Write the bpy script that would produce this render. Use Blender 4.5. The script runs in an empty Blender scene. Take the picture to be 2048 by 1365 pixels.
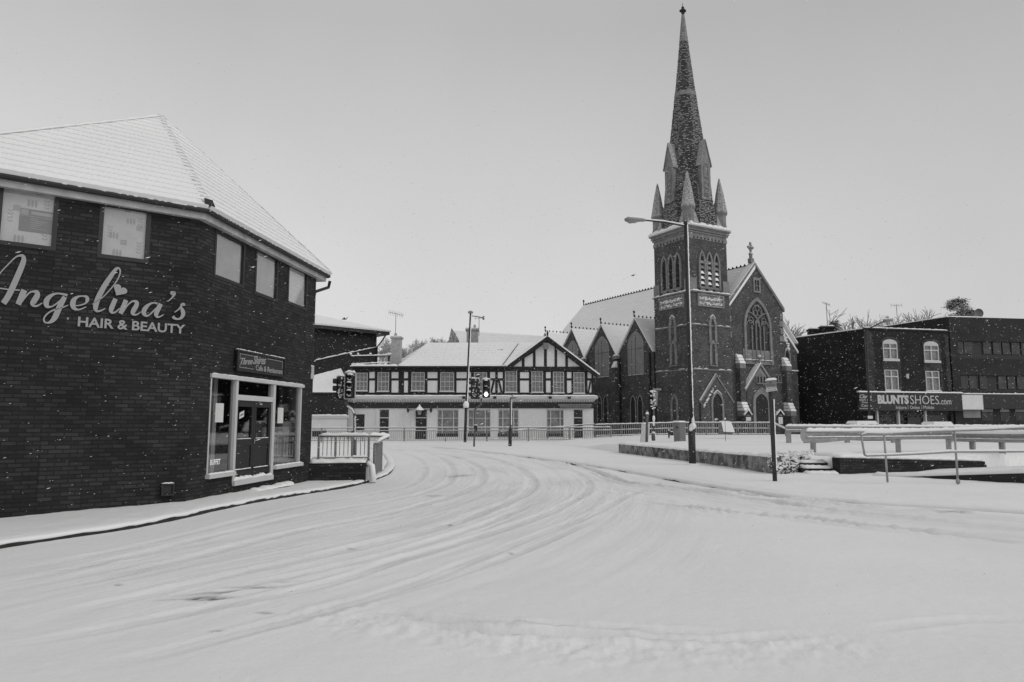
import bpy, bmesh, math, random
import numpy as np
from mathutils import Vector
random.seed(11)
sc = bpy.context.scene
# ---------------------------------------------------------------- camera, world, sun
FPX, HZ, CAMH = 1420.0, 845.0, 1.6
PIT = math.atan((HZ - 682.5) / FPX)
cd = bpy.data.cameras.new('camera'); cam = bpy.data.objects.new('camera', cd); sc.collection.objects.link(cam)
cam.location = (0, 0, CAMH); cam.rotation_euler = (math.pi / 2 + PIT, 0, 0)
cd.lens = 36 * FPX / 2048; cd.sensor_width = 36; cd.clip_start = 0.1; cd.clip_end = 3000
sc.camera = cam
w = bpy.data.worlds.new('World'); sc.world = w; w.use_nodes = True
nt = w.node_tree; nt.nodes.clear()
N = nt.nodes.new; L = nt.links.new
out = N('ShaderNodeOutputWorld'); bg = N('ShaderNodeBackground'); bg.inputs[1].default_value = 0.1
sky = N('ShaderNodeTexSky'); sky.sky_type = 'NISHITA'; sky.sun_disc = False
sky.sun_elevation = math.radians(40); sky.sun_rotation = math.radians(118); sky.air_density = 1.5; sky.dust_density = 5
bw = N('ShaderNodeRGBToBW'); L(sky.outputs[0], bw.inputs[0])
tc = N('ShaderNodeTexCoord'); sx = N('ShaderNodeSeparateXYZ'); L(tc.outputs['Generated'], sx.inputs[0])
ramp = N('ShaderNodeValToRGB'); L(sx.outputs[2], ramp.inputs[0])
r = ramp.color_ramp
r.elements[0].position = 0.0; r.elements[0].color = (0.69, 0.685, 0.69, 1)
r.elements[1].position = 1.0; r.elements[1].color = (0.37, 0.37, 0.375, 1)
e = r.elements.new(0.25); e.color = (0.60, 0.595, 0.60, 1)
e = r.elements.new(0.5); e.color = (0.445, 0.44, 0.445, 1)
nz = N('ShaderNodeTexNoise'); nz.inputs['Scale'].default_value = 1.6; nz.inputs['Detail'].default_value = 4
L(tc.outputs['Generated'], nz.inputs['Vector'])
mr = N('ShaderNodeMapRange'); mr.inputs[1].default_value = .3; mr.inputs[2].default_value = .7
mr.inputs[3].default_value = 9.0; mr.inputs[4].default_value = 10.4; L(nz.outputs[0], mr.inputs[0])
vm = N('ShaderNodeVectorMath'); vm.operation = 'SCALE'; L(ramp.outputs[0], vm.inputs[0])
ma = N('ShaderNodeMath'); ma.operation = 'MULTIPLY_ADD'; ma.inputs[1].default_value = -1.6; L(sx.outputs[0], ma.inputs[0]); L(mr.outputs[0], ma.inputs[2]); L(ma.outputs[0], vm.inputs['Scale'])   # cloud is thinner to the left
mx = N('ShaderNodeMix'); mx.data_type = 'RGBA'; mx.inputs[0].default_value = 0.96     # nearly all cloud, a little clear-sky light behind it
L(bw.outputs[0], mx.inputs[6]); L(vm.outputs[0], mx.inputs[7]); L(mx.outputs[2], bg.inputs[0]); L(bg.outputs[0], out.inputs[0])
sl = bpy.data.lights.new('sun', 'SUN'); so = bpy.data.objects.new('sun', sl); sc.collection.objects.link(so)
sl.energy = 1.0; sl.angle = math.radians(45); sl.color = (1, .985, .97)
so.rotation_euler = (math.radians(50), 0, math.radians(62)); so.location = (0, 0, 60)
sc.view_settings.view_transform = 'Standard'; sc.view_settings.look = 'None'
sc.view_settings.exposure = 0.14; sc.view_settings.gamma = 1.0

# ---------------------------------------------------------------- photogrammetry helpers
CP, SP = math.cos(PIT), math.sin(PIT)
def ray(px, py):
    u = (px - 1024) / FPX; v = (682.5 - py) / FPX
    return Vector((u, CP - v * SP, SP + v * CP))
def gnd(px, py, z=0.0):
    d = ray(px, py); t = (z - CAMH) / d.z
    return Vector((d.x * t, d.y * t, z))
def atY(px, py, Y):
    d = ray(px, py); t = Y / d.y
    return Vector((d.x * t, Y, CAMH + d.z * t))
def proj_px(p):
    x, y, z = p[0], p[1], p[2] - CAMH
    dep = y * CP + z * SP; v = (-y * SP + z * CP) / dep
    return 1024 + FPX * x / dep, 682.5 - FPX * v
class Face:
    def __init__(s, p, d):
        s.p = Vector((p[0], p[1])); s.d = Vector((d[0], d[1])).normalized(); s.n = Vector((s.d.y, -s.d.x))
    def sz(s, px, py, o=0.0):
        r = ray(px, py); q = s.p + s.n * o
        t = q.dot(s.n) / (r.x * s.n.x + r.y * s.n.y)
        h = Vector((r.x * t, r.y * t))
        return (h - s.p).dot(s.d), CAMH + r.z * t
    def pt(s, a, z, o=0.0):
        q = s.p + s.d * a + s.n * o
        return Vector((q.x, q.y, z))
    def off(s, o): return Face(s.p + s.n * o, s.d)

# ---------------------------------------------------------------- numpy noise
_rt = np.random.RandomState(5).rand(256, 256)
def vnoise(x, y):
    x = np.asarray(x, float); y = np.asarray(y, float)
    xi = np.floor(x).astype(int); yi = np.floor(y).astype(int); fx = x - xi; fy = y - yi
    fx = fx * fx * (3 - 2 * fx); fy = fy * fy * (3 - 2 * fy)
    a = _rt[xi & 255, yi & 255]; b = _rt[(xi + 1) & 255, yi & 255]; c = _rt[xi & 255, (yi + 1) & 255]; d = _rt[(xi + 1) & 255, (yi + 1) & 255]
    return (a * (1 - fx) + b * fx) * (1 - fy) + (c * (1 - fx) + d * fx) * fy
def fbm(x, y, o=4):
    s = 0; a = .5
    for i in range(o): s = s + a * vnoise(x * 2 ** i + 17 * i, y * 2 ** i + 31 * i); a *= .5
    return s - .47

# ---------------------------------------------------------------- materials
def newmat(name):
    m = bpy.data.materials.new(name); m.use_nodes = True
    t = m.node_tree; b = t.nodes['Principled BSDF']
    return m, t, b
def g3(c): return (c, c, c, 1)
def mat(name, c, rough=.8, amt=.25, scale=6, bump=.0, metal=0, c2=None, spec=.5, bscale=None, thr=None):
    m, t, b = newmat(name)
    tcn = t.nodes.new('ShaderNodeTexCoord'); n = t.nodes.new('ShaderNodeTexNoise')
    n.inputs['Scale'].default_value = scale; n.inputs['Detail'].default_value = 6; n.inputs['Roughness'].default_value = .65
    t.links.new(tcn.outputs['Object'], n.inputs['Vector'])
    r = t.nodes.new('ShaderNodeValToRGB'); t.links.new(n.outputs[0], r.inputs[0])
    lo, hi = thr or (.3, .7)
    r.color_ramp.elements[0].position = lo; r.color_ramp.elements[1].position = hi
    r.color_ramp.elements[0].color = g3(c2 if c2 is not None else c * (1 - amt)); r.color_ramp.elements[1].color = g3(c * (1 + amt) if c2 is None else c)
    t.links.new(r.outputs[0], b.inputs['Base Color'])
    b.inputs['Roughness'].default_value = rough; b.inputs['Metallic'].default_value = metal
    b.inputs['Specular IOR Level'].default_value = spec
    if bump:
        n2 = t.nodes.new('ShaderNodeTexNoise'); n2.inputs['Scale'].default_value = bscale or scale * 4; n2.inputs['Detail'].default_value = 5
        t.links.new(tcn.outputs['Object'], n2.inputs['Vector'])
        bp = t.nodes.new('ShaderNodeBump'); bp.inputs['Distance'].default_value = bump; bp.inputs['Strength'].default_value = 1
        t.links.new(n2.outputs[0], bp.inputs['Height']); t.links.new(bp.outputs[0], b.inputs['Normal'])
    return m
def brick(name, c1, c2, mort, bw=.225, rh=.075, ms=.010, stain=.35, spec=.3, bump=.006, rough=.85):
    m, t, b = newmat(name)
    uv = t.nodes.new('ShaderNodeUVMap'); br = t.nodes.new('ShaderNodeTexBrick')
    br.inputs['Scale'].default_value = 1; br.inputs['Brick Width'].default_value = bw; br.inputs['Row Height'].default_value = rh
    br.inputs['Mortar Size'].default_value = ms; br.inputs['Mortar Smooth'].default_value = .2; br.inputs['Bias'].default_value = -.2
    br.inputs['Color1'].default_value = g3(c1); br.inputs['Color2'].default_value = g3(c2); br.inputs['Mortar'].default_value = g3(mort)
    # slight wobble so courses are not ruler straight
    nzz = t.nodes.new('ShaderNodeTexNoise'); nzz.inputs['Scale'].default_value = 2.5
    t.links.new(uv.outputs[0], nzz.inputs['Vector'])
    va = t.nodes.new('ShaderNodeVectorMath'); va.operation = 'MULTIPLY_ADD'; va.inputs[1].default_value = (.015, .008, 0)
    t.links.new(nzz.outputs['Color'], va.inputs[0]); t.links.new(uv.outputs[0], va.inputs[2]); t.links.new(va.outputs[0], br.inputs['Vector'])
    n = t.nodes.new('ShaderNodeTexNoise'); n.inputs['Scale'].default_value = .7; n.inputs['Detail'].default_value = 8; n.inputs['Roughness'].default_value = .7
    t.links.new(uv.outputs[0], n.inputs['Vector'])
    mp = t.nodes.new('ShaderNodeMapRange'); mp.inputs[1].default_value = .3; mp.inputs[2].default_value = .7; mp.inputs[3].default_value = 1 - stain; mp.inputs[4].default_value = 1 + stain
    t.links.new(n.outputs[0], mp.inputs[0])
    mu = t.nodes.new('ShaderNodeVectorMath'); mu.operation = 'SCALE'; t.links.new(br.outputs[0], mu.inputs[0]); t.links.new(mp.outputs[0], mu.inputs['Scale'])
    t.links.new(mu.outputs[0], b.inputs['Base Color']); b.inputs['Roughness'].default_value = rough; b.inputs['Specular IOR Level'].default_value = spec
    bp = t.nodes.new('ShaderNodeBump'); bp.inputs['Distance'].default_value = bump; bp.invert = True
    t.links.new(br.outputs[1], bp.inputs['Height']); t.links.new(bp.outputs[0], b.inputs['Normal'])
    return m
def glassmat(name, tint=.02, refl=.25):
    m, t, b = newmat(name); t.nodes.remove(b)
    o = t.nodes['Material Output']; tr = t.nodes.new('ShaderNodeBsdfTransparent'); tr.inputs[0].default_value = g3(.85)
    gl = t.nodes.new('ShaderNodeBsdfGlossy'); gl.inputs['Roughness'].default_value = .03; gl.inputs['Color'].default_value = g3(.9)
    fr = t.nodes.new('ShaderNodeFresnel'); fr.inputs[0].default_value = 1.5
    mu = t.nodes.new('ShaderNodeMath'); mu.operation = 'MULTIPLY_ADD'; mu.inputs[1].default_value = 1.4; mu.inputs[2].default_value = tint; mu.use_clamp = True
    t.links.new(fr.outputs[0], mu.inputs[0]); ge = t.nodes.new('ShaderNodeNewGeometry'); iv = t.nodes.new('ShaderNodeMath'); iv.operation = 'SUBTRACT'; iv.inputs[0].default_value = 1; t.links.new(ge.outputs['Backfacing'], iv.inputs[1]); m9 = t.nodes.new('ShaderNodeMath'); m9.operation = 'MULTIPLY'; t.links.new(mu.outputs[0], m9.inputs[0]); t.links.new(iv.outputs[0], m9.inputs[1]); mu = m9; mxx = t.nodes.new('ShaderNodeMixShader'); t.links.new(mu.outputs[0], mxx.inputs[0])
    t.links.new(tr.outputs[0], mxx.inputs[1]); t.links.new(gl.outputs[0], mxx.inputs[2]); t.links.new(mxx.outputs[0], o.inputs[0])
    return m
def snowmat(name, c=.8, wear_shade=False):
    m, t, b = newmat(name)
    tcn = t.nodes.new('ShaderNodeTexCoord')
    n = t.nodes.new('ShaderNodeTexNoise'); n.inputs['Scale'].default_value = 9; n.inputs['Detail'].default_value = 9; n.inputs['Roughness'].default_value = .72
    n3 = t.nodes.new('ShaderNodeTexNoise'); n3.inputs['Scale'].default_value = .35; n3.inputs['Detail'].default_value = 3
    t.links.new(tcn.outputs['Object'], n.inputs['Vector']); t.links.new(tcn.outputs['Object'], n3.inputs['Vector'])
    r = t.nodes.new('ShaderNodeMapRange'); r.inputs[1].default_value = .3; r.inputs[2].default_value = .7; r.inputs[3].default_value = c * .94; r.inputs[4].default_value = c
    t.links.new(n3.outputs[0], r.inputs[0])
    cc = t.nodes.new('ShaderNodeCombineColor')
    for i in range(3): t.links.new(r.outputs[0], cc.inputs[i])
    src = cc.outputs[0]
    if wear_shade:
        at = t.nodes.new('ShaderNodeAttribute'); at.attribute_name = 'wear_shade'
        mm = t.nodes.new('ShaderNodeMix'); mm.data_type = 'RGBA'; mm.inputs[7].default_value = g3(.07)
        t.links.new(at.outputs['Fac'], mm.inputs[0]); t.links.new(src, mm.inputs[6]); src = mm.outputs[2]
        a1 = t.nodes.new('ShaderNodeAttribute'); a1.attribute_name = 'lane'; sp = t.nodes.new('ShaderNodeSeparateXYZ'); t.links.new(a1.outputs['Vector'], sp.inputs[0])
        vv = t.nodes.new('ShaderNodeVectorMath'); vv.operation = 'MULTIPLY'; vv.inputs[1].default_value = (11, .9, 0); t.links.new(a1.outputs['Vector'], vv.inputs[0])
        ns = t.nodes.new('ShaderNodeTexNoise'); ns.inputs['Scale'].default_value = 1; ns.inputs['Detail'].default_value = 6; ns.inputs['Roughness'].default_value = .62; t.links.new(vv.outputs[0], ns.inputs['Vector'])
        rg_ = t.nodes.new('ShaderNodeMapRange'); rg_.inputs[1].default_value = .48; rg_.inputs[2].default_value = .75; rg_.inputs[3].default_value = 0; rg_.inputs[4].default_value = .24; t.links.new(ns.outputs[0], rg_.inputs[0])
        m1 = t.nodes.new('ShaderNodeMath'); m1.operation = 'MULTIPLY'; t.links.new(rg_.outputs[0], m1.inputs[0]); t.links.new(sp.outputs[2], m1.inputs[1])
        m3 = t.nodes.new('ShaderNodeMix'); m3.data_type = 'RGBA'; m3.inputs[7].default_value = g3(.42); t.links.new(m1.outputs[0], m3.inputs[0]); t.links.new(src, m3.inputs[6]); src = m3.outputs[2]
        m2 = t.nodes.new('ShaderNodeMath'); m2.operation = 'MULTIPLY'; t.links.new(ns.outputs[0], m2.inputs[0]); t.links.new(sp.outputs[2], m2.inputs[1]); lane_h = m2.outputs[0]
    t.links.new(src, b.inputs['Base Color']); b.inputs['Roughness'].default_value = .7; b.inputs['Specular IOR Level'].default_value = .25
    bp = t.nodes.new('ShaderNodeBump'); bp.inputs['Distance'].default_value = .02; bp.inputs['Strength'].default_value = .6
    t.links.new(n.outputs[0], bp.inputs['Height']); t.links.new(bp.outputs[0], b.inputs['Normal'])
    if wear_shade:
        b2 = t.nodes.new('ShaderNodeBump'); b2.inputs['Distance'].default_value = .04; b2.inputs['Strength'].default_value = .9; t.links.new(lane_h, b2.inputs['Height']); t.links.new(bp.outputs[0], b2.inputs['Normal']); t.links.new(b2.outputs[0], b.inputs['Normal'])
    return m
def flakemat():
    m, t, b = newmat('flake'); t.nodes.remove(b); o = t.nodes['Material Output']; d = t.nodes.new('ShaderNodeBsdfDiffuse'); d.inputs[0].default_value = g3(.97)
    tr = t.nodes.new('ShaderNodeBsdfTranslucent'); tr.inputs[0].default_value = g3(.97); x = t.nodes.new('ShaderNodeMixShader'); t.links.new(d.outputs[0], x.inputs[1]); t.links.new(tr.outputs[0], x.inputs[2]); t.links.new(x.outputs[0], o.inputs[0]); return m
def emit(name, c, s):
    m, t, b = newmat(name); b.inputs['Emission Color'].default_value = g3(c); b.inputs['Emission Strength'].default_value = s; b.inputs['Base Color'].default_value = g3(.6)
    return m
M = dict(
    snow=snowmat('snow', .84), road=snowmat('road_snow', .84, True),
    brick_near=brick('dark_brick', .016, .043, .012, stain=.5, bump=.006, spec=.3),
    brick_pub=mat('black_timber', .013, .8, .4, 3), white=mat('white_paint', .50, .6, .06, 2), panel=mat('white_panel', .66, .7, .06, 1.5),
    render=mat('white_render', .62, .8, .08, .8, .004), cornice=mat('cream_cornice', .54, .7, .06, 1),
    fascia=mat('fascia_white', .36, .6, .25, 3), black=mat('black_paint', .012, .5, .3, 4), gutter=mat('gutter', .015, .6, .4, 9),
    frame=mat('dark_frame', .012, .5, .3, 6), blind=mat('window_blind', .8, .8, .12, 2), blind2=mat('window_blind_grey', .5, .8, .15, 2),
    blind3=mat('patterned_mark', .52, .8, .1, 4), letter=mat('sign_letter', .30, .5, .05, 4), lettw=mat('sign_letter_white', .48, .5, .05, 4),
    board=mat('sign_board', .022, .7, .2, 3), glass=glassmat('shop_glass', .09), pane=mat('window_pane', .03, .12, .3, .8, spec=.6),
    dusted=mat('dusted_snow', .46, .9, .2, 5), hill=mat('hillside', .42, .9, .3, .5, c2=.2), flake=flakemat(),
    panel_glass2=mat('office_pane', .05, .2, .5, 2, spec=.4),
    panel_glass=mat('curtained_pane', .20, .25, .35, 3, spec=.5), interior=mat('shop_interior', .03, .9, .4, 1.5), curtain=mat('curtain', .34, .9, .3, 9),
    paper=mat('paper', .6, .8, .03, 3), cbrick=brick('church_brick', .062, .118, .085, rh=.085, bw=.26, ms=.009, stain=.4, bump=.01),
    stone=mat('church_stone', .25, .9, .3, 1.6, .01, c2=.14), louvre=mat('louvre', .02, .9, .3, 3), cpane=mat('church_pane', .022, .35, .5, 2.5),
    blindarch=mat('boarded_window', .27, .9, .25, 1.2, c2=.18), spire=brick('spire_tiles', .05, .11, .04, bw=.3, rh=.2, ms=.02, stain=.4, bump=.03),
    pinn=mat('weathered_snowy_stone', .48, .9, .3, 9, .03, c2=.17, thr=(.44, .56)),
    bbrick=brick('black_brick', .015, .028, .012, stain=.5), bbrick2=brick('light_brick', .04, .085, .02, stain=.5), obrick=brick('office_brick', .026, .042, .024),
    rbrick=brick('rear_brick', .028, .04, .02, stain=.3), wallstone=mat('mossy_stone', .26, .95, .3, 2.6, .03, c2=.035, thr=(.36, .60)),
    galv=mat('galvanised', .30, .45, .2, 5, .002, metal=.35), rail=mat('grey_rail', .16, .6, .25, 8), pole=mat('dark_pole', .018, .6, .4, 8),
    pole2=mat('grey_pole', .09, .6, .3, 6), lampg=mat('lamp_grey', .22, .5, .2, 6), lampglass=mat('lamp_glass', .25, .2, .1, 3),
    kerb=mat('kerb_stone', .028, .95, .4, 7, .01), leaf=mat('dark_leaf', .03, .8, .4, 8), bark=mat('bark', .06, .9, .3, 6), bark2=mat('frosted_bark', .40, .9, .3, 6),
    lens=mat('dark_lens', .02, .2, .2, 6), lit=emit('lit_lens', .95, 3.2), cab=mat('cabinet_grey', .16, .7, .15, 4), post=mat('white_post', .5, .6, .1, 4),
    car=mat('car_paint', .08, .25, .05, 3), tyre=mat('tyre', .015, .9, .2, 9), plate=mat('grey_plate', .17, .6, .05, 4), wood=mat('post_wood', .045, .9, .35, 8),
    chim=mat('pale_chimney', .36, .9, .2, 3, .01), bird=mat('bird_feather', .03, .9, .2, 9), awn=mat('awning_cloth', .16, .9, .2, 4),
)

# ---------------------------------------------------------------- mesh builder
def wl(o):
    v = Vector((0, 0, 0))
    while o is not None: v = v + o.location; o = o.parent
    return v
def thing(name, label, cat, loc=(0, 0, 0), group=None):
    o = bpy.data.objects.new(name, None); sc.collection.objects.link(o); o.location = loc; o.empty_display_size = .3
    o['label'] = label; o['category'] = cat
    if group: o['group'] = group
    return o
def tag(o, label=None, cat=None, group=None, kind=None):
    for k, v in (('label', label), ('category', cat), ('group', group), ('kind', kind)):
        if v: o[k] = v
    return o
class MB:
    def __init__(s): s.v = []; s.f = []
    def add(s, vs, fs):
        b = len(s.v); s.v += [tuple(q) for q in vs]; s.f += [tuple(b + i for i in f) for f in fs]; return s
    def poly(s, *p): return s.add(p, [tuple(range(len(p)))])
    def hexa(s, b, t):   # bottom 4, top 4
        return s.add(list(b) + list(t), [(0, 3, 2, 1), (4, 5, 6, 7), (0, 1, 5, 4), (1, 2, 6, 5), (2, 3, 7, 6), (3, 0, 4, 7)])
    def box(s, x0, x1, y0, y1, z0, z1):
        return s.hexa([(x0, y0, z0), (x1, y0, z0), (x1, y1, z0), (x0, y1, z0)], [(x0, y0, z1), (x1, y0, z1), (x1, y1, z1), (x0, y1, z1)])
    def fbox(s, F, a0, a1, z0, z1, o0, o1):
        c = [F.pt(a0, z0, o1), F.pt(a1, z0, o1), F.pt(a1, z0, o0), F.pt(a0, z0, o0)]
        d = [F.pt(a0, z1, o1), F.pt(a1, z1, o1), F.pt(a1, z1, o0), F.pt(a0, z1, o0)]
        return s.hexa(c, d)
    def prism(s, F, poly, o0, o1):
        n = len(poly); vs = [F.pt(a, z, o1) for a, z in poly] + [F.pt(a, z, o0) for a, z in poly]
        fs = [tuple(range(n)), tuple(range(2 * n - 1, n - 1, -1))] + [(i, i + n, (i + 1) % n + n, (i + 1) % n) for i in range(n)]
        return s.add(vs, fs)
    def band(s, F, A, B, o0, o1, closed=False):
        n = len(A); vs = [F.pt(a, z, o1) for a, z in A] + [F.pt(a, z, o1) for a, z in B] + [F.pt(a, z, o0) for a, z in A] + [F.pt(a, z, o0) for a, z in B]
        fs = []
        for i in range(n if closed else n - 1):
            j = (i + 1) % n
            fs += [(i, j, n + j, n + i), (i, 2 * n + i, 2 * n + j, j), (n + i, n + j, 3 * n + j, 3 * n + i)]
        return s.add(vs, fs)
    def extr(s, poly, vec):    # poly of 3d points extruded by vec
        n = len(poly); vec = Vector(vec); vs = [Vector(q) for q in poly] + [Vector(q) + vec for q in poly]
        return s.add(vs, [tuple(range(n - 1, -1, -1)), tuple(range(n, 2 * n))] + [(i, (i + 1) % n, (i + 1) % n + n, i + n) for i in range(n)])
    def tube(s, pts, r, n=8, cap=True):
        pts = [Vector(q) for q in pts]; k = len(pts); rr = r if isinstance(r, (list, tuple)) else [r] * k
        vs = []; up = None
        for i, p in enumerate(pts):
            t = (pts[min(i + 1, k - 1)] - pts[max(i - 1, 0)]).normalized()
            if up is None:
                up = Vector((0, 0, 1)) if abs(t.z) < .9 else Vector((1, 0, 0))
            a = t.cross(up)
            if a.length < 1e-4: a = t.cross(Vector((0, 1, 0)))
            a.normalize(); b = a.cross(t).normalized(); up = b
            for j in range(n):
                q = 2 * math.pi * j / n; vs.append(p + (a * math.cos(q) + b * math.sin(q)) * rr[i])
        fs = [(i * n + j, i * n + (j + 1) % n, (i + 1) * n + (j + 1) % n, (i + 1) * n + j) for i in range(k - 1) for j in range(n)]
        if cap: fs += [tuple(range(n - 1, -1, -1)), tuple(range((k - 1) * n, k * n))]
        return s.add(vs, fs)
    def lathe(s, c, prof, n=12, rot=0.0, cap=True):
        vs = [(c[0] + r * math.cos(rot + 2 * math.pi * j / n), c[1] + r * math.sin(rot + 2 * math.pi * j / n), c[2] + z) for r, z in prof for j in range(n)]
        fs = [(i * n + j, i * n + (j + 1) % n, (i + 1) * n + (j + 1) % n, (i + 1) * n + j) for i in range(len(prof) - 1) for j in range(n)]
        if cap: fs += [tuple(range(n - 1, -1, -1)), tuple(range((len(prof) - 1) * n, len(prof) * n))]
        return s.add(vs, fs)
    def snow(s, pts, w, h, step=.12, jit=.25, n=6, side=None):   # lumpy rounded cap along a path; w full width
        P = [Vector(q) for q in pts]; path = []
        for a, b in zip(P, P[1:]):
            m = max(1, min(400, int((b - a).length / step)))
            path += [a.lerp(b, i / m) for i in range(m)]
        path.append(P[-1]); k = len(path); vs = []
        for i, p in enumerate(path):
            t = path[min(i + 1, k - 1)] - path[max(i - 1, 0)]; t.z = 0
            if t.length < 1e-6: t = Vector((1, 0, 0))
            t.normalize(); a = Vector((t.y, -t.x, 0))
            e = .35 if i in (0, k - 1) else 1
            hh = h * e * (1 + jit * random.uniform(-1, 1)); ww = w / 2 * (1 + .4 * jit * random.uniform(-1, 1)) * (.8 if e < 1 else 1)
            for j in range(n + 1):
                q = math.pi * j / n
                vs.append(p + a * (-math.cos(q) * ww) + Vector((0, 0, math.sin(q) ** .8 * hh - .003)))
        m = n + 1
        fs = [(i * m + j, i * m + j + 1, (i + 1) * m + j + 1, (i + 1) * m + j) for i in range(k - 1) for j in range(n)]
        fs += [((i + 1) * m, (i + 1) * m + n, i * m + n, i * m) for i in range(k - 1)]
        fs += [tuple(range(n, -1, -1)), tuple((k - 1) * m + j for j in range(m))]
        return s.add(vs, fs)
    def blob(s, c, rx, ry, rz):
        vs = [];
        for i in range(1, 4):
            a = math.pi * i / 4
            for j in range(6):
                b = 2 * math.pi * j / 6 + i * .5; q = random.uniform(.8, 1.2)
                vs.append((c[0] + rx * q * math.sin(a) * math.cos(b), c[1] + ry * q * math.sin(a) * math.sin(b), c[2] + rz * q * math.cos(a)))
        vs += [(c[0], c[1], c[2] + rz), (c[0], c[1], c[2] - rz)]
        fs = [(i * 6 + j, i * 6 + (j + 1) % 6, (i + 1) * 6 + (j + 1) % 6, (i + 1) * 6 + j) for i in range(2) for j in range(6)]
        fs += [(18, j, (j + 1) % 6) for j in range(6)] + [(19, 12 + (j + 1) % 6, 12 + j) for j in range(6)]
        return s.add(vs, fs)
    def wall(s, F, a0, a1, z0, z1, holes, thick=.25, o=0.0, cell=None):
        A = sorted({a0, a1, *[min(max(h[i], a0), a1) for h in holes for i in (0, 1)]}); Z = sorted({z0, z1, *[min(max(h[i], z0), z1) for h in holes for i in (2, 3)]})
        for i in range(len(A) - 1):
            for j in range(len(Z) - 1):
                ca, cz = (A[i] + A[i + 1]) / 2, (Z[j] + Z[j + 1]) / 2
                if any(h[0] < ca < h[1] and h[2] < cz < h[3] for h in holes): continue
                s.poly(F.pt(A[i], Z[j], o), F.pt(A[i + 1], Z[j], o), F.pt(A[i + 1], Z[j + 1], o), F.pt(A[i], Z[j + 1], o))
        for h in list(holes) + [(a0, a1, z0, z1)]:
            c = [(h[0], h[2]), (h[1], h[2]), (h[1], h[3]), (h[0], h[3])]
            for i in range(4):
                p, q = c[i], c[(i + 1) % 4]
                s.poly(F.pt(*p, o), F.pt(*q, o), F.pt(*q, o - thick), F.pt(*p, o - thick))
        return s
    def build(s, name, m, parent=None, smooth=False, recalc=True):
        me = bpy.data.meshes.new(name); o = bpy.data.objects.new(name, me); sc.collection.objects.link(o)
        w0 = Vector((0, 0, 0))
        if parent is not None: o.parent = parent; w0 = wl(parent)
        vs = [(q[0] - w0.x, q[1] - w0.y, q[2] - w0.z) for q in s.v]
        me.from_pydata(vs, [], s.f)
        if recalc:
            bm = bmesh.new(); bm.from_mesh(me); bmesh.ops.recalc_face_normals(bm, faces=bm.faces); bm.to_mesh(me); bm.free()
        uvl = me.uv_layers.new(name='UVMap').data
        V = me.vertices
        for p in me.polygons:
            n = p.normal
            if abs(n.z) > .95: t = Vector((1, 0, 0)); b = Vector((0, 1, 0))
            else:
                t = Vector((-n.y, n.x, 0)).normalized(); b = n.cross(t)
                if b.z < 0: b = -b
            for li in p.loop_indices:
                c = V[me.loops[li].vertex_index].co + w0; uvl[li].uv = (c.dot(t), c.dot(b) if abs(n.z) > .3 else c.z)
            p.use_smooth = smooth
        me.materials.append(M[m] if isinstance(m, str) else m)
        return o
def text(body, F, a0, a1, z0, z1, o, depth=.02, m='letter', parent=None, name='lettering', shear=0, bold=0, vm=True, rise=0.0):
    cu = bpy.data.curves.new('t', 'FONT'); cu.body = body; cu.extrude = .5; cu.offset = bold; cu.shear = shear; cu.resolution_u = 3
    ob = bpy.data.objects.new('t', cu); sc.collection.objects.link(ob)
    bpy.context.view_layer.update()
    me = bpy.data.meshes.new_from_object(ob.evaluated_get(bpy.context.evaluated_depsgraph_get()))
    vs = [v.co.copy() for v in me.vertices]; fs = [tuple(p.vertices) for p in me.polygons]
    bpy.data.objects.remove(ob); bpy.data.meshes.remove(me)
    x0 = min(v.x for v in vs); x1 = max(v.x for v in vs); y0 = min(v.y for v in vs); y1 = max(v.y for v in vs)
    b = MB(); b.add([F.pt(a0 + (v.x - x0) / (x1 - x0) * (a1 - a0), z0 + (v.y - y0) / (y1 - y0) * (z1 - z0) + rise * (v.x - x0) / (x1 - x0), o + (v.z + .5) * depth) for v in vs], fs)
    return b.build(name, m, parent, recalc=False)
def arch(c, hw, z0, zs, za, n=7, A=62):
    A = math.radians(A); L_ = [(c - hw, z0)]
    for i in range(n + 1):
        a = A * i / n; L_.append((c - hw * (math.cos(a) - math.cos(A)) / (1 - math.cos(A)), zs + (za - zs) * math.sin(a) / math.sin(A)))
    R_ = [(2 * c - x, z) for x, z in reversed(L_[:-1])]
    return L_ + R_
def catmull(p, k=8):
    r = []
    for i in range(len(p) - 1):
        a, b, c, d = p[max(i - 1, 0)], p[i], p[i + 1], p[min(i + 2, len(p) - 1)]
        for j in range(k):
            t = j / k
            r.append(tuple(.5 * (2 * b[q] + (c[q] - a[q]) * t + (2 * a[q] - 5 * b[q] + 4 * c[q] - d[q]) * t * t + (3 * b[q] - a[q] - 3 * c[q] + d[q]) * t ** 3) for q in range(len(b))))
    r.append(tuple(p[-1])); return r
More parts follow.
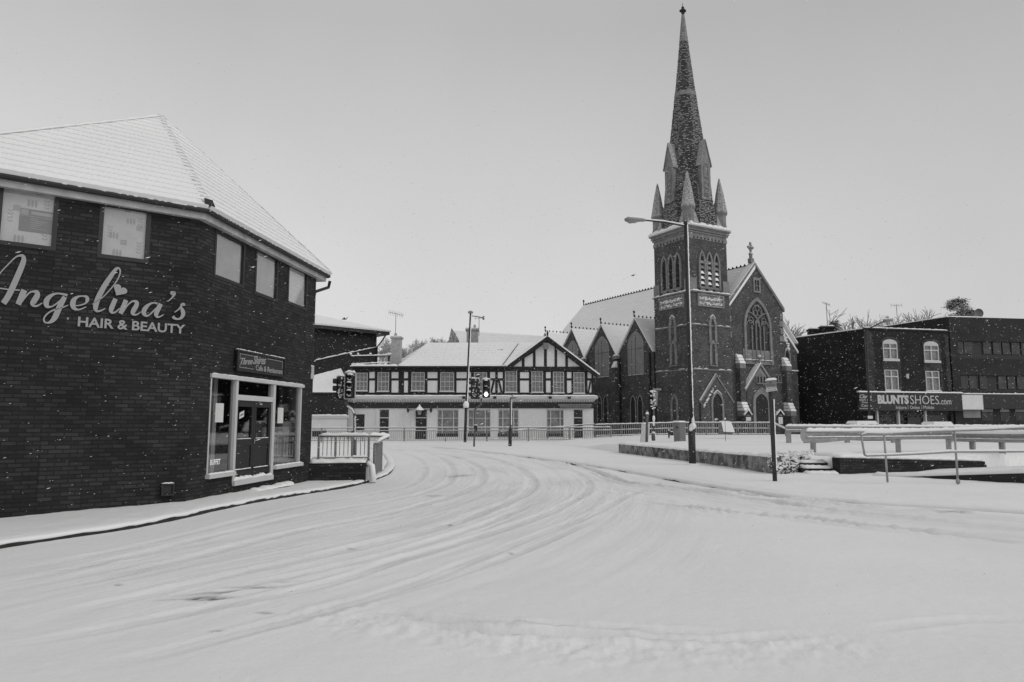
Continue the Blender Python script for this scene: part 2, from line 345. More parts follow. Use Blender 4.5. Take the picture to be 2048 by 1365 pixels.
def roof(name, e0, e1, t1, t0, m, parent, course=.3, lip=.04, seg=40, thick=.1, jit=.012):
    e0, e1, t0, t1 = map(Vector, (e0, e1, t0, t1)); n = (e1 - e0).cross((t0 + t1) / 2 - e0).normalized()
    if n.z < 0: n = -n
    H = ((t0 + t1) / 2 - (e0 + e1) / 2).length; k = max(1, int(H / course)); b = MB(); rows = []
    for i in range(k):
        for q, of in ((i / k, lip), ((i + 1) / k, 0.0)):
            A = e0.lerp(t0, q); B = e1.lerp(t1, q)
            rows.append([A.lerp(B, j / seg) + n * (thick + of + random.uniform(-jit, jit)) for j in range(seg + 1)])
    m_ = seg + 1; vs = [p for r_ in rows for p in r_]; fs = [(i * m_ + j, i * m_ + j + 1, (i + 1) * m_ + j + 1, (i + 1) * m_ + j) for i in range(len(rows) - 1) for j in range(seg)]
    base = [e0, e1, t1, t0]; q = len(vs); vs += base
    top = [0, seg, (len(rows) - 1) * m_ + seg, (len(rows) - 1) * m_]
    fs.append((q + 3, q + 2, q + 1, q))
    b.add(vs, fs)
    # skirts
    b.add([e0, e1] + rows[0], [tuple([0, 1] + list(range(2 + seg, 1, -1)))]); b.add([t0, t1] + rows[-1], [tuple([0, 1] + list(range(2 + seg, 1, -1)))])
    b.add([e0, t0] + [r_[0] for r_ in rows], [tuple([0, 1] + list(range(1 + len(rows), 1, -1)))]); b.add([e1, t1] + [r_[-1] for r_ in rows], [tuple([0, 1] + list(range(1 + len(rows), 1, -1)))])
    return b.build(name, m, parent, recalc=False)
def railing(name, label, path, h, post_gap, bar_gap, parent_cat='railing', infill=(.12, .8), r=.025, m='rail', mid=None, caph=.05, group=None, capw=None, posts=True, low=.1, br=None, bm=None):
    path = [Vector(p) for p in path]; t = thing(name, label, parent_cat, path[0], group)
    up = lambda p, z: Vector((p.x, p.y, p.z + z))
    MB().tube([up(p, h) for p in path], r).build('top_rail', m, t, True)
    for z in (mid or []): MB().tube([up(p, z) for p in path], r * .8).build('middle_rail', m, t, True)
    if low: MB().tube([up(p, low) for p in path], r * .8).build('bottom_rail', m, t, True)
    bars = MB()
    for a, b in zip(path, path[1:]):
        Ln = (b - a).length; k = max(1, round(Ln / post_gap))
        for i in range(k + 1):
            if i == k and b is not path[-1]: continue
            p = a.lerp(b, i / k)
            if posts: MB().tube([up(p, -.15), up(p, h)], r * 1.15).build('post', m, t, True)
        if bar_gap:
            kb = int(Ln / bar_gap)
            for i in range(1, kb):
                p = a.lerp(b, i / kb); bars.tube([up(p, infill[0]), up(p, infill[1])], br or .011, 4, False)
    if bar_gap: bars.build('infill_bars', bm or m, t)
    s_ = MB(); s_.snow([up(p, h + r * .6) for p in path], capw or r * 2.6, caph)
    if low: s_.snow([up(p, low + r * .5) for p in path], r * 2.2, caph * .7)
    for z in (mid or []): s_.snow([up(p, z + r * .5) for p in path], r * 2.0, caph * .6)
    s_.build('snow_cap', 'snow', t, True)
    return t
# ---------------------------------------------------------------- ground: one height field, split into road, pavement and bank
def P2(lst, z=0.0): return [tuple(gnd(x, y, z)[:2]) for x, y in lst]
def pdist(X, Y, poly):      # distance to polyline, signed side, arc length
    best = np.full(X.shape, 1e9); sd = np.zeros(X.shape); al = np.zeros(X.shape); acc = 0
    for (x0, y0), (x1, y1) in zip(poly, poly[1:]):
        dx, dy = x1 - x0, y1 - y0; L2 = dx * dx + dy * dy + 1e-9
        t = np.clip(((X - x0) * dx + (Y - y0) * dy) / L2, 0, 1); ex = X - x0 - t * dx; ey = Y - y0 - t * dy
        d = np.hypot(ex, ey); m = d < best; best = np.where(m, d, best); sg = np.sign(dx * (Y - y0) - dy * (X - x0))
        sd = np.where(m, sg, sd); al = np.where(m, acc + t * math.sqrt(L2), al); acc += math.sqrt(L2)
    return best, sd, al
def inside(X, Y, poly):
    r = np.zeros(X.shape, bool); n = len(poly)
    for i in range(n):
        x0, y0 = poly[i]; x1, y1 = poly[(i + 1) % n]
        c = ((y0 > Y) != (y1 > Y)) & (X < (x1 - x0) * (Y - y0) / (y1 - y0 + 1e-12) + x0); r ^= c
    return r
def basez(X, Y): return -.17 * np.exp(-((X + 8.9) ** 2 + (Y - 9.8) ** 2) / 13.0) - .13 * np.exp(-((X + 4.6) ** 2 + (Y - 19.5) ** 2) / 9.0)
KL = [(-11.5, 5.2)] + P2([(-150, 1122)], -.12) + P2([(0, 1100)], -.145) + P2([(150, 1077)], -.12) + P2([(300, 1050)], -.06) + P2([(450, 1018)], -.02) + P2([(600, 988)], -.02) + P2([(700, 971), (752, 960)], -.09) + P2([(780, 946)], -.03) + P2([(786, 925), (770, 906), (735, 893)], .05) + [(-16, 46.0), (-40, 50)]
KR = P2([(880, 896), (1000, 908), (1160, 929), (1240, 941), (1330, 957), (1450, 977), (1550, 991), (1700, 1003), (1850, 1012), (2048, 1025), (2400, 1050)], .02)
KR = [(KR[0][0] - 10, 62)] + [(KR[0][0] - 4, 48)] + KR
PAVL = KL + [(-60, 50), (-60, 0), (-12, 0)]
PAVR = KR + [(60, 8), (90, 20), (90, 75), (-60, 75), (-60, 54)]
WB = [gnd(1238, 905, .12), gnd(1380, 922, .12), gnd(1545, 946, .12)]      # foot of the stone retaining wall
BB = [gnd(1681, 947, .12), gnd(1985, 938, .12)]                                   # foot of the brick wall
BANKZ = .56
BANK = [(WB[0].x + .15, WB[0].y + .1), (WB[1].x + .25, WB[1].y + .2), (WB[2].x + .3, WB[2].y + .2), (7.9, 22.0), (8.6, 22.3), (9.9, 22.4), (BB[0].x + .35, BB[0].y + .3), (BB[1].x, BB[1].y + .2), (22, 26), (40, 30), (60, 40), (60, 54), (26, 60.6), (4, 61.5), (2.5, 50)]
tracks = [  # pixels, half width m, depth m, grey tint of worn snow and painted shade
    ([(-40, 1172), (150, 1130), (350, 1085), (600, 1030), (780, 1000), (870, 975), (905, 950), (895, 925), (850, 905), (790, 893)], .13, .022, 0),
    ([(-40, 1145), (150, 1108), (350, 1068), (600, 1012), (740, 985), (830, 960), (850, 935), (825, 912), (770, 896)], .12, .018, 0),
    ([(-40, 1198), (300, 1130), (600, 1060), (800, 1020), (920, 985), (965, 955), (950, 930), (900, 912), (820, 897)], .14, .025, .0),
    ([(50, 1245), (250, 1195), (500, 1140), (780, 1080), (950, 1030), (1050, 985), (1060, 955), (1020, 930), (960, 912), (880, 900)], .15, .028, .0),
    ([(340, 1196), (400, 1192), (520, 1165), (660, 1135), (780, 1108), (960, 1052), (1060, 1010)], .10, .03, .0),
    ([(-40, 1300), (300, 1240), (640, 1170), (800, 1120), (1000, 1060), (1130, 1010), (1180, 970), (1130, 935), (1060, 915), (960, 902)], .12, .022, 0),
    ([(130, 1340), (350, 1300), (560, 1245), (760, 1190), (900, 1140), (1050, 1080), (1180, 1030), (1260, 990), (1300, 975)], .11, .018, 0),
    ([(200, 1345), (420, 1290), (700, 1215), (900, 1155), (1080, 1090), (1200, 1035)], .07, .012, 0),
    ([(960, 905), (1100, 920), (1180, 940), (1250, 966), (1330, 975), (1500, 990), (1700, 1012), (1850, 1022), (2070, 1038)], .14, .08, .22),
    ([(1230, 965), (1400, 984), (1600, 1014), (1800, 1036), (2070, 1056)], .15, .08, .20),
    ([(1270, 1003), (1380, 1018), (1500, 1030), (1600, 1038), (1750, 1056), (1900, 1071), (2070, 1087)], .14, .10, .26),
    ([(1340, 1020), (1420, 1032), (1520, 1036)], .15, .03, 0),
    ([(1400, 1000), (1600, 1022), (1750, 1030), (1900, 1045), (2070, 1062)], .1, .02, 0),
    ([(1480, 1270), (1300, 1263), (1150, 1256), (1000, 1250), (850, 1232), (700, 1208)], .09, .065, .08),  # foreground ridges: extra grey tint paints their shade into the snow colour
    ([(1620, 1268), (1500, 1277), (1400, 1280), (1170, 1273), (1000, 1268), (880, 1250), (740, 1218)], .09, .075, .08),
    ([(1740, 1257), (1850, 1244), (1950, 1238), (2090, 1240)], .09, .07, .08),
    ([(1800, 1252), (1900, 1262), (1980, 1268), (2090, 1280)], .09, .07, .08),
]
nr, na = 900, 1000
rr = 2.3 * (620 / 2.3) ** np.linspace(0, 1, nr); aa = np.radians(np.linspace(-66, 66, na))
R_, A_ = np.meshgrid(rr, aa, indexing='ij'); GX = R_ * np.sin(A_); GY = R_ * np.cos(A_)
GX = GX.ravel(); GY = GY.ravel()
GZ = basez(GX, GY)
near = GY < 75
fade = np.clip(1.2 - GY / 90, 0.2, 1)
wear_shade = np.zeros(GX.shape)
GZ += fbm(GX * .5, GY * .5, 3) * .03 * fade + fbm(GX * 2.2, GY * 2.2, 4) * .016 * fade + fbm(GX * 9, GY * 9, 2) * .006 * fade
i = np.where(near)[0]; X, Y = GX[i], GY[i]
dz = np.zeros(X.shape); we = np.zeros(X.shape)
for ti, (pl, hw, dp, wv) in enumerate(tracks):
    pts = catmull(P2(pl), 6); d, sd, al = pdist(X, Y, pts)
    sgn = d * sd; hw2 = hw * (1 + .5 * fbm(al * .7, al * 0 + ti * 3.3, 2)); churn = 1 + 1.1 * fbm(al * 6 + ti, d * 7, 3)
    core = np.exp(-(d / hw2) ** 4); berm = np.exp(-((d - hw2 * 1.45) / (hw2 * .38)) ** 2)
    Lt = sum(math.dist(a_, b_) for a_, b_ in zip(pts, pts[1:])); tap = np.clip(al / 1.5, 0, 1) * np.clip((Lt - al) / 1.5, 0, 1); core = core * tap; berm = berm * tap
    dq = dp * (.8 if ti < 8 else 1.0); dz += -1.1 * dq * core * churn + dq * .6 * berm * (1 + 1.6 * fbm(al * 5 + 9 * ti, sgn * 4, 3))
    dz += core * .006 * np.sin(sgn * 60)                                  # tread ridges
    we += (wv + .13) * core * np.clip(.6 + fbm(al * 1.3, sgn * 3 + ti, 3) * 2, 0, 1)
LU = np.zeros(X.shape); LV = np.zeros(X.shape); LM = np.zeros(X.shape)
for k, (ti, half) in enumerate(((3, 3.9), (9, 2.0))):                       # streaks running along both lanes
    pts = catmull(P2(tracks[ti][0]), 6); d, sd, al = pdist(X, Y, pts); sg = d * sd
    msk = np.clip(1.3 - d / half, 0, 1) * np.clip((Y - 4) / 4, 0, 1)
    dz += msk * (fbm(sg * 3.2 + 7 * k, al * .14, 3) * .014 + fbm(sg * 8, al * .5 + 5, 2) * .018)
    big_ = msk > LM; LU = np.where(big_, sg + 40 * k, LU); LV = np.where(big_, al, LV); LM = np.maximum(LM, msk)
    bare = fbm(sg * 5 + 3, al * .35 + 4 * k, 4)
    we += msk * np.clip((bare + .02) * .5, 0, .10)
band = np.exp(-((pdist(X, Y, catmull(P2([(640, 1225), (850, 1262), (1170, 1300), (1400, 1300), (1650, 1290)]), 5))[0]) / .35) ** 2)
dz += band * fbm(X * 10, Y * 10, 3) * .06
def patch(px, py, rx, ry, ang, amt):
    g = gnd(px, py); dx, dy = X - g.x, Y - g.y; c, s = math.cos(ang), math.sin(ang)
    u, v = (dx * c + dy * s) / rx, (-dx * s + dy * c) / ry
    q = np.exp(-(u * u + v * v) ** 1.5) ; nn = np.clip(.9 + 2.2 * fbm(X * 14, Y * 14, 3), 0, 1)
    return amt * q * nn
for a in ((425, 1197, .17, .07, .2, .95), (405, 1193, .12, .06, .6, .9), (470, 1180, .5, .035, .42, .75), (520, 1168, .4, .03, .45, .4), (237, 1165, .04, .03, .2, .9), (900, 1047, .05, .06, .2, .9),
          (703, 1095, .05, .04, 0, .8), (1022, 1107, .04, .04, .3, .9), (1160, 996, .08, .1, 0, .6), (430, 1263, .06, .03, 0, .6), (530, 1226, .08, .03, 0, .5), (1905, 1024, .3, .2, 0, .4), (920, 950, .4, .4, 0, .5), (800, 900, .3, .3, 0, .5), (868, 990, .2, .2, 0, .4), (360, 1196, .2, .04, .3, .4)):
    p_ = patch(*a); we += p_; dz -= p_ * .015
lane = np.zeros((len(GX), 3), np.float32); lane[i, 0] = LU; lane[i, 1] = LV; lane[i, 2] = np.clip(LM * np.clip(.65 + 2.4 * fbm(X * .22 + 3, Y * .22, 3), .1, 1), 0, 1)
road_d = dz; GZ[i] += road_d; wear_shade[i] = np.clip(we, 0, 1)
# raised pavements and bank
def step(X, Y, poly, line, wdt, hgt):
    ins = inside(X, Y, poly); d = pdist(X, Y, line)[0]; sd = np.where(ins, d, -d)
    q = np.clip((sd - .05) / wdt, 0, 1); return hgt * q * q * (3 - 2 * q), ins, sd
hL, inL, dL_ = step(GX, GY, PAVL, KL, .22, .10); hR, inR, dR_ = step(GX, GY, PAVR, KR, .22, .10)
hB, inB, dB_ = step(GX, GY, BANK, BANK + [BANK[0]], .18, BANKZ - .10)
hB = hB * (1 - np.clip((GY - 36) / 6, 0, 1) * (1 - np.clip((GX - 2.5) / 8, 0, 1)))
pav = np.clip(np.maximum(dL_, dR_) / .2, 0, 1); nat = fbm(GX * 1.3 + 40, GY * 1.3, 4) * .035 + fbm(GX * 5, GY * 5, 3) * .02
GZ = np.where(near, GZ, 0)
tmp = basez(GX, GY) + fbm(GX * 2.2, GY * 2.2, 4) * .016 * fade
GZ = GZ * (1 - pav) + (tmp + nat * fade) * pav; wear_shade *= (1 - pav); lane[:, 2] *= (1 - pav)
GZ += np.maximum(hL, hR) + np.where(inB, hB, 0) + np.clip((GY - 100) / 500, 0, 1) * 0
GZ += np.where(near & (GX > 14) & inB, np.clip((GX - 14) / 12, 0, 1) * .05, 0)
reg = np.where(inB, 2, np.where(inL | inR | (GY > 75), 1, 0)).reshape(nr, na)
idx = np.arange(nr * na).reshape(nr, na)
quads = np.stack([idx[:-1, :-1], idx[:-1, 1:], idx[1:, 1:], idx[1:, :-1]], -1).reshape(-1, 4); qreg = reg[:-1, :-1].ravel()
for rid, nm in ((0, 'road'), (1, 'pavement'), (2, 'snowy_bank')):
    q = quads[qreg == rid]; used = np.unique(q); mp = np.zeros(nr * na, int); mp[used] = np.arange(len(used)); q = mp[q]
    me = bpy.data.meshes.new(nm); me.vertices.add(len(used)); me.vertices.foreach_set('co', np.stack([GX[used], GY[used], GZ[used]], -1).ravel())
    me.loops.add(len(q) * 4); me.loops.foreach_set('vertex_index', q[:, ::-1].ravel().astype(np.int32)); me.polygons.add(len(q))
    me.polygons.foreach_set('loop_start', np.arange(len(q), dtype=np.int32) * 4); me.polygons.foreach_set('use_smooth', np.ones(len(q), bool))
    at = me.attributes.new('wear_shade', 'FLOAT', 'POINT'); at.data.foreach_set('value', wear_shade[used].astype(np.float32))
    a2 = me.attributes.new('lane', 'FLOAT_VECTOR', 'POINT'); a2.data.foreach_set('vector', lane[used].ravel())
    me.update(calc_edges=True); me.materials.append(M['road']); o = bpy.data.objects.new(nm, me); sc.collection.objects.link(o); o['kind'] = 'structure'
o = MB().box(-900, 900, -300, 1400, -1.4, -.42).build('ground', 'snow'); o['kind'] = 'structure'
def gz(x, y):   # nearest ground height
    r_ = math.hypot(x, y); a = math.atan2(x, y)
    ri = int(round(math.log(r_ / 2.3) / math.log(620 / 2.3) * (nr - 1))); ai = int(round((math.degrees(a) + 66) / 132 * (na - 1)))
    return float(GZ[min(max(ri, 0), nr - 1) * na + min(max(ai, 0), na - 1)])
# kerbs
def kerb(name, line, top, bot, label_kind='structure', expose=lambda s: 1.0, ov=.03):
    pts = catmull([(p[0], p[1]) for p in line], 10); b = MB(); s_ = MB(); P = [Vector((x, y, float(basez(np.array(x), np.array(y))))) for x, y in pts]
    fine = []
    for a, c in zip(P, P[1:]):
        m = max(1, int((c - a).length / .06)); fine += [a.lerp(c, i / m) for i in range(m)]
    nn = [(fine[min(i + 1, len(fine) - 1)] - fine[max(i - 1, 0)]).normalized() for i in range(len(fine))]; vs = []; vs2 = []
    for i, p in enumerate(fine):
        t = nn[i]; o_ = Vector((t.y, -t.x, 0)); ex = expose(i * .06)
        vs += [p + o_ * .03 + Vector((0, 0, -.1)), p + o_ * .03 + Vector((0, 0, top)), p - o_ * .15 + Vector((0, 0, top)), p - o_ * .15 + Vector((0, 0, -.1))]
        q = i * .06; j1 = float(fbm(q * 2.5, 3.3, 3)) * .13; j2 = float(fbm(q * 8, 8.3, 2)) * .10
        zb = top - .012 - (1 - ex) * .08 + min(0, j1 + j2) * .6 ; oo = .045 + abs(j1) * .5 + (1 - ex) * .04
        vs2 += [p + o_ * oo * .8 + Vector((0, 0, zb)), p + o_ * oo + Vector((0, 0, (zb + top) / 2 + .01)), p + o_ * .02 + Vector((0, 0, top + ov + j1 * .3)), p - o_ * .12 + Vector((0, 0, top + ov + .012 + j2 * .3)), p - o_ * .32 + Vector((0, 0, top + .0)), p - o_ * .2 + Vector((0, 0, zb - .05))]
    n = len(fine)
    b.add(vs, [(i * 4 + j, i * 4 + (j + 1) % 4, (i + 1) * 4 + (j + 1) % 4, (i + 1) * 4 + j) for i in range(n - 1) for j in range(4)])
    s_.add(vs2, [(i * 6 + j, i * 6 + (j + 1) % 6, (i + 1) * 6 + (j + 1) % 6, (i + 1) * 6 + j) for i in range(n - 1) for j in range(6)])
    k = b.build(name, 'kerb'); k['kind'] = 'structure'; c = s_.build('kerb_snow', 'snow', k, True)
kerb('left_kerb', KL[:-2], .075, 0, expose=lambda s: 1.0)
kerb('right_kerb', KR[1:], .06, 0, expose=lambda s: .30 + .5 * max(-1, min(1, float(fbm(s * .9, 1.7, 3)) * 5)), ov=.02)
# ---------------------------------------------------------------- corner cafe / salon building (left)
C1 = gnd(370, 1000, .1); dA = Vector((.792, .61)); dB = Vector((.122, .9925))
FA = Face((C1.x - 9 * dA.x, C1.y - 9 * dA.y), dA)      # s = 9 at the corner
FB = Face((C1.x, C1.y), dB)
LB = FB.sz(631, 600)[0]                                  # length of side B
C2 = FB.pt(LB, 0); dC = Vector((-.99, .14)); FC = Face((C2.x, C2.y), dC)   # far end wall, seen from outside goes left
zf = FB.sz(397, 433, .13)[1]                             # underside of the eaves
cafe = thing('corner_building', 'two-storey dark brick corner building with snowy hipped roof, salon lettering and a cafe shopfront', 'building', (C1.x, C1.y, 0))
def rect(F, x0, y0, x1, y1): return (F.sz(x0, (y0 + y1) / 2)[0], F.sz(x1, (y0 + y1) / 2)[0], min(F.sz(x1, y1)[1], F.sz(x0, y1)[1]), F.sz(x1, y0)[1])
WA = [(FA.sz(-8, 440)[0], FA.sz(116, 440)[0], FA.sz(113, 503)[1], FA.sz(113, 383)[1]), (FA.sz(197, 460)[0], FA.sz(301, 460)[0], FA.sz(298, 528)[1], FA.sz(298, 419)[1])]
SA = 9 - 5.35      # left end of the salon wall
WBs = [(FB.sz(428, 510)[0], FB.sz(490, 510)[0], FB.sz(430, 556)[1], FB.sz(430, 456)[1]), (FB.sz(509.5, 550)[0], FB.sz(556, 550)[0], FB.sz(510, 589)[1], FB.sz(510, 493)[1]), (FB.sz(575.5, 560)[0], FB.sz(615, 560)[0], FB.sz(576, 608)[1], FB.sz(576, 525)[1])]
zh = FB.sz(422, 750)[1]; sL = FB.sz(417, 850)[0]; sR = FB.sz(601, 850)[0]; zsill = FB.sz(412, 950)[1] ; zd = FB.sz(470, 966)[1]
sd0 = FB.sz(472, 870)[0]; sd1 = FB.sz(543, 870)[0]; ztr = FB.sz(475, 795)[1]
shop = [(sL, sR, zsill, zh), (sd0, sd1, zd, zsill + .01)]
MB().wall(FA, SA, 9, -.5, zf + .1, WA, .16).build('salon_wall', 'brick_near', cafe)
MB().wall(FB, 0, LB, -.5, zf + .1, WBs + shop, .16).build('cafe_wall', 'brick_near', cafe)
FD = Face((FA.pt(SA, 0).x - 6.2, FA.pt(SA, 0).y + 6.2), (1, -1)); MB().wall(FD, 0, FD.sz(0, 600)[0] * 0 + 8.768, -.5, zf + .1, [], .16).build('side_wall', 'brick_near', cafe)
MB().wall(FC, -.002, 9, -.5, zf + .1, [], .16).build('end_wall', 'brick_near', cafe)
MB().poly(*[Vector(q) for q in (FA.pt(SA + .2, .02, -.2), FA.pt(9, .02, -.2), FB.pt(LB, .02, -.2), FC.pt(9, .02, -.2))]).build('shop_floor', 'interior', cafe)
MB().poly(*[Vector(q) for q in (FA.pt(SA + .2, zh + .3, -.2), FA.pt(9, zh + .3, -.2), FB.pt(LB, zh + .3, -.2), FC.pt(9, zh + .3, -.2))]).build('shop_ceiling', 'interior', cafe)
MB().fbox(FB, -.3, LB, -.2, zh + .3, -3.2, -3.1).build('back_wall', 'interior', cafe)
MB().fbox(FB, .3, .36, 0, zh + .3, -3.1, -.2).build('partition', 'curtain', cafe)
for i, (a0, a1, z0, z1) in enumerate(WA + WBs):
    F = FA if i < 2 else FB; f = .075
    fr = MB().band(F, [(a0, z0), (a1, z0), (a1, z1), (a0, z1)], [(a0 + f, z0 + f), (a1 - f, z0 + f), (a1 - f, z1 - f), (a0 + f, z1 - f)], -.10, .012, True).build('window', 'frame', cafe)
    MB().fbox(F, a0 + f, a1 - f, z0 + f, z1 - f, -.035, -.03).build('pane', 'glass', fr)
    MB().fbox(F, a0 + .01, a1 - .01, z0 + .01, z1 - .01, -.13, -.05).build('blind', 'blind' if i in (0, 1, 4) else 'blind2', fr)
    MB().snow([F.pt(a0 + f, z0 + f - .01, -.05), F.pt(a1 - f, z0 + f - .01, -.05)], .05, .02, .06).build('sill_snow', 'snow', fr, True)
    if i < 2:
        b = MB(); rnd = random.Random(i + 3); o = -.049
        for q in range(6):
            cx = a0 + (a1 - a0) * rnd.choice((.24, .32, .5, .55, .68, .8)); cz = z0 + (z1 - z0) * (.14 + .15 * q)
            if q % 2: b.fbox(F, cx - .06, cx + .05, cz, cz + .1, o, o + .004 + q * .0006)
            else:
                for k in range(3): b.prism(F, [(cx + k * .055 + .022 * math.cos(u * math.pi / 4), cz + .07 * math.sin(u * math.pi / 4)) for u in range(8)], o, o + .003 + q * .0005)
        for cx in (a0 + .2, a1 - .18):
            for k in range(12):
                cz = z0 + .18 + k * (z1 - z0 - .35) / 12
                if (k // 4) % 2 == (cx > a0 + .3): continue
                for sg in (-1, 1): b.prism(F, [(cx, cz), (cx + sg * .035, cz + .02), (cx + sg * .045, cz + .05), (cx + sg * .01, cz + .03)], o, o + .003 + .001 * (sg > 0))
        b.build('blind_pattern', 'blind3', fr)
    if i == 0:
        p = MB().fbox(F, a0 + .33, a0 + .87, z0 + .3, z0 + .72, -.049, -.044).build('notice', mat('notice_paper', .27, .8, .05, 2), fr)
        b = MB().fbox(F, a0 + .35, a0 + .46, z0 + .60, z0 + .70, -.0435, -.041).fbox(F, a0 + .5, a0 + .85, z0 + .62, z0 + .68, -.0435, -.041).band(F, [(a0 + .33, z0 + .58), (a0 + .87, z0 + .58), (a0 + .87, z0 + .72), (a0 + .33, z0 + .72)], [(a0 + .34, z0 + .59), (a0 + .86, z0 + .59), (a0 + .86, z0 + .71), (a0 + .34, z0 + .71)], -.0435, -.0415, True)
        for k in range(6): b.fbox(F, a0 + .5, a0 + .62 + .04 * (k * 7 % 4), z0 + .54 - k * .035, z0 + .55 - k * .035, -.0435, -.0415)
        b.build('notice_print', 'blind3', p)
# shopfront frame
sf = MB(); wf = .07
sf.fbox(FB, sL - .03, sR + .08, zh - .05, zh + .03, -.1, .05); sf.fbox(FB, sL, sL + wf * .6, zsill, zh - .051, -.1, .01); sf.fbox(FB, sR - wf, sR, zsill, zh - .051, -.1, .012)
sf.fbox(FB, sd0 - .1, sd0, zd, zh - .051, -.1, .014); sf.fbox(FB, sd1, sd1 + .13, zd, zh - .051, -.1, .014); sf.fbox(FB, sd0 + .001, sd1 - .001, ztr - .06, ztr + .06, -.1, .01)
front = sf.build('shopfront', 'white', cafe)
MB().fbox(FB, sL - .04, sd0 - .101, zsill - .085, zsill + .0, -.1, .1).build('window_sill', 'white', front); MB().fbox(FB, sd1 + .131, sR + .05, zsill - .085, zsill + .0, -.1, .1).build('window_sill', 'white', front)
MB().snow([FB.pt(sL, zsill + .001, .05), FB.pt(sd0 - .12, zsill + .001, .05)], .1, .03, .07).snow([FB.pt(sd1 + .14, zsill + .001, .05), FB.pt(sR, zsill + .001, .05)], .1, .03, .07).snow([FB.pt(sL, zh + .025, .02), FB.pt(sR + .05, zh + .025, .02)], .05, .025, .09).build('snow_cap', 'snow', front, True)
MB().fbox(FB, sL + wf * .6, sd0 - .1, zsill, zh - .05, -.06, -.054).build('shop_window', 'glass', cafe)
MB().fbox(FB, sd1 + .13, sR - wf, zsill, zh - .05, -.06, -.054).build('shop_window', 'glass', cafe)
MB().fbox(FB, sd0, sd1, ztr + .06, zh - .05, -.06, -.054).build('fanlight', 'glass', cafe)
sm = (sd0 + sd1) / 2
for k, (a0, a1) in enumerate(((sd0 + .005, sm - .005), (sm + .005, sd1 - .005))):
    zb, zt = zd + .12, ztr - .065; zm = zb + .45 * (zt - zb); b = MB()
    d = MB().band(FB, [(a0, zm), (a1, zm), (a1, zt), (a0, zt)], [(a0 + .09, zm + .08), (a1 - .09, zm + .08), (a1 - .09, zt - .12), (a0 + .09, zt - .12)], -.09, -.03, True)
    d.fbox(FB, a0, a1, zb, zm, -.09, -.05); d.band(FB, [(a0, zb), (a1, zb), (a1, zm - .002), (a0, zm - .002)], [(a0 + .09, zb + .16), (a1 - .09, zb + .16), (a1 - .09, zm - .08), (a0 + .09, zm - .08)], -.05, -.031, True)
    dd = d.build('door', 'black', cafe)
    MB().band(FB, [(a0 + .09, zm + .08), (a1 - .09, zm + .08), (a1 - .09, zt - .12), (a0 + .09, zt - .12)], [(a0 + .105, zm + .095), (a1 - .105, zm + .095), (a1 - .105, zt - .135), (a0 + .105, zt - .135)], -.05, -.026, True).build('beading', 'gutter', dd)
    MB().fbox(FB, a0 + .09, a1 - .09, zm + .08, zt - .12, -.065, -.06).build('pane', 'glass', dd)
    MB().snow([FB.pt(a0 + .1, zm + .07, -.035), FB.pt(a1 - .1, zm + .07, -.035)], .03, .018, .05).snow([FB.pt(a0 + .05, zb + .15, -.03), FB.pt(a1 - .05, zb + .15, -.03)], .03, .025, .05).build('snow_cap', 'snow', dd, True)
    if k == 0:
        n_ = MB().prism(FB, [(a0 + .22, zt - .42), (a0 + .42, zt - .36), (a0 + .42, zt - .22), (a0 + .22, zt - .28)], -.058, -.054).build('notice', 'paper', dd); 
        MB().prism(FB, [(a0 + .25, zt - .36), (a0 + .39, zt - .32), (a0 + .39, zt - .28), (a0 + .25, zt - .32)], -.0535, -.0515).build('notice_print', 'plate', n_)
    else: MB().tube([FB.pt(a0 + .04, zm - .05, -.02), FB.pt(a0 + .04, zm + .05, -.02)], .012).build('handle', 'galv', dd)
MB().fbox(FB, sd0 - .08, sd1 + .08, zd - .06, zd + .05, -.1, .06).build('threshold', 'white', cafe)
b = MB(); b.snow([FB.pt(sd0 - .05, zd + .05, .0), FB.pt(sd1 + .05, zd + .05, .0)], .1, .06, .06, .6); b.build('threshold_snow', 'snow', cafe, True)
MB().snow([FB.pt(sd0 + .5, .04, .2), FB.pt(sd1 + .7, .04, .2)], .3, .07, .08, .3).build('doorstep', 'snow', cafe)
# things seen through the glass
PO1 = (FB.sz(435, 825)[0], FB.sz(451, 825)[0], FB.sz(443, 845)[1], FB.sz(443, 807)[1]); PO2 = (FB.sz(559, 830)[0], FB.sz(570, 830)[0], FB.sz(564, 847)[1], FB.sz(564, 816)[1])
MB().fbox(FB, *PO1, -.05, -.045).build('poster', 'paper', cafe)
MB().fbox(FB, *PO2, -.05, -.045).build('poster', 'paper', cafe)
b = MB()
for k in range(12): b.fbox(FB, PO1[0] + .03, PO1[0] + .13 + .04 * (k * 5 % 3), PO1[2] + .05 + k * .03, PO1[2] + .058 + k * .03, -.0449, -.0435)
b.build('poster_print', 'blind2', cafe); b = MB()
for k in range(12): b.fbox(FB, PO2[0] + .03, PO2[0] + .1 + .04 * (k * 5 % 3), PO2[2] + .04 + k * .03, PO2[2] + .048 + k * .03, -.0449, -.0435)
b.build('poster_print', 'blind2', cafe)
b = MB(); rnd = random.Random(4)
pts = [(sd1 + .2 + k * .06, .04 * math.sin(k * 1.3)) for k in range(26)]
for (x0, o0), (x1, o1) in zip(pts, pts[1:]): b.poly(FB.pt(x0, zsill, -.35 + o0), FB.pt(x1, zsill, -.35 + o1), FB.pt(x1, zsill + .95, -.35 + o1), FB.pt(x0, zsill + .95, -.35 + o0))
b.build('curtain', 'curtain', cafe)
MB().fbox(FB, sL + .85, sL + 1.0, 0, zh, -.5, -.4).fbox(FB, sR - .75, sR - .55, 0, zh, -.6, -.5).build('inner_post', 'blind2', cafe)
MB().fbox(FB, sL + .1, sL + 1.3, zsill, zsill + .62, -.9, -.8).build('counter', 'curtain', cafe)
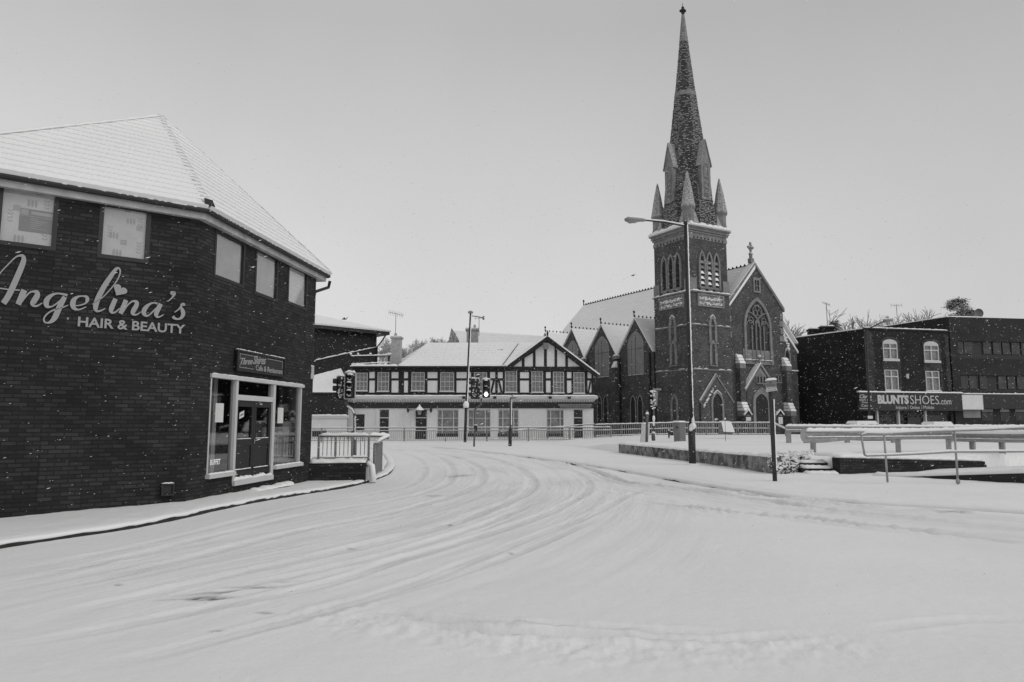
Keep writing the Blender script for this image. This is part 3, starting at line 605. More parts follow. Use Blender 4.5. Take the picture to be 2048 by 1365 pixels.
text('BUFFET', FB, FB.sz(425, 925)[0], FB.sz(445, 925)[0], FB.sz(435, 930)[1], FB.sz(435, 919)[1], -.053, .003, 'blind', cafe, 'window_lettering', bold=.03)
# eaves
def offcorner(o):   # corner point shared by the two eaves at overhang o
    a, b_ = FA.off(o), FB.off(o)
    det = a.d.x * -b_.d.y + b_.d.x * a.d.y; r_ = b_.p - a.p; t = (r_.x * -b_.d.y + b_.d.x * r_.y) / det; q = a.p + a.d * t; return q
def cend(o):
    a, b_ = FB.off(o), FC.off(o + .2); det = a.d.x * -b_.d.y + b_.d.x * a.d.y; r_ = b_.p - a.p; t = (r_.x * -b_.d.y + b_.d.x * r_.y) / det; return a.p + a.d * t
def ring(o, z): 
    a = FA.pt(SA - .1 - o * .4, z, o); c1 = offcorner(o); c2 = cend(o); e_ = FC.pt(9, z, o + .2); return [a, Vector((c1.x, c1.y, z)), Vector((c2.x, c2.y, z)), e_]
def eave(b, o0, o1, z0, z1):
    A, B, C, D = ring(o0, z0), ring(o1, z0), ring(o1, z1), ring(o0, z1)
    for i in range(3): b.hexa([A[i], B[i], B[i + 1], A[i + 1]], [D[i], C[i], C[i + 1], D[i + 1]])
b = MB(); eave(b, -.02, .13, zf, zf + .03); eave(b, .13, .16, zf - .012, zf + .15); b.build('fascia', 'fascia', cafe)
b = MB(); g_ = ring(.215, zf + .155)
for p, q in zip(g_, g_[1:]): b.tube([p, q], .055, 8)
b.build('gutter', 'gutter', cafe)
b = MB(); 
for p, q in zip(ring(.22, zf + .185), ring(.22, zf + .185)[1:]):
    b.snow([p.lerp(q, .01), p.lerp(q, .5)], .07, .03, .06, .9); b.snow([p.lerp(q, .55), p.lerp(q, .99)], .07, .03, .06, .9)
b.build('gutter_snow', 'snow', cafe, True)
ez = zf + .17; E = ring(.23, ez)
Yap = 16.4; AP = atY(320, 241, Yap)
lft = atY(-260, 276, 15.0)
# plane A, plane B, plane C through the eave lines and the apex
nA3 = (E[1] - E[0]).cross(AP - E[0])
r0 = ray(0, 279); t = (nA3.dot(E[0]) - nA3.z * CAMH) / nA3.dot(r0); RG = Vector((r0.x * t, r0.y * t, CAMH + r0.z * t))
RG2 = AP + (RG - AP) * ((AP.z - ez) / (AP.z - RG.z)); E[0] = RG2.copy()
roof('roof', E[0], E[1], AP, AP + Vector((-.01, -.01, 0)), 'snow', cafe, .24, .020, 90, .1, .0045)
roof('roof', E[1], E[2], AP + Vector((.01, .0, .02)), AP + Vector((-.01, 0, .02)), 'snow', cafe, .24, .020, 70, .1, .0045)
E3 = Vector((AP.x - 4, AP.y + 6, ez)); roof('roof', E[2], E3, AP + Vector((-.01, 0, 0)), AP, 'snow', cafe, .27, .0, 20, .05); MB().poly(E3, AP, Vector((RG2.x - 6, RG2.y + 6.2, ez))).poly(AP, RG2, Vector((RG2.x - 6, RG2.y + 6.2, ez))).build('rear_roof', 'snow', cafe)
b = MB(); k = 26
for i in range(k):
    p = E[1].lerp(AP, i / k) + Vector((0, 0, .12)); q = E[1].lerp(AP, (i + .8) / k) + Vector((0, 0, .14)); b.snow([p, q], .2, .045, .1, .4)
k = 30
for i in range(k):
    p = E[2].lerp(AP, i / k) + Vector((0, 0, .12)); q = E[2].lerp(AP, (i + .8) / k) + Vector((0, 0, .14)); b.snow([p, q], .2, .04, .1, .4)
b.snow([AP + Vector((0, 0, .1)), RG2 + Vector((0, 0, .1))], .2, .06, .2, .3); b.build('ridge_snow', 'snow', cafe, True)
b = MB(); b.hexa([E[1] + Vector(v) for v in ((-.02, -.1, .1), (.14, -.04, .1), (.1, .12, .1), (-.06, .06, .1))], [E[1] + Vector(v) for v in ((-.06, -.06, .24), (.1, -.02, .2), (.06, .1, .2), (-.08, .06, .24))]); b.build('hip_iron', 'gutter', cafe)
MB().tube([E[2] + Vector((-.05, .25, -.1)), E[2] + Vector((-.1, .3, -.28)), C2 + Vector((-.05, .12, zf - .35)), C2 + Vector((-.1, .12, zf - .6))], .045).build('downpipe', 'gutter', cafe)
# wall box on the corner end, low vent
b = MB(); a0, z0 = FB.sz(616, 757); z1 = FB.sz(616, 728)[1]; MBX = Face((C2.x, C2.y), (.95, .3))
ab = thing('alarm_box', 'small white alarm box fixed high on the far corner of the brick cafe building', 'alarm box', C2 + Vector((0, 0, z0)))
MB().fbox(MBX, -.22, .02, z0, z1 - .05, .02, .14).build('casing', 'white', ab); MB().snow([MBX.pt(-.22, z1 - .05, .08), MBX.pt(.02, z1 - .05, .08)], .14, .05).build('snow_cap', 'snow', ab, True); MB().fbox(MBX, -.18, -.05, z0 + .15, z0 + .35, .14, .145).build('label_plate', 'plate', ab)
a0, z0 = FA.sz(320, 992); a1, z1 = FA.sz(347, 966)
vb = thing('meter_box', 'small dark metal box low on the brick wall beside the pavement', 'meter box', FA.pt(a0, z0, .1))
MB().band(FA, [(a0, z0), (a1, z0), (a1, z1), (a0, z1)], [(a0 + .03, z0 + .03), (a1 - .03, z0 + .03), (a1 - .03, z1 - .03), (a0 + .03, z1 - .03)], 0, .1, True).fbox(FA, a0 + .031, a1 - .031, z0 + .031, z1 - .031, .0, .06).build('casing', 'frame', vb)
MB().snow([FA.pt(a0, z1, .05), FA.pt(a1, z1, .05)], .1, .02, .04).build('snow_cap', 'snow', vb, True)
# pub sign board of the cafe
q0 = FB.sz(467, 720)[0]; q1 = FB.sz(563.5, 735)[0]; z0 = FB.sz(465.5, 741.5)[1]; z1 = FB.sz(467, 698.5)[1]
sg = thing('shop_sign', 'dark framed board lettered Three Shires Cafe & Restaurant above the cafe door', 'sign', FB.pt(q0, z0, 0))
MB().fbox(FB, q0, q1, z0, z1, .01, .07).build('board', 'board', sg)
MB().band(FB, [(q0, z0), (q1, z0), (q1, z1), (q0, z1)], [(q0 + .05, z0 + .04), (q1 - .05, z0 + .04), (q1 - .05, z1 - .04), (q0 + .05, z1 - .04)], .01, .10, True).build('frame', 'frame', sg)
W_, H_ = q1 - q0, z1 - z0
b = MB(); zi0, zi1, si0, si1 = z0 + .17 * H_, z1 - .17 * H_, q0 + .06 * W_, q1 - .05 * W_; lw = .012
b.fbox(FB, si0, q0 + .37 * W_, zi1 - lw, zi1, .07, .076).fbox(FB, q0 + .6 * W_, si1, zi1 - lw, zi1, .07, .076).fbox(FB, si0, q0 + .33 * W_, zi0, zi0 + lw, .07, .076)
b.fbox(FB, si0, si0 + lw, zi1 - .3 * H_, zi1 - lw, .07, .076).fbox(FB, si1 - lw, si1, zi1 - .4 * H_, zi1 - lw, .07, .076).fbox(FB, si0, si0 + lw, zi0 + lw, zi0 + .12 * H_, .07, .076).build('gold_line', 'letter', sg)
text('Three', FB, q0 + .07 * W_, q0 + .30 * W_, z0 + .30 * H_, z0 + .62 * H_, .07, .012, 'letter', sg, 'lettering', .45, .012, rise=.1 * H_)
text('Shires', FB, q0 + .31 * W_, q0 + .57 * W_, z0 + .42 * H_, z0 + .84 * H_, .07, .012, 'letter', sg, 'lettering', .45, .012, rise=.1 * H_)
text('Cafe & Restaurant', FB, q0 + .37 * W_, q0 + .955 * W_, z0 + .14 * H_, z0 + .42 * H_, .07, .012, 'letter', sg, 'lettering', 0, .008)
MB().snow([FB.pt(q0, z1, .06), FB.pt(q1, z1, .06)], .07, .02, .06, .7).build('snow_cap', 'snow', sg, True)
# script lettering traced as pen strokes on the wall (zoomed pixels -> facade)
al = thing('wall_lettering', "large pale script letters Angelina's over HAIR & BEAUTY on the dark brick wall", 'sign', FA.pt(FA.sz(0, 640)[0], FA.sz(0, 640)[1], .03))
Lz = lambda x, y: (x / 6.825, 500 + y / 6.825)
Rz = lambda x, y: (180 + x / 6.825, 500 + y / 6.825)
ST = [(Lz, [(-330, 640, 30), (-300, 690, 34), (-220, 690, 22), (-120, 520, 14), (0, 325, 16), (90, 225, 17), (200, 115, 20), (260, 85, 26), (305, 88, 44), (322, 120, 62), (315, 175, 74), (270, 290, 82), (200, 450, 84), (120, 620, 84), (45, 735, 80)]),
      (Lz, [(-60, 520, 16), (10, 530, 17), (120, 545, 17), (268, 555, 18)]),
      (Lz, [(330, 552, 84), (290, 650, 84), (245, 750, 76)]), (Lz, [(285, 730, 22), (330, 665, 24), (400, 590, 22), (455, 573, 28), (500, 585, 62), (505, 630, 78), (470, 690, 80), (445, 735, 72), (462, 768, 32), (510, 768, 24), (575, 728, 14)]),
      (Lz, [(918, 625, 34), (850, 608, 26), (780, 600, 22), (710, 620, 40), (650, 670, 68), (628, 720, 76), (640, 770, 58), (690, 782, 22), (760, 745, 20), (870, 650, 18)]), (Lz, [(885, 645, 62), (840, 720, 76), (790, 830, 80), (745, 930, 76), (690, 985, 44), (640, 1000, 20), (605, 985, 24), (598, 940, 22), (640, 880, 22), (720, 830, 20), (840, 795, 18), (930, 758, 12)]),
      (Lz, [(1022, 765, 14), (1080, 762, 16), (1160, 735, 22), (1188, 690, 50), (1180, 650, 42), (1130, 636, 20), (1060, 645, 30), (1005, 690, 66), (990, 750, 76), (1010, 800, 52), (1060, 820, 22), (1110, 810, 18), (1175, 782, 12)]),
      (Rz, [(30, 748, 12), (80, 710, 14), (160, 660, 14), (250, 570, 16), (340, 460, 18), (395, 360, 18), (408, 290, 22), (385, 255, 24), (345, 275, 46), (270, 380, 64), (180, 520, 72), (100, 680, 74), (72, 790, 66), (90, 840, 30), (140, 835, 22), (205, 805, 12)]),
      (Rz, [(345, 672, 60), (315, 740, 66), (285, 820, 64), (300, 862, 30), (350, 850, 22), (400, 800, 14)]),
      (Rz, [(487, 690, 62), (455, 770, 66), (410, 876, 60)]), (Rz, [(440, 862, 20), (500, 770, 20), (560, 715, 22), (600, 705, 30), (632, 725, 54), (625, 770, 62), (590, 830, 66), (580, 870, 52), (610, 890, 26), (650, 880, 18), (688, 850, 12)]),
      (Rz, [(915, 740, 28), (870, 728, 20), (810, 745, 32), (750, 800, 60), (728, 860, 62), (760, 902, 34), (800, 895, 20), (860, 840, 20), (930, 770, 18)]), (Rz, [(960, 742, 60), (925, 810, 64), (897, 880, 60), (915, 920, 30), (950, 915, 20), (1000, 888, 12)]),
      (Rz, [(1125, 570, 40), (1125, 590, 72), (1140, 610, 46), (1120, 650, 22), (1085, 685, 16), (1050, 712, 12)]),
      (Rz, [(1275, 770, 34), (1270, 748, 40), (1245, 750, 26), (1235, 780, 26), (1200, 820, 18), (1145, 858, 12)]), (Rz, [(1240, 790, 22), (1255, 830, 50), (1265, 880, 54), (1240, 930, 40), (1190, 950, 24), (1145, 935, 36), (1125, 910, 36)])]
b = MB()
for si, (fn, st) in enumerate(ST):
    c = catmull(st, 6); n = len(c); Aa = []; Bb = []
    for i, (x, y, w_) in enumerate(c):
        tx = c[min(i + 1, n - 1)][0] - c[max(i - 1, 0)][0]; ty = c[min(i + 1, n - 1)][1] - c[max(i - 1, 0)][1]; l_ = math.hypot(tx, ty) or 1
        nx, ny = -ty / l_, tx / l_
        Aa.append(FA.sz(*fn(x + nx * w_ / 2, y + ny * w_ / 2))); Bb.append(FA.sz(*fn(x - nx * w_ / 2, y - ny * w_ / 2)))
    b.band(FA, Aa, Bb, .005, .03 + si * .0011)
b.build('script_letters', 'letter', al)
hp = catmull([(352, 628, 0), (345, 590, 0), (322, 510, 0), (345, 478, 0), (390, 480, 0), (418, 505, 0), (420, 530, 0), (450, 520, 0), (490, 540, 0), (502, 575, 0), (480, 602, 0), (420, 615, 0), (352, 628, 0)], 4)[:-1]
MB().prism(FA, [FA.sz(*Rz(x, y)) for x, y, _ in hp][::-1], .005, .05).build('heart', 'letter', al)
h0 = FA.sz(155.5, 643)[0]; h1 = FA.sz(369.5, 659)[0]; hz0 = FA.sz(345, 667)[1]; hz1 = FA.sz(345, 648.5)[1]
text('HAIR & BEAUTY', FA, h0, h1, hz0, hz1, .005, .03, 'letter', al, 'block_letters', 0, .022)

# ---------------------------------------------------------------- retained planter and railing beside the cafe
pA = gnd(621, 964, -.04); pB = gnd(735, 962, -.04)
pl = thing('retaining_wall', 'low dark brick retaining wall with snowy top beside the cafe building', 'wall', pA)
FP = Face((pA.x, pA.y), (pB.x - pA.x, pB.y - pA.y)); Lp = (pB - pA).length
zt = FP.sz(700, 926)[1]
MB().fbox(FP, -.05, Lp - .05, -.3, zt, -.35, 0).build('brickwork', 'brick_near', pl)
MB().snow([FP.pt(-.05, zt, -.17), FP.pt(Lp - .05, zt, -.17)], .42, .12, .1).fbox(FP, -.1, Lp + .12, -.2, zt + .03, -3.2, -.34).build('snow_top', 'snow', pl, True)
b = MB(); b.tube([FP.pt(Lp - .02, zt - .02, -.2), FP.pt(Lp + .12, zt - .1, -.18), FP.pt(Lp + .16, -.1, -.1)], [.08, .085, .1], 8); b.build('snow_drift', 'snow', pl, True)
a0, zr = FP.sz(638, 873, -.3); a1, _ = FP.sz(738, 873, -.3)
hr = zr - zt - .03; g0 = gnd(748, 957, 0.0); zg = FP.sz(748, 890)[1]
rl = railing('pedestrian_railing', 'short grey guard railing capped with snow, standing on the low brick wall by the cafe', [FP.pt(a0, zt + .03, -.3), FP.pt(a1, zt + .03, -.3)], hr, (a1 - a0) / 3.01, .11, infill=(.1, hr), r=.03, caph=.08, low=.1)
b = MB(); e0 = FP.pt(a1, zt + .03 + hr, -.3); g1 = Vector((g0.x - .2, g0.y + 2.2, .03)); ze = CAMH - (888 - HZ) / FPX * g0.y
top = [e0, Vector((g0.x + .32, g0.y + .5, e0.z - .03)), Vector((g0.x + .12, g0.y + .1, ze + .08)), Vector((g0.x, g0.y, ze))]
b.tube(top, .03); b.tube([g0, Vector((g0.x, g0.y, ze))], .045, 6); b.build('end_post', 'rail', rl, True)
b = MB(); b.tube([Vector((g0.x, g0.y, ze)), Vector((g1.x, g1.y, ze + .02))], .03); b.tube([Vector((g0.x, g0.y, .1)), Vector((g1.x, g1.y, .12))], .025); b.tube([g1, Vector((g1.x, g1.y, ze + .02))], .035)
for i in range(1, 22): p = g0.lerp(g1, i / 22); b.tube([(p.x, p.y, .1), (p.x, p.y, ze)], .009, 4, False)
b.build('side_panel', 'rail', rl)
MB().snow([top[0] + Vector((0, 0, .02)), top[1] + Vector((0, 0, .02)), top[2] + Vector((0, 0, .02)), top[3] + Vector((.03, 0, .03))], .11, .09, .08).snow([Vector((g0.x, g0.y, ze + .02)), Vector((g1.x, g1.y, ze + .03))], .12, .08, .08).build('snow_cap', 'snow', rl, True)
# ---------------------------------------------------------------- half-timbered pub
FPb = Face((0, 62), (1, 0)); S = lambda x, y, o=0: FPb.sz(x, y, o); X_ = lambda x, y=800: S(x, y)[0]; Z_ = lambda y, x=950: S(x, y)[1]
pub = thing('pub', 'long two-storey half-timbered pub with white ground floor, black beams, small-paned windows and a snowy gable', 'building', (X_(940), 62, .1))
x0, x1 = X_(692, 850), X_(1187, 850); zg, zc0, zc1, zu, ze = 0.0, Z_(817), Z_(786), Z_(786), Z_(734)
GW = [(874, 917), (936, 981), (996, 1037), (1093, 1129)]; GD = [(758, 778), (830, 854), (1147, 1166)]
zw0, zw1 = Z_(874), Z_(819)
holes = [(X_(a, 850), X_(b, 850), zw0, zw1) for a, b in GW] + [(X_(a, 850), X_(b, 850), .12, zw1) for a, b in GD] + [(X_(711.5, 850), X_(729, 850), Z_(862), Z_(829))]
MB().wall(FPb, x0, x1, -.3, zc0, holes, .22).build('ground_floor_wall', 'render', pub)
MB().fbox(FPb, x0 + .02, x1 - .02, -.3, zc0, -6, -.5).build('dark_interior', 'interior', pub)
for a, b in GW:
    a, b = X_(a, 850), X_(b, 850); f = MB().band(FPb, [(a, zw0), (b, zw0), (b, zw1), (a, zw1)], [(a + .07, zw0 + .3), (b - .07, zw0 + .3), (b - .07, zw1 - .1), (a + .07, zw1 - .1)], -.16, -.08, True)
    W_ = b - a; 
    for q in (.235, .765): f.fbox(FPb, a + W_ * q - .04, a + W_ * q + .04, zw0 + .3, zw1 - .1, -.159, -.075)
    f.fbox(FPb, a + .071, b - .071, Z_(837) - .03, Z_(837) + .03, -.158, -.07)
    f = f.build('ground_floor_window', 'white', pub)
    MB().fbox(FPb, a, b, zw0, zw1, -.2, -.17).build('net_curtain', 'panel_glass', f)
    MB().fbox(FPb, a - .03, b + .03, zw0 - .0, zw0 + .29, -.07, .01).build('window_plinth', 'black', f)
for k, (a, b) in enumerate(GD):
    a, b = X_(a, 850), X_(b, 850); f = MB().band(FPb, [(a, .12), (b, .12), (b, zw1), (a, zw1)], [(a + .05, .12), (b - .05, .12), (b - .05, zw1 - .05), (a + .05, zw1 - .05)], -.2, -.05, True).fbox(FPb, a, b, Z_(836) - .04, Z_(836) + .04, -.2, -.06).build('door', 'white', pub)
    MB().fbox(FPb, a + .05, b - .05, .12, Z_(837), -.18, -.13).build('door_leaf', 'black', f); MB().fbox(FPb, a + .05, b - .05, Z_(835), zw1 - .05, -.18, -.14).build('fanlight', 'cpane', f)
a, b = X_(711.5, 850), X_(729, 850); MB().fbox(FPb, a, b, Z_(862), Z_(829), -.15, -.03).build('dark_shutter', 'black', pub)
for (a, b) in ((752, 758), (822, 830), (917, 922), (981, 985), (1037, 1040), (1127, 1132), (1166, 1171)): MB().fbox(FPb, X_(a, 850), X_(b, 850) - .05, 0, zc0 - .05, .0, .05).build('pilaster', 'render', pub)
MB().fbox(FPb, x0, x1 + .02, zc0, Z_(805), -.2, .08).build('fascia_band', 'black', pub)
cz0, cz1 = Z_(805), Z_(793.5)
b = MB(); pr = [(0, cz0 + .01), (.18, cz0 + .01), (.22, cz0 + .16), (.45, cz0 + .3), (.5, cz1), (0, cz1 + .02)]
ca, cb = x0 - .05, x1 + .35
b.add([FPb.pt(ca, z, o) for o, z in pr] + [FPb.pt(cb - (.0 if z > cz0 + .2 else .3), z, o) for o, z in pr], [tuple(range(6)), tuple(range(11, 5, -1))] + [(i, i + 6, (i + 1) % 6 + 6, (i + 1) % 6) for i in range(6)])
c_ = b.build('cornice', 'cornice', pub); b = MB()
k = int((cb - ca) / .22)
for i in range(k): b.fbox(FPb, ca + .1 + i * .22, ca + .19 + i * .22, cz0 + .05, cz0 + .12, .181, .235)
b.build('dentils', 'kerb', c_); MB().snow([FPb.pt(ca, cz1, .27), FPb.pt(cb, cz1, .27)], .5, .13, .3, .12).build('snow_cap', 'snow', pub, True)
# upper floor: black timber wall with recessed white panels and windows
ux0, ux1 = X_(706, 765), X_(1186, 765)
UW = [(712, 735, 746, 782), (755, 778, 745, 783), (823, 849, 745, 782), (880.5, 908, 745, 783), (948, 974, 745, 783), (1010, 1034, 742, 785), (1063, 1086, 743, 785), (1106, 1128, 744, 786), (1147, 1169, 745, 787)]
UP = [(738.5, 749.5), (783, 797), (808, 816), (855, 875), (913, 942), (980, 990.5), (995.5, 1005.5), (1040, 1058), (1092, 1101.5), (1134, 1143), (1175, 1183)]
hw = [(S(a, 765)[0], S(b, 765)[0], Z_(d, (a + b) / 2), Z_(c, (a + b) / 2)) for a, b, c, d in UW]
pt_, pm0, pm1, pb = Z_(744.5), Z_(757), Z_(761.5), Z_(786)
hp_ = []
for a, b in UP: hp_ += [(S(a, 750)[0], S(b, 750)[0], pm0, pt_), (S(a, 775)[0], S(b, 775)[0], pb + .02, pm1)]
MB().wall(FPb, ux0, ux1, zc1 - .25, ze, hw + hp_, .06).build('timber_wall', 'brick_pub', pub)
b = MB()
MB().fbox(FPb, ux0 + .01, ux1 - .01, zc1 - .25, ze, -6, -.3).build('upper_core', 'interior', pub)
for a, b_, c, d in hp_: MB().fbox(FPb, a - .02, b_ + .02, c - .02, d + .02, -.1, -.03).build('plaster_panel', 'panel', pub)
b = MB()
for (xa, xb) in ((980, 990), (995.5, 1005.5)):
    q = [(S(xa, 786)[0], pb), (S(xa, 786)[0] + .18, pb), (S(xb, 762)[0], pm1), (S(xb, 762)[0] - .18, pm1)] if xa < 990 else [(S(xb, 786)[0] - .18, pb), (S(xb, 786)[0], pb), (S(xa, 762)[0] + .18, pm1), (S(xa, 762)[0], pm1)]
    b.prism(FPb, q, -.029, .012)
b.prism(FPb, [(S(1175, 786)[0], pb), (S(1175, 786)[0] + .15, pb), (S(1183, 764)[0], pm1), (S(1183, 764)[0] - .15, pm1)], -.029, .012).build('brace', 'brick_pub', pub)
for a, b_, c, d in hw:
    f = MB().band(FPb, [(a, c), (b_, c), (b_, d), (a, d)], [(a + .055, c + .06), (b_ - .055, c + .06), (b_ - .055, d - .05), (a + .055, d - .05)], -.08, .02, True)
    W_ = (b_ - a) / 3; H_ = d - c
    for q in (1, 2): f.fbox(FPb, a + W_ * q - .018, a + W_ * q + .018, c + .06, d - .05, -.079, -.01)
    f.fbox(FPb, a + .055, b_ - .055, c + H_ * .5 - .03, c + H_ * .5 + .03, -.078, .005)
    for q in (.25, .76): f.fbox(FPb, a + .055, b_ - .055, c + H_ * q - .015, c + H_ * q + .015, -.078, -.012)
    f = f.build('sash_window', 'white', pub); MB().fbox(FPb, a, b_, c, d, -.12, -.085).build('curtained_glass', 'panel_glass', f)
    MB().fbox(FPb, a - .06, b_ + .06, c - .07, c - .001, -.05, .09).build('sill', 'white', f); MB().snow([FPb.pt(a - .05, c - .002, .06), FPb.pt(b_ + .05, c - .002, .06)], .07, .035, .1).build('sill_snow', 'snow', f, True)
b = MB(); zt_ = Z_(744)
b.fbox(FPb, ux0, ux1, Z_(743) + .02, ze, .001, .12).build('top_beam', 'brick_pub', pub)
# gable
Gf = FPb.off(.35); gs = lambda x, y: Gf.sz(x, y)
ap, gl, gr = gs(1095, 672.5), gs(1011.6, 733.6), gs(1198.5, 750.5)
bx = S(1186, 740)[0]
MB().prism(FPb, [(gs(1013, 736)[0], ze - .01), (bx, ze - .01), (bx, S(1186, 745)[1] + .05), (ap[0], ap[1] - .25)], -.2, .0).build('gable_wall', 'brick_pub', pub)
for pl_ in ([(755, 608), (836, 608), (836, 548)], [(860, 608), (937, 608), (937, 484), (860, 530)], [(960, 608), (1037, 608), (1037, 400), (960, 460)], [(1060, 610), (1135, 612), (1135, 430), (1080, 395), (1060, 400)], [(1155, 615), (1233, 620), (1233, 500), (1155, 448)], [(1255, 622), (1390, 628), (1255, 525)]):
    MB().prism(FPb, [S(860 + x / 4.55, 600 + y / 4.55) for x, y in pl_], .002, .03).build('gable_panel', 'panel', pub)
b = MB(); th = .34
def along(p, q, o0, o1, t, m, name):
    v = Vector((q[0] - p[0], q[1] - p[1])); n = Vector((-v.y, v.x)).normalized(); n = n if n.y < 0 else -n
    return MB().prism(FPb, [p, q, (q[0] + n.x * t, q[1] + n.y * t), (p[0] + n.x * t, p[1] + n.y * t)], o0, o1).build(name, m, pub)
along(gl, ap, .25, .36, .34, 'brick_pub', 'bargeboard'); along(ap, gr, .25, .359, .34, 'brick_pub', 'bargeboard')
for x in (1033.5 + 13, 1068.5, 1091, 1111.5, 1133):
    z_ = min(ap[1] - abs(S(x, 700)[0] - ap[0]) * .72, ap[1]) - .3; MB().fbox(FPb, S(x, 700)[0] - .11, S(x, 700)[0] + .11, ze, z_, .031, .075).build('stud', 'brick_pub', pub)
Yb = 68.5
def deep(p, Y): return Vector((Gf.pt(p[0], p[1]).x, Y, p[1]))
roof('gable_roof', deep(gl, 61.6), deep(gl, Yb), deep(ap, Yb), deep(ap, 61.6), 'snow', pub, .4, .02, 20, .1)
roof('gable_roof', deep(gr, Yb), deep(gr, 61.6), deep(ap, 61.6), deep(ap, Yb), 'snow', pub, .4, .02, 20, .1)
MB().tube([deep(ap, 61.62), deep((ap[0], ap[1] + .25), 61.62), deep((ap[0], ap[1] + .5), 61.62)], [.06, .1, .03], 6).build('finial', 'brick_pub', pub)
b = MB(); q = deep(ap, 61.6); b.snow([q + Vector((0, 0, .1)), deep((ap[0], ap[1] + .1), Yb)], .22, .1, .3).build('ridge_snow', 'snow', pub, True)
# main roof: hipped on the left
ee = lambda x: atY(x, 733, 61.55); Yr = 66.2
rl_, rr_ = atY(857, 688, Yr), atY(1068, 688, Yr)
roof('main_roof', ee(798), ee(1014), rr_, rl_, 'snow', pub, .42, .025, 80, .12)
roof('main_roof', atY(798, 733, 70.2) + Vector((-.6, 0, 0)), ee(798), rl_, rl_ + Vector((0, .01, 0)), 'snow', pub, .42, .02, 30, .1)
b = MB(); b.tube([ee(706) + Vector((0, -.1, -.05)), ee(1012) + Vector((0, -.1, -.05))], .07); b.build('gutter', 'gutter', pub)
b = MB(); b.snow([ee(700) + Vector((0, .2, .0)), ee(796) + Vector((0, .2, .0))], .9, .2, .2, .2).snow([ee(796) + Vector((0, .0, .0)), ee(1010) + Vector((0, .0, .0))], .22, .1, .3, .3).build('eaves_snow', 'snow', pub, True)
MB().fbox(FPb, X_(700, 733), X_(800, 733), ze, ze + .14, -7, .35).build('flat_roof', 'black', pub)
b = MB(); f0, f1 = atY(1006, 733, 61.3), atY(1037, 692, 65.9); b.tube([f0 + Vector((0, 0, .15)), f1 + Vector((0, 0, .2))], .035, 5); b.build('valley_flashing', 'gutter', pub)
b = MB(); b.snow([atY(992, 701.5, 64.6), atY(1012, 701.5, 64.6)], .2, .1); b.build('roof_vent', 'kerb', pub)
# flat roof railing, chimney with aerial
ry = 61.7; b = MB(); b2 = MB()
for x in (701.5, 716, 741, 777, 780): p = atY(x, 731, ry + (2.2 if x == 716 else 0)); b.tube([p - Vector((0, 0, .2)), atY(x, 709, ry + (2.2 if x == 716 else 0))], .06, 6); b2.blob(atY(x, 708.5, ry) + Vector((0, 0, .02)), .12, .12, .1)
b.tube([atY(701, 713.5, ry), atY(781, 712, ry)], .05); b.tube([atY(702, 726, ry), atY(740, 725, ry)], .04).tube([atY(716, 726, ry), atY(716, 726, ry + 2.2)], .04).build('roof_railing', 'brick_pub', pub, True)
b2.snow([atY(701, 713, ry) + Vector((0, 0, .02)), atY(781, 711.5, ry) + Vector((0, 0, .02))], .13, .09).snow([atY(702, 729, ry), atY(781, 725.5, ry)], .12, .1); b2.build('railing_snow', 'snow', pub, True)
cy = 63; c0, c1 = atY(780.5, 731, cy), atY(801.5, 731, cy); zt = atY(790, 677, cy).z
b = MB().box(c0.x + .05, c1.x - .05, cy, cy + .9, c0.z - .5, zt).box(c0.x - .06, c1.x + .06, cy - .1, cy + 1.0, zt, zt + .14).build('chimney', 'chim', pub)
MB().box(c0.x + .0, c1.x - .0, cy - .05, cy + .95, zt + .14, zt + .22).build('chimney_snow', 'snow', pub); MB().lathe(((c0.x + c1.x) / 2 - .1, cy + .4, zt + .2), [(.13, 0), (.15, .15), (.1, .3)], 8).build('chimney_pot', 'chim', pub)
def aerial(name, label, base, h, boom, ang, elems, tilt=0.0, r=.025):
    t = thing(name, label, 'aerial', base); b = MB(); base = Vector(base); top = base + Vector((0, 0, h)); b.tube([base, top], r, 6); b.build('mast', 'pole2', t)
    b = MB(); d = Vector((math.cos(ang), math.sin(ang), tilt)); c = top - Vector((0, 0, .1)); b.tube([c - d * boom / 2, c + d * boom / 2], r * .7, 5); pz = Vector((-math.sin(ang) * .3, math.cos(ang) * .3, .9)).normalized()
    for i in range(elems): p = c + d * boom * (i / (elems - 1) - .5); e_ = .22 + .05 * (i % 2); b.tube([p - pz * e_, p + pz * e_], r * .45, 4)
    b.build('antenna_array', 'pole2', t); return t
aerial('tv_aerial', 'television aerial with a short comb-like boom on the white pub chimney', (atY(791, 672, cy + .3)), atY(791, 626, cy + .3).z - zt - .25, 1.3, -.1, 9, -.25)
# wall things
b = thing('hanging_lantern', 'old hanging lantern with a snow-covered hood on a scrolled bracket above the pub door', 'lantern', FPb.pt(X_(840, 820), Z_(828), .35))
lx = X_(840, 825); q0_, q1_ = X_(817.5, 822), X_(863, 822); zl = Z_(820.5)
MB().tube([FPb.pt(q0_, zl, .35), FPb.pt(q1_, zl, .35)], .03, 6).tube([FPb.pt(q0_, zl, .35), FPb.pt(q0_, zl, 0)], .03, 6).tube([FPb.pt(q1_, zl, .35), FPb.pt(q1_, zl, 0)], .03, 6).build('bracket', 'gutter', b)
for q in (q0_, q1_): MB().lathe(FPb.pt(q, zl - .27, .4), [(.01, 0), (.1, .15), (.12, .27), (.1, .4), (.01, .54)], 8).build('scroll', 'gutter', b, True)
MB().lathe(FPb.pt(lx, zl - .42, .35), [(.13, 0), (.2, .42)], 6).build('lantern_body', 'lampg', b); MB().lathe(FPb.pt(lx, zl - .02, .35), [(.42, 0), (.36, .08), (.16, .28), (.08, .36), (.04, .5)], 10).build('snowy_hood', 'snow', b, True)
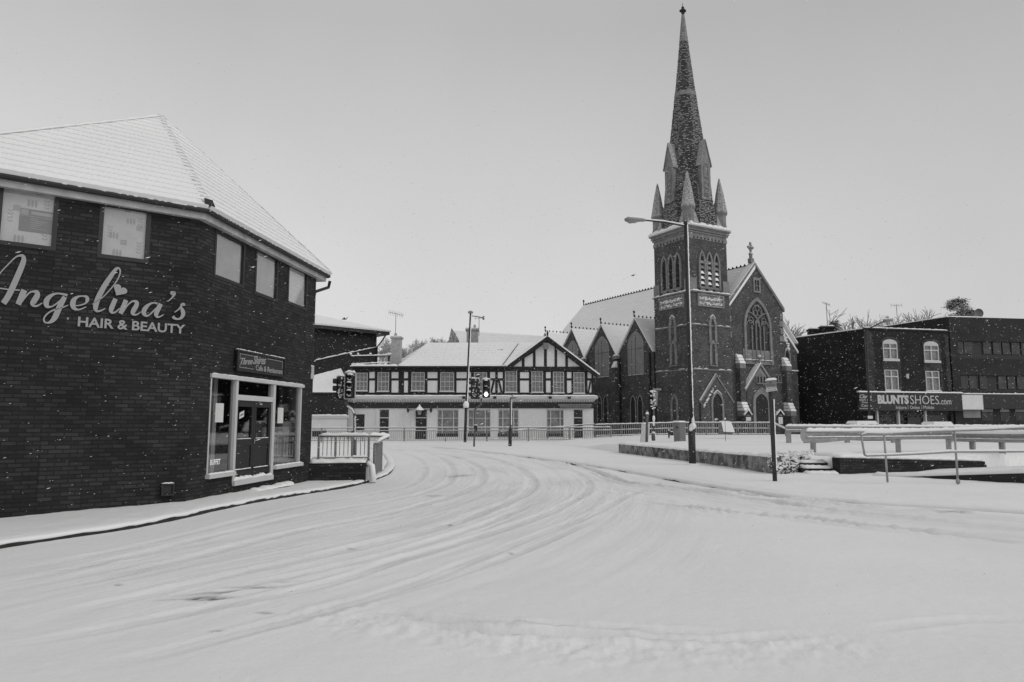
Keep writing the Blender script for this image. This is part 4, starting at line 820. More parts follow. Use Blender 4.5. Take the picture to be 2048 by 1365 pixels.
for k, x in enumerate((990.5, 1099.5, 1137, 929)):
    p = FPb.pt(X_(x, 794), Z_(795.5), .6); n = ('first', 'third', 'right-hand', 'left-hand')[k]
    t = thing('floodlight', {0: 'small black floodlight on the pub cornice just right of the lit traffic signal', 1: 'small snowy floodlight on the pub cornice beneath the gable', 2: 'small snowy floodlight on the pub cornice near the right end of the gable', 3: 'small black floodlight on the pub cornice beside the tall thin mast'}[k], 'floodlight', p)
    MB().hexa([p + Vector(v) for v in ((-.14, -.1, -.14), (.14, -.1, -.14), (.12, .1, -.1), (-.12, .1, -.1))], [p + Vector(v) for v in ((-.14, -.16, .08), (.14, -.16, .08), (.12, .1, .1), (-.12, .1, .1))]).build('lamp_head', 'pole', t); MB().snow([p + Vector((-.15, 0, .09)), p + Vector((.15, 0, .09))], .25, .1).build('snow_cap', 'snow', t, True); MB().tube([p, p + Vector((0, .3, -.05))], .02, 5).build('bracket', 'pole', t)
aw = MB(); a, b_ = X_(1116, 813), X_(1183, 813)
t = thing('rolled_awning', 'rolled-up grey shop awning with scalloped edge above the right-hand pub door', 'awning', FPb.pt(a, Z_(813), .1))
MB().tube([FPb.pt(a, Z_(810.5), .2), FPb.pt(b_, Z_(810.5), .2)], .1, 8).build('roller', 'awn', t)
k = 14
for i in range(k): q = a + .15 + (b_ - a - .2) * i / k; w_ = (b_ - a - .2) / k; aw.prism(FPb, [(q, Z_(811)), (q + w_, Z_(811)), (q + w_, Z_(815.5)), (q + w_ / 2, Z_(816.8)), (q, Z_(815.5))], .21, .23)
aw.build('valance', 'awn', t)
b = MB(); MB().box(*[v for v in (gs(1091, 690)[0] - .2, gs(1091, 690)[0] + .25, 61.3, 61.7, S(1090, 698)[1] - .1, S(1090, 690)[1] + .1)]).build('alarm_box', 'plate', pub)
# ---------------------------------------------------------------- outbuilding joined left of the pub, low white wall
ob = thing('outbuilding', 'low dark outbuilding with a snowy hipped roof left of the pub', 'building', (X_(655, 800), 61.5, 0)); Fo = FPb.off(.9)
so_ = lambda x, y: Fo.sz(x, y)
MB().fbox(Fo, so_(560, 800)[0], so_(692, 800)[0], .0, so_(650, 788)[1], -5, 0).build('wall', 'rbrick', ob)
MB().fbox(Fo, so_(560, 800)[0], so_(690, 800)[0], so_(650, 788)[1], so_(650, 785.5)[1], -.2, .15).build('gutter', 'gutter', ob)
e0_, e1_ = atY(560, 786, 61), atY(690, 786, 61); rp = atY(681, 738, 65.5); rq = atY(560, 770, 65.5)
roof('roof', e0_, e1_, rp, rq + Vector((0, 0, 0)), 'snow', ob, .4, .01, 30, .05); roof('roof', e1_, atY(700, 776, 66), rp, rp + Vector((0, .01, 0)), 'snow', ob, .4, .01, 20, .05)
wt = thing('yard_wall', 'low white rendered wall with a snow-covered coping in front of the dark outbuilding', 'wall', (X_(655, 850), 60.6, 0)); Fw = FPb.off(1.4); sw = lambda x, y: Fw.sz(x, y)
MB().fbox(Fw, sw(560, 850)[0], sw(693, 850)[0], -.2, sw(650, 833)[1], -.3, 0).build('wall', 'render', wt); MB().fbox(Fw, sw(560, 850)[0], sw(695, 850)[0], sw(650, 837)[1], sw(650, 832)[1], -.35, .1).build('coping', 'white', wt)
MB().snow([Fw.pt(sw(560, 850)[0], sw(650, 832)[1], -.1), Fw.pt(sw(694, 850)[0], sw(650, 832)[1], -.1)], .45, .12).build('snow_cap', 'snow', wt, True); MB().fbox(Fw, sw(625, 850)[0], sw(653, 850)[0], .4, sw(650, 860)[1], .0, .04).build('dark_hatch', 'black', wt)
# ---------------------------------------------------------------- tall dark brick building behind
d48 = Vector((math.sin(math.radians(48)), math.cos(math.radians(48)))); pr_ = atY(753, 700, 80)
Fr = Face((pr_.x - 16 * d48.x, pr_.y - 16 * d48.y), d48); zr_ = Fr.sz(753, 670)[1]
rb = thing('brick_building', 'large dark brick building with a shallow snowy roof behind the outbuilding', 'building', Fr.pt(8, 0))
MB().fbox(Fr, 7, 16, 0, zr_, -12, 0).build('wall', 'rbrick', rb); MB().fbox(Fr, 7, 17.2, zr_, zr_ + .35, -13, .8).build('eaves', 'gutter', rb)
E0, E1 = Fr.pt(7, zr_ + .35, .9), Fr.pt(17.3, zr_ + .35, .9); hh = Fr.sz(640, 630, -5)
roof('roof', E0, E1, Fr.pt(11, hh[1] + .0, -6), Fr.pt(7, hh[1] + .4, -6), 'snow', rb, .6, .01, 30, .15)
roof('roof', E1, Fr.pt(17.3, zr_ + .35, -13), Fr.pt(11, hh[1], -6), Fr.pt(11.01, hh[1], -6), 'snow', rb, .6, .01, 10, .1)
p, q = Fr.sz(628, 722), Fr.sz(751, 695); MB().snow([Fr.pt(p[0], p[1], .06), Fr.pt(q[0], q[1], .06)], .12, .12, .3, .5).build('snowy_ledge', 'snow', rb, True)
MB().tube([Fr.pt(17, zr_ + .2, .5), Fr.pt(16.4, zr_ - .9, .2), Fr.pt(16, zr_ - 1.4, .12), Fr.pt(16, 0, .12)], .09, 6).build('downpipe', 'gutter', rb)
# ---------------------------------------------------------------- house behind the pub
hb = thing('rear_house', 'white-roofed house rising behind the pub with a pale chimney and dark gable end', 'building', (X_(1000), 74, 0)); Yh = 72
a_, b_ = atY(905, 690, Yh), atY(1100, 690, Yh); t0_, t1_ = atY(907, 663, Yh + 4), atY(1100, 675, Yh + 4)
roof('roof', a_ - Vector((0, 0, 1.2)), b_ - Vector((0, 0, 1.2)), t1_, t0_, 'snow', hb, .5, .015, 30, .1); MB().box(a_.x, b_.x, Yh + .4, Yh + 8, 0, a_.z - 1.1).build('wall', 'rbrick', hb)
roof('roof', Vector((b_.x, Yh + 8.4, a_.z - 1.2)), Vector((a_.x, Yh + 8.4, a_.z - 1.2)), t0_, t1_, 'snow', hb, .5, .015, 10, .1)
Fh = Face((0, 71.5), (1, 0)); MB().prism(Fh, [Fh.sz(x, y) for x, y in ((884, 692), (890, 686), (897, 682), (903, 656), (908, 664), (911, 667), (911.5, 671), (915, 675), (917.5, 681), (917, 692))], -.5, 0).build('gable_parapet', 'pinn', hb)
c0, c1 = atY(933, 690, 71), atY(955.5, 690, 71); zt = atY(944, 661, 71).z; MB().box(c0.x, c1.x, 71, 72.2, 6, zt).box(c0.x - .12, c1.x + .1, 70.9, 72.3, zt, zt + .18).build('chimney', 'chim', hb)
MB().box(c0.x - .1, c1.x + .08, 70.92, 72.28, zt + .181, zt + .27).build('chimney_snow', 'snow', hb); MB().lathe((c1.x - .35, 71.6, zt + .2), [(.12, 0), (.14, .3), (.09, .45)], 8).build('chimney_pot', 'chim', hb)
# ---------------------------------------------------------------- church
dR = Vector((.866, .5)); dL = Vector((-.5, .866)); TC = Vector((17.35, 68.0)); TW = 5.1; BZ = .45
TR = Face(TC, dR); TL = Face(TC + dL * TW, -dL)
ch = thing('church', 'dark Gothic stone-trimmed brick church with snowy roofs, aisle gables and traceried front window', 'church', (TC.x + 3, TC.y + 3, BZ))
def gothic(F, c, hw, z0, zs, za, parent, sw=.18, so=.12, pane='cpane', name='window', mull=0, st='stone', bars=True, snowtop=True, rec=0.0):
    inn = arch(c, hw, z0, zs, za); outp = arch(c, hw + sw, z0 - sw * .6, zs, za + sw * 1.25)
    f = MB().band(F, outp, inn, .002, so).fbox(F, c - hw - sw, c + hw + sw, z0 - sw * .6 - .1, z0 - sw * .6 + .02, .002, so + .06).build(name, st, parent)
    MB().prism(F, inn[::-1], .001, .02).build('pane', pane, f)
    if snowtop: MB().band(F, [(x, z + .05) for x, z in outp[5:12]], [(x, z - .01) for x, z in outp[5:12]], .02, so + .04).build('snow_cap', 'snow', f)
    return f
def zc(y): return TR.sz(1380, y)[1]
zcor, zb1, zst1, zp, zst2, zst3 = zc(452), zc(476), zc(581), zc(612), zc(647), zc(737)
tower = MB(); 
# tower shaft
def sqbox(b, z0, z1, o): 
    c = [TC + (-dR) * o + (-dL) * o, TC + dR * (TW + o) - dL * o, TC + dR * (TW + o) + dL * (TW + o), TC - dR * o + dL * (TW + o)]
    b.hexa([(p.x, p.y, z0) for p in c], [(p.x, p.y, z1) for p in c]); return b
sqbox(tower, BZ - .5, zst1, .08); sqbox(tower, zst1, zb1, 0); tw = tower.build('tower', 'cbrick', ch)
b = MB(); sqbox(b, zb1, zb1 + .35, .06); sqbox(b, zb1 + .35, zcor - .4, .02); sqbox(b, zb1 + .62, zb1 + .76, .14); sqbox(b, zcor - .4, zcor, .22); sqbox(b, zcor - .14, zcor - .001, .34); b.build('cornice', 'stone', tw)
for F in (TR, TL):
    b = MB(); n = 9
    for i in range(n):
        a = .6 + i * (TW - 1.2) / (n - 1); b.prism(F, [(a - .09, zb1 + .05), (a + .09, zb1 + .05), (a + .09, zb1 + .17), (a, zb1 + .3), (a - .09, zb1 + .17)], .06, .075)
        b.prism(F, [(a - .16, zb1 + .84), (a - .05, zb1 + .84), (a + .16, zcor - .5), (a + .04, zcor - .5)], .02, .032); b.prism(F, [(a + .06, zb1 + .86), (a + .14, zb1 + .86), (a + .14, zb1 + 1.0)], .02, .034)
    b.build('cornice_carving', 'louvre', tw)
b = MB(); ring_ = [TC - dR * .25 - dL * .25, TC + dR * (TW + .25) - dL * .25, TC + dR * (TW + .25) + dL * (TW + .25), TC - dR * .25 + dL * (TW + .25)]
for i in range(4): p, q = ring_[i], ring_[(i + 1) % 4]; b.snow([(p.x, p.y, zcor), (q.x, q.y, zcor)], .8, .38, .25, .35)
b.build('parapet_snow', 'snow', tw, True)
for z, o in ((zst1, .2), (zst2, .14), (zst3, .14)):
    b = MB(); sqbox(b, z - .12, z, o); b.build('string_course', 'stone', tw); b = MB()
    for F in (TR, TL):
        if z == zst1: b.snow([F.pt(-.1, z, .16), F.pt(TW + .1, z, .16)], .3, .12, .2, .5)
        else:
            for a0, a1 in ((0, 1.1), (1.3, 1.9), (3.3, 4.2), (4.4, TW)): b.snow([F.pt(a0, z, .12), F.pt(a1, z, .12)], .14, .07, .2, .5)
    b.build('ledge_snow', 'snow', tw, True)
for F in (TR, TL):     # corner quoins and panels
    b = MB()
    for a0, a1 in ((-.1, .75), (TW - .75, TW + .1)): MB().fbox(F, a0, a1, zst1 + .01, zst1 + 1.3, .0, .10).build('quoin', 'stone', tw)
    b = MB(); b.band(F, [(.75, zp + .05), (TW - .75, zp + .05), (TW - .75, zst1 - .2), (.75, zst1 - .2)], [(.95, zp + .2), (TW - .95, zp + .2), (TW - .95, zst1 - .35), (.95, zst1 - .35)], .08, .2, True)
    p_ = b.build('carved_panel', 'stone', tw); b = MB(); rnd = random.Random(5)
    MB().fbox(F, .95, TW - .95, zp + .2, zst1 - .35, .081, .1).build('panel_face', 'stone', p_)
    for k in range(110): a = rnd.uniform(1.0, TW - 1.0); z = rnd.choice((zp + .3, zp + .42, zst1 - .75, zst1 - .6)) + rnd.uniform(-.08, .08); b.blob(F.pt(a, z, .14), .1, .1, .05)
    b.build('panel_snow', 'snow', p_)
    # belfry
    for i in range(3):
        c = TW / 2 + (i - 1) * .98; g = gothic(F, c, .27, zst1 + .55, zb1 - 2.35, zb1 - 1.35, tw, .2, .16, 'louvre', 'belfry_opening', snowtop=False)
        b = MB(); b2 = MB(); z = zst1 + .75; k = 0
        while z < zb1 - 2.3:
            b.poly(F.pt(c - .27, z, .14), F.pt(c + .27, z, .14), F.pt(c + .27, z + .33, .03), F.pt(c - .27, z + .33, .03))
            if F is TR and k < 3: b2.poly(F.pt(c - .25, z + .012, .145), F.pt(c + .25, z + .012, .145), F.pt(c + (.1 if F is TR else .25), z + .3, .05), F.pt(c - .25, z + (.28 if F is TR else .1), .05))
            z += .52; k += 1
        b.build('louvre', 'stone' if F is TR else 'louvre', g)
        if F is TR: b2.build('louvre_snow', 'snow', g)
        MB().fbox(F, c - .3, c + .3, zst1 + .05, zst1 + .54, .0, .12).build('apron', 'stone', g)
xL = TL.sz(1348, 680)[0]; xR = TR.sz(1424, 680)[0]
for F, c in ((TL, xL), (TR, xR)):
    zt_, zm_, zb_ = F.sz(1380, 632)[1] , F.sz(1380, 684)[1], F.sz(1380, 732)[1]
    px = 1348 if F is TL else 1424
    z = lambda y: F.sz(px, y)[1]
    g = gothic(F, c, .24, z(683), z(652), z(638), tw, .28, .2, 'cpane', 'lancet_window'); gothic(F, c, .22, z(728), z(698), z(688), tw, .28, .17, 'cpane', 'lancet_window', snowtop=False)
    if F is TL: gothic(F, TL.sz(1351, 820)[0], .28, z(840), z(808), z(794), tw, .25, .16, 'louvre', 'lower_window', snowtop=False)
# spire
CC = TC + (dR + dL) * (TW / 2); rot = math.atan2(.5, .866) + math.pi / 8
ztip = atY(1366, 30, CC.y).z; R0 = 2.95; Hs = ztip - zcor; sp = MB()
prof = [(R0, 0), (R0 * .83, Hs * .19), (R0 * .60, Hs * .42), (R0 * .325, Hs * .68), (.12, Hs)]
sp.lathe((CC.x, CC.y, zcor), prof, 8, rot); spire = sp.build('spire', 'spire', ch)
def rad(h):
    for (r0, z0), (r1, z1) in zip(prof, prof[1:]):
        if h <= z1: return r0 + (r1 - r0) * (h - z0) / (z1 - z0)
    return .12
b = MB(); hb_ = Hs * .61; b.lathe((CC.x, CC.y, zcor + hb_), [(rad(hb_) + .05, 0), (rad(hb_ + .5) + .05, .5)], 8, rot).build('stone_band', 'stone', spire); b = MB(); b.lathe((CC.x, CC.y, zcor + Hs * .87), [(rad(Hs * .87) + .04, 0), (.16, Hs * .13)], 8, rot); b.build('stone_band', 'stone', spire)
b = MB(); rnd = random.Random(9); h = .15
while h < Hs * .985:
    for k in range(8):
        a0 = rot + k * math.pi / 4; a1 = a0 + math.pi / 4; r = rad(h); p0 = Vector((CC.x + r * math.cos(a0), CC.y + r * math.sin(a0))); p1 = Vector((CC.x + r * math.cos(a1), CC.y + r * math.sin(a1)))
        nrm = Vector((math.cos((a0 + a1) / 2), math.sin((a0 + a1) / 2)))
        if nrm.y > .35: continue
        W_ = (p1 - p0).length; t = 0.0; dens = .28 + .36 * (1 if abs(nrm.x + .05) > .5 else 0) + .12 * (h / Hs)
        while t < W_ - .05:
            w_ = rnd.uniform(.08, .26)
            if rnd.random() < dens:
                q0 = p0.lerp(p1, max(0, min(1, t / W_))); q1 = p0.lerp(p1, max(0, min(1, (t + w_) / W_))); z = zcor + h + rnd.uniform(-.03, .03); hh = rnd.uniform(.018, .045); o = nrm * rnd.uniform(.03, .06); i_ = -nrm * .02
                b.hexa([(q0.x + i_.x, q0.y + i_.y, z), (q1.x + i_.x, q1.y + i_.y, z), (q1.x + o.x, q1.y + o.y, z - .03), (q0.x + o.x, q0.y + o.y, z - .02)], [(q0.x + i_.x, q0.y + i_.y, z + hh), (q1.x + i_.x, q1.y + i_.y, z + hh), (q1.x + o.x * .7, q1.y + o.y * .7, z + hh * .6), (q0.x + o.x * .7, q0.y + o.y * .7, z + hh * .7)])
            t += w_ + rnd.uniform(.0, .05)
    h += .17
o_ = b.build('snow_clumps', 'dusted', spire); o_['kind'] = 'stuff'
b = MB(); zt = ztip; b.tube([(CC.x, CC.y, zt - .3), (CC.x, CC.y, zt + .9)], .07, 6)
for z, r in ((zt + .15, .22), (zt + .5, .30), (zt + .8, .16)): b.blob((CC.x, CC.y, z), r, r, .16)
for a in (0, 1, 2, 3): b.blob((CC.x + .26 * math.cos(a * 1.57), CC.y + .26 * math.sin(a * 1.57), zt + .42), .12, .12, .16)
b.tube([(CC.x, CC.y, zt + .9), (CC.x, CC.y, zt + 1.3)], .03, 5).build('finial', 'kerb', spire)
# lucarnes
for F, c in ((Face(CC - dL * (TW / 2), dR), 0), (Face(CC - dR * (TW / 2), -dL), 0)):
    y0, y1, y2 = 410, 342, 300; z = lambda y: atY(1380, y, CC.y - 1.5).z; za_, zb_, ztp = z(404), z(333), z(288)
    f = F.off(-.02); ap_ = rad(zb_ - zcor) * .92
    fr_ = TW / 2 - .45
    b = MB(); b.prism(f, [(-.62, za_), (.62, za_), (.62, zb_), (0, ztp), (-.62, zb_)], -1.5, .05); l_ = b.build('lucarne', 'stone', spire)
    for s_ in (-1, 1):
        q = MB(); P = [f.pt(s_ * .78, zb_ - .25, .15), f.pt(0, ztp + .08, .15), f.pt(0, ztp + .08, -1.6), f.pt(s_ * .78, zb_ - .25, -1.6)]; q.extr(P, (0, 0, .12)); q.build('lucarne_roof', 'pinn', l_)
    gothic(f, 0, .25, za_ + .5, zb_ - .5, zb_ - .0, l_, .06, .1, 'louvre', 'opening', snowtop=False, rec=0).location = (0, 0, 0)
    bb = MB()
    for k in range(4): zz = za_ + .6 + k * .55; bb.poly(f.pt(-.22, zz, .16), f.pt(.22, zz, .16), f.pt(.22, zz + .2, .07), f.pt(-.22, zz + .2, .07))
    bb.build('louvre', 'stone', l_)
# pinnacles
for k, (p, lab) in enumerate(((TC + (dR + dL) * .35, 0), (TC + dR * (TW - .35) + dL * .35, 0), (TC + dL * (TW - .35) + dR * .35, 0), (TC + (dR + dL) * (TW - .35), 0))):
    q = MB(); q.lathe((p.x, p.y, zcor), [(.60, 0), (.60, 1.7), (.76, 1.9), (.76, 2.05)], 8, rot); pn = q.build('pinnacle', 'stone', tw)
    MB().lathe((p.x, p.y, zcor + 2.05), [(.76, 0), (.67, .45), (.42, 2.0), (.1, 3.5), (.02, 3.7)], 8, rot).build('pinnacle_cone', 'pinn', pn)
    # broach
for p, d in ((TC + (dR + dL) * .6, 0), (TC + dR * (TW - .6) + dL * .6, 0), (TC + dL * (TW - .6) + dR * .6, 0)):
    q = MB(); q.lathe((p.x, p.y, zcor), [(1.15, 0), (.05, 3.6)], 4, rot + math.pi / 8); q.build('broach', 'pinn', spire)
# side door of the tower
DG = TR; g0_, g1_, ga_ = DG.sz(1398, 804), DG.sz(1462, 806), DG.sz(1428.6, 754)
dcx = ga_[0]; hwd = max(dcx - g0_[0], .5)
pg = MB().prism(TR, [(dcx - hwd, BZ), (dcx + hwd, BZ), (dcx + hwd, g0_[1]), (dcx, ga_[1]), (dcx - hwd, g0_[1])], .05, .25).build('side_porch', 'cbrick', ch)
for s_ in (-1, 1):
    MB().prism(TR, [(dcx, ga_[1] + .02), (dcx, ga_[1] + .24), (dcx + s_ * (hwd + .12), g0_[1] + .1), (dcx + s_ * (hwd + .12), g0_[1] - .12)], .1, .33).build('coping', 'stone', pg)
    MB().prism(TR, [(dcx + s_ * .05, ga_[1] + .24), (dcx, ga_[1] + .32), (dcx + s_ * (hwd + .1) * (1 if s_ < 0 else .55), g0_[1] + .18 + (0 if s_ < 0 else 1.0)), (dcx + s_ * (hwd + .1) * (1 if s_ < 0 else .55), g0_[1] + .1 + (0 if s_ < 0 else 1.0))], .12, .29).build('coping_snow', 'snow', pg)
f2 = TR.off(.25); z = lambda y: f2.sz(1430, y)[1]
gothic(f2, dcx, .62, BZ, z(806), z(787), pg, .22, .1, 'louvre', 'doorway'); b = MB(); rnd = random.Random(2)
for k in range(46): t = rnd.random(); b.blob(f2.pt(dcx - .15 - t * (hwd - .45), ga_[1] - .75 - t * (ga_[1] - g0_[1] - .25) + rnd.uniform(-.12, .12), .03), .09, .07, .05)
b.build('snow_flecks', 'snow', pg)
MB().fbox(f2, dcx - .5, dcx - .15, z(841), z(837), .1, .12).build('door_notice', 'white', pg)
# nave front gable
GO = TC + dR * TW + dL * .3; G = Face(GO, dR); g = lambda x, y, o=0: G.sz(x, y, o)
gl_, ga, gr_ = g(1454, 604), g(1508, 529), g(1565, 615.5); gr_ = (gr_[0], gl_[1])
a0, a1 = -.05, gr_[0] - .05
nv = MB(); nv.prism(G, [(a0, BZ - .5), (a1, BZ - .5), (a1, gr_[1] - .3), ga, (a0, gl_[1] - .3)], -.7, 0); nave = nv.build('nave_front', 'cbrick', ch)
for p, q in ((gl_, ga), (gr_, ga)):
    s_ = -1 if p is gl_ else 1
    MB().prism(G, [(ga[0], ga[1] - .1), (ga[0], ga[1] + .22), (p[0] + s_ * .15, p[1] - .0), (p[0] + s_ * .15, p[1] - .4)], -.75, .14).build('gable_coping', 'stone', nave)
    MB().prism(G, [(ga[0], ga[1] + .222), (ga[0], ga[1] + .30), (p[0] + s_ * .15, p[1] + .08), (p[0] + s_ * .15, p[1] + .002)], -.7, .16 if s_ < 0 else .1).build('coping_snow', 'snow', nave)
MB().prism(G, [(gl_[0] + .0, gl_[1] - .35), (gl_[0] + .15, gl_[1] - .5), (ga[0], ga[1] - .5), (ga[0], ga[1] - .1)], .141, .16).build('verge_snow', 'snow', nave)
# celtic cross
t = MB(); cx, cz = ga[0] - .1, ga[1] + .3
t.fbox(G, cx - .25, cx + .25, cz - .1, cz + .35, -.5, -.1).fbox(G, cx - .14, cx + .14, cz + .35, cz + .8, -.4, -.2).fbox(G, cx - .22, cx + .22, cz + .8, cz + .9, -.42, -.18).fbox(G, cx - .1, cx + .1, cz + .9, cz + 2.1, -.36, -.24).fbox(G, cx - .45, cx + .45, cz + 1.45, cz + 1.65, -.35, -.25)
rg = [(cx + .34 * math.cos(k * math.pi / 8), cz + 1.55 + .34 * math.sin(k * math.pi / 8)) for k in range(16)]; ri = [(cx + .24 * math.cos(k * math.pi / 8), cz + 1.55 + .24 * math.sin(k * math.pi / 8)) for k in range(16)]
t.band(G, rg, ri, -.34, -.26, True); cr = t.build('stone_cross', 'stone', nave); MB().snow([G.pt(cx - .44, cz + 1.66, -.3), G.pt(cx + .44, cz + 1.66, -.3)], .13, .08, .1).snow([G.pt(cx - .2, cz + .9, -.3), G.pt(cx + .2, cz + .9, -.3)], .2, .1).blob(G.pt(cx, cz + 2.12, -.3), .1, .1, .07).build('snow_cap', 'snow', cr, True)
# great window
wc = g(1514, 660)[0]; z = lambda y: g(1514, y)[1]; hw = (g(1541, 660)[0] - g(1487, 660)[0]) / 2 - .28
gw = gothic(G, wc, hw, z(724), z(655), z(603), nave, .3, .18, 'cpane', 'great_window', snowtop=False)
MB().fbox(G, wc - hw, wc + hw, z(724), z(701), .03, .09).build('blind_panel', 'stone', gw)
b = MB()
for q in (-.5, -.17, .17, .5): b.fbox(G, wc + hw * q * 1.02 - .055, wc + hw * q * 1.02 + .055, z(724), z(652), .03, .15)
def arcband(cx_, r, z0, z1, a0_, a1_, w_, oo):
    A_ = [(cx_ + r * math.cos(math.radians(t_)), z0 + z1 * math.sin(math.radians(t_))) for t_ in np.linspace(a0_, a1_, 10)]; B_ = [(cx_ + (r - w_) * math.cos(math.radians(t_)), z0 + (z1 - w_) * math.sin(math.radians(t_))) for t_ in np.linspace(a0_, a1_, 10)]
    b.band(G, A_, B_, .03, oo)
for s_ in (-1, 1):
    arcband(wc + s_ * hw * .9, hw * 1.05, z(655), z(625) - z(655), 90 if s_ > 0 else 0, 180 if s_ > 0 else 90, .1, .14); arcband(wc + s_ * hw * .62, hw * .32, z(652), z(642) - z(652), 0, 180, .09, .135)
    arcband(wc + s_ * hw * .55, hw * .22, z(642), .36, 0, 360, .07, .13)
arcband(wc, hw * .2, z(650), z(640) - z(650), 0, 180, .08, .13)
arcband(wc, hw * .42, z(624), hw * .42, 0, 360, .10, .15)
for k in range(3): arcband(wc + hw * .18 * math.cos(math.radians(90 + 120 * k)), hw * .19, z(624) + hw * .18 * math.sin(math.radians(90 + 120 * k)), hw * .19, 0, 360, .06, .14 - .003 * k)
b.build('tracery', 'stone', gw)
MB().band(G, [(wc - hw - .5, z(727)), (wc + hw + .5, z(727)), (wc + hw + .5, z(700)), (wc - hw - .5, z(700))], [(wc - hw - .3, z(724)), (wc + hw + .3, z(724)), (wc + hw + .3, z(700)), (wc - hw - .3, z(700))], .02, .1, True).build('window_apron', 'stone', gw)
MB().snow([G.pt(wc - hw - .4, z(727) + .3, .15), G.pt(wc + hw + .4, z(727) + .3, .15)], .16, .07, .2, .6).build('ledge_snow', 'snow', gw, True)
q0, q1 = g(1505, 560)[0], g(1519, 560)[0]; z2 = lambda y: g(1511, y)[1]
f = MB().band(G, [(q0, z2(586)), (q1, z2(586)), (q1, z2(556)), (q0, z2(556))], [(q0 + .2, z2(582)), (q1 - .2, z2(582)), (q1 - .2, z2(561)), (q0 + .2, z2(561))], .0, .12, True).fbox(G, (q0 + q1) / 2 - .04, (q0 + q1) / 2 + .04, z2(582), z2(561), .02, .08).fbox(G, q0 + .2, q1 - .2, z2(572), z2(571), .02, .07).build('square_window', 'stone', nave); MB().fbox(G, q0 + .2, q1 - .2, z2(582), z2(561), .001, .02).build('pane', 'louvre', f)
for k in range(4): MB().fbox(G, a0 + .1, a0 + .5 + .15 * (k % 2), gl_[1] - 1.2 - k * .8, gl_[1] - .6 - k * .8, .0, .08).fbox(G, a1 - .5 - .15 * (k % 2), a1 - .02, gl_[1] - 1.2 - k * .8, gl_[1] - .6 - k * .8, .0, .08).build('quoin', 'stone', nave)
# buttresses
def buttress(F, a, w_, z1, zmid, dep, name='buttress'):
    b = MB().fbox(F, a - w_ / 2, a + w_ / 2, BZ - .5, zmid, 0, dep).fbox(F, a - w_ / 2, a + w_ / 2, zmid, z1, 0, dep * .6).build(name, 'cbrick', nave); s_ = MB(); t_ = MB()
    for z0, o0, o1 in ((zmid, dep, dep * .5), (z1, dep * .62, .05)):
        s_ = MB()
        for k in range(3):
            za_, oa, ob_ = z0 + k * .32, o0 - (o0 - o1) * k / 3, o0 - (o0 - o1) * (k + 1) / 3
            s_.add([F.pt(a - w_ / 2 - .04, za_, oa + .05), F.pt(a + w_ / 2 + .04, za_, oa + .05), F.pt(a + w_ / 2 + .04, za_ + .02, 0), F.pt(a - w_ / 2 - .04, za_ + .02, 0), F.pt(a - w_ / 2, za_ + .2, oa - .02), F.pt(a + w_ / 2, za_ + .2, oa - .02), F.pt(a + w_ / 2, za_ + .3, ob_), F.pt(a - w_ / 2, za_ + .3, ob_), F.pt(a - w_ / 2, za_ + .3, 0), F.pt(a + w_ / 2, za_ + .3, 0)],
                   [(0, 1, 5, 4), (4, 5, 6, 7), (7, 6, 9, 8), (0, 4, 7, 8, 3), (1, 2, 9, 6, 5), (0, 3, 2, 1), (3, 8, 9, 2)])
        s_.build('offset_snow', 'snow', b); MB().fbox(F, a - w_ / 2 - .03, a + w_ / 2 + .03, z0 - .5, z0 - .01, 0, o0 + .02).build('buttress_stone', 'stone', b)

zB = lambda y: g(1480, y)[1]
buttress(G, g(1478, 760)[0], .75, zB(728), zB(822), .9)
buttress(G, g(1570, 760)[0], .75, zB(728), zB(822), .9)
# porch
PO = G.off(.55); pc = PO.sz(1523, 800)[0]; z = lambda y: PO.sz(1523, y)[1]; ph = (PO.sz(1552, 790)[0] - PO.sz(1496, 790)[0]) / 2
porch = MB().prism(PO, [(pc - ph, BZ - .5), (pc + ph, BZ - .5), (pc + ph, z(782)), (pc, z(733)), (pc - ph, z(782))], -.55, 0).build('porch', 'cbrick', ch)
for s_ in (-1, 1):
    MB().prism(PO, [(pc, z(732)), (pc, z(727)), (pc + s_ * (ph + .3), z(780)), (pc + s_ * (ph + .3), z(785))], -.55, .12).build('porch_coping', 'stone', porch)
    MB().prism(PO, [(pc, z(727) + .002), (pc, z(727) + .14), (pc + s_ * (ph + .3), z(780) + .12), (pc + s_ * (ph + .3), z(780) + .002)], -.55, .13 if s_ < 0 else .05).build('porch_snow', 'snow', porch)
MB().lathe(PO.pt(pc, z(727), -.05), [(.12, 0), (.2, .15), (.08, .35), (.22, .5), (.05, .7)], 8).build('finial', 'stone', porch); MB().blob(PO.pt(pc, z(727) + .75, -.05), .16, .16, .12).build('finial_snow', 'snow', porch)
for rr_, oo in ((0, .12), (.16, .08), (.32, .05)): 
    hwp = ph * .66 - rr_
    MB().band(PO, arch(pc, hwp, BZ, z(805), z(776) - rr_ * 1.3), arch(pc, hwp - .13, BZ, z(805), z(776) - rr_ * 1.3 - .17), 0.001, oo).build('portal_arch', 'stone' if rr_ == 0 else 'blindarch', porch)
MB().prism(PO, arch(pc, ph * .66 - .45, BZ, z(805), z(776) - .6)[::-1], .001, .02).build('dark_portal', 'louvre', porch)
for k in (-1, 0, 1): gothic(PO, pc + k * .46, .14, z(766), z(756), z(752 - (3 if k == 0 else 0)), porch, .08, .08, 'louvre', 'porch_lancet', snowtop=False)
MB().prism(PO, [(pc - .85, z(754)), (pc + .85, z(754)), (pc, z(736))], .0, .03).build('porch_tympanum', 'stone', porch)
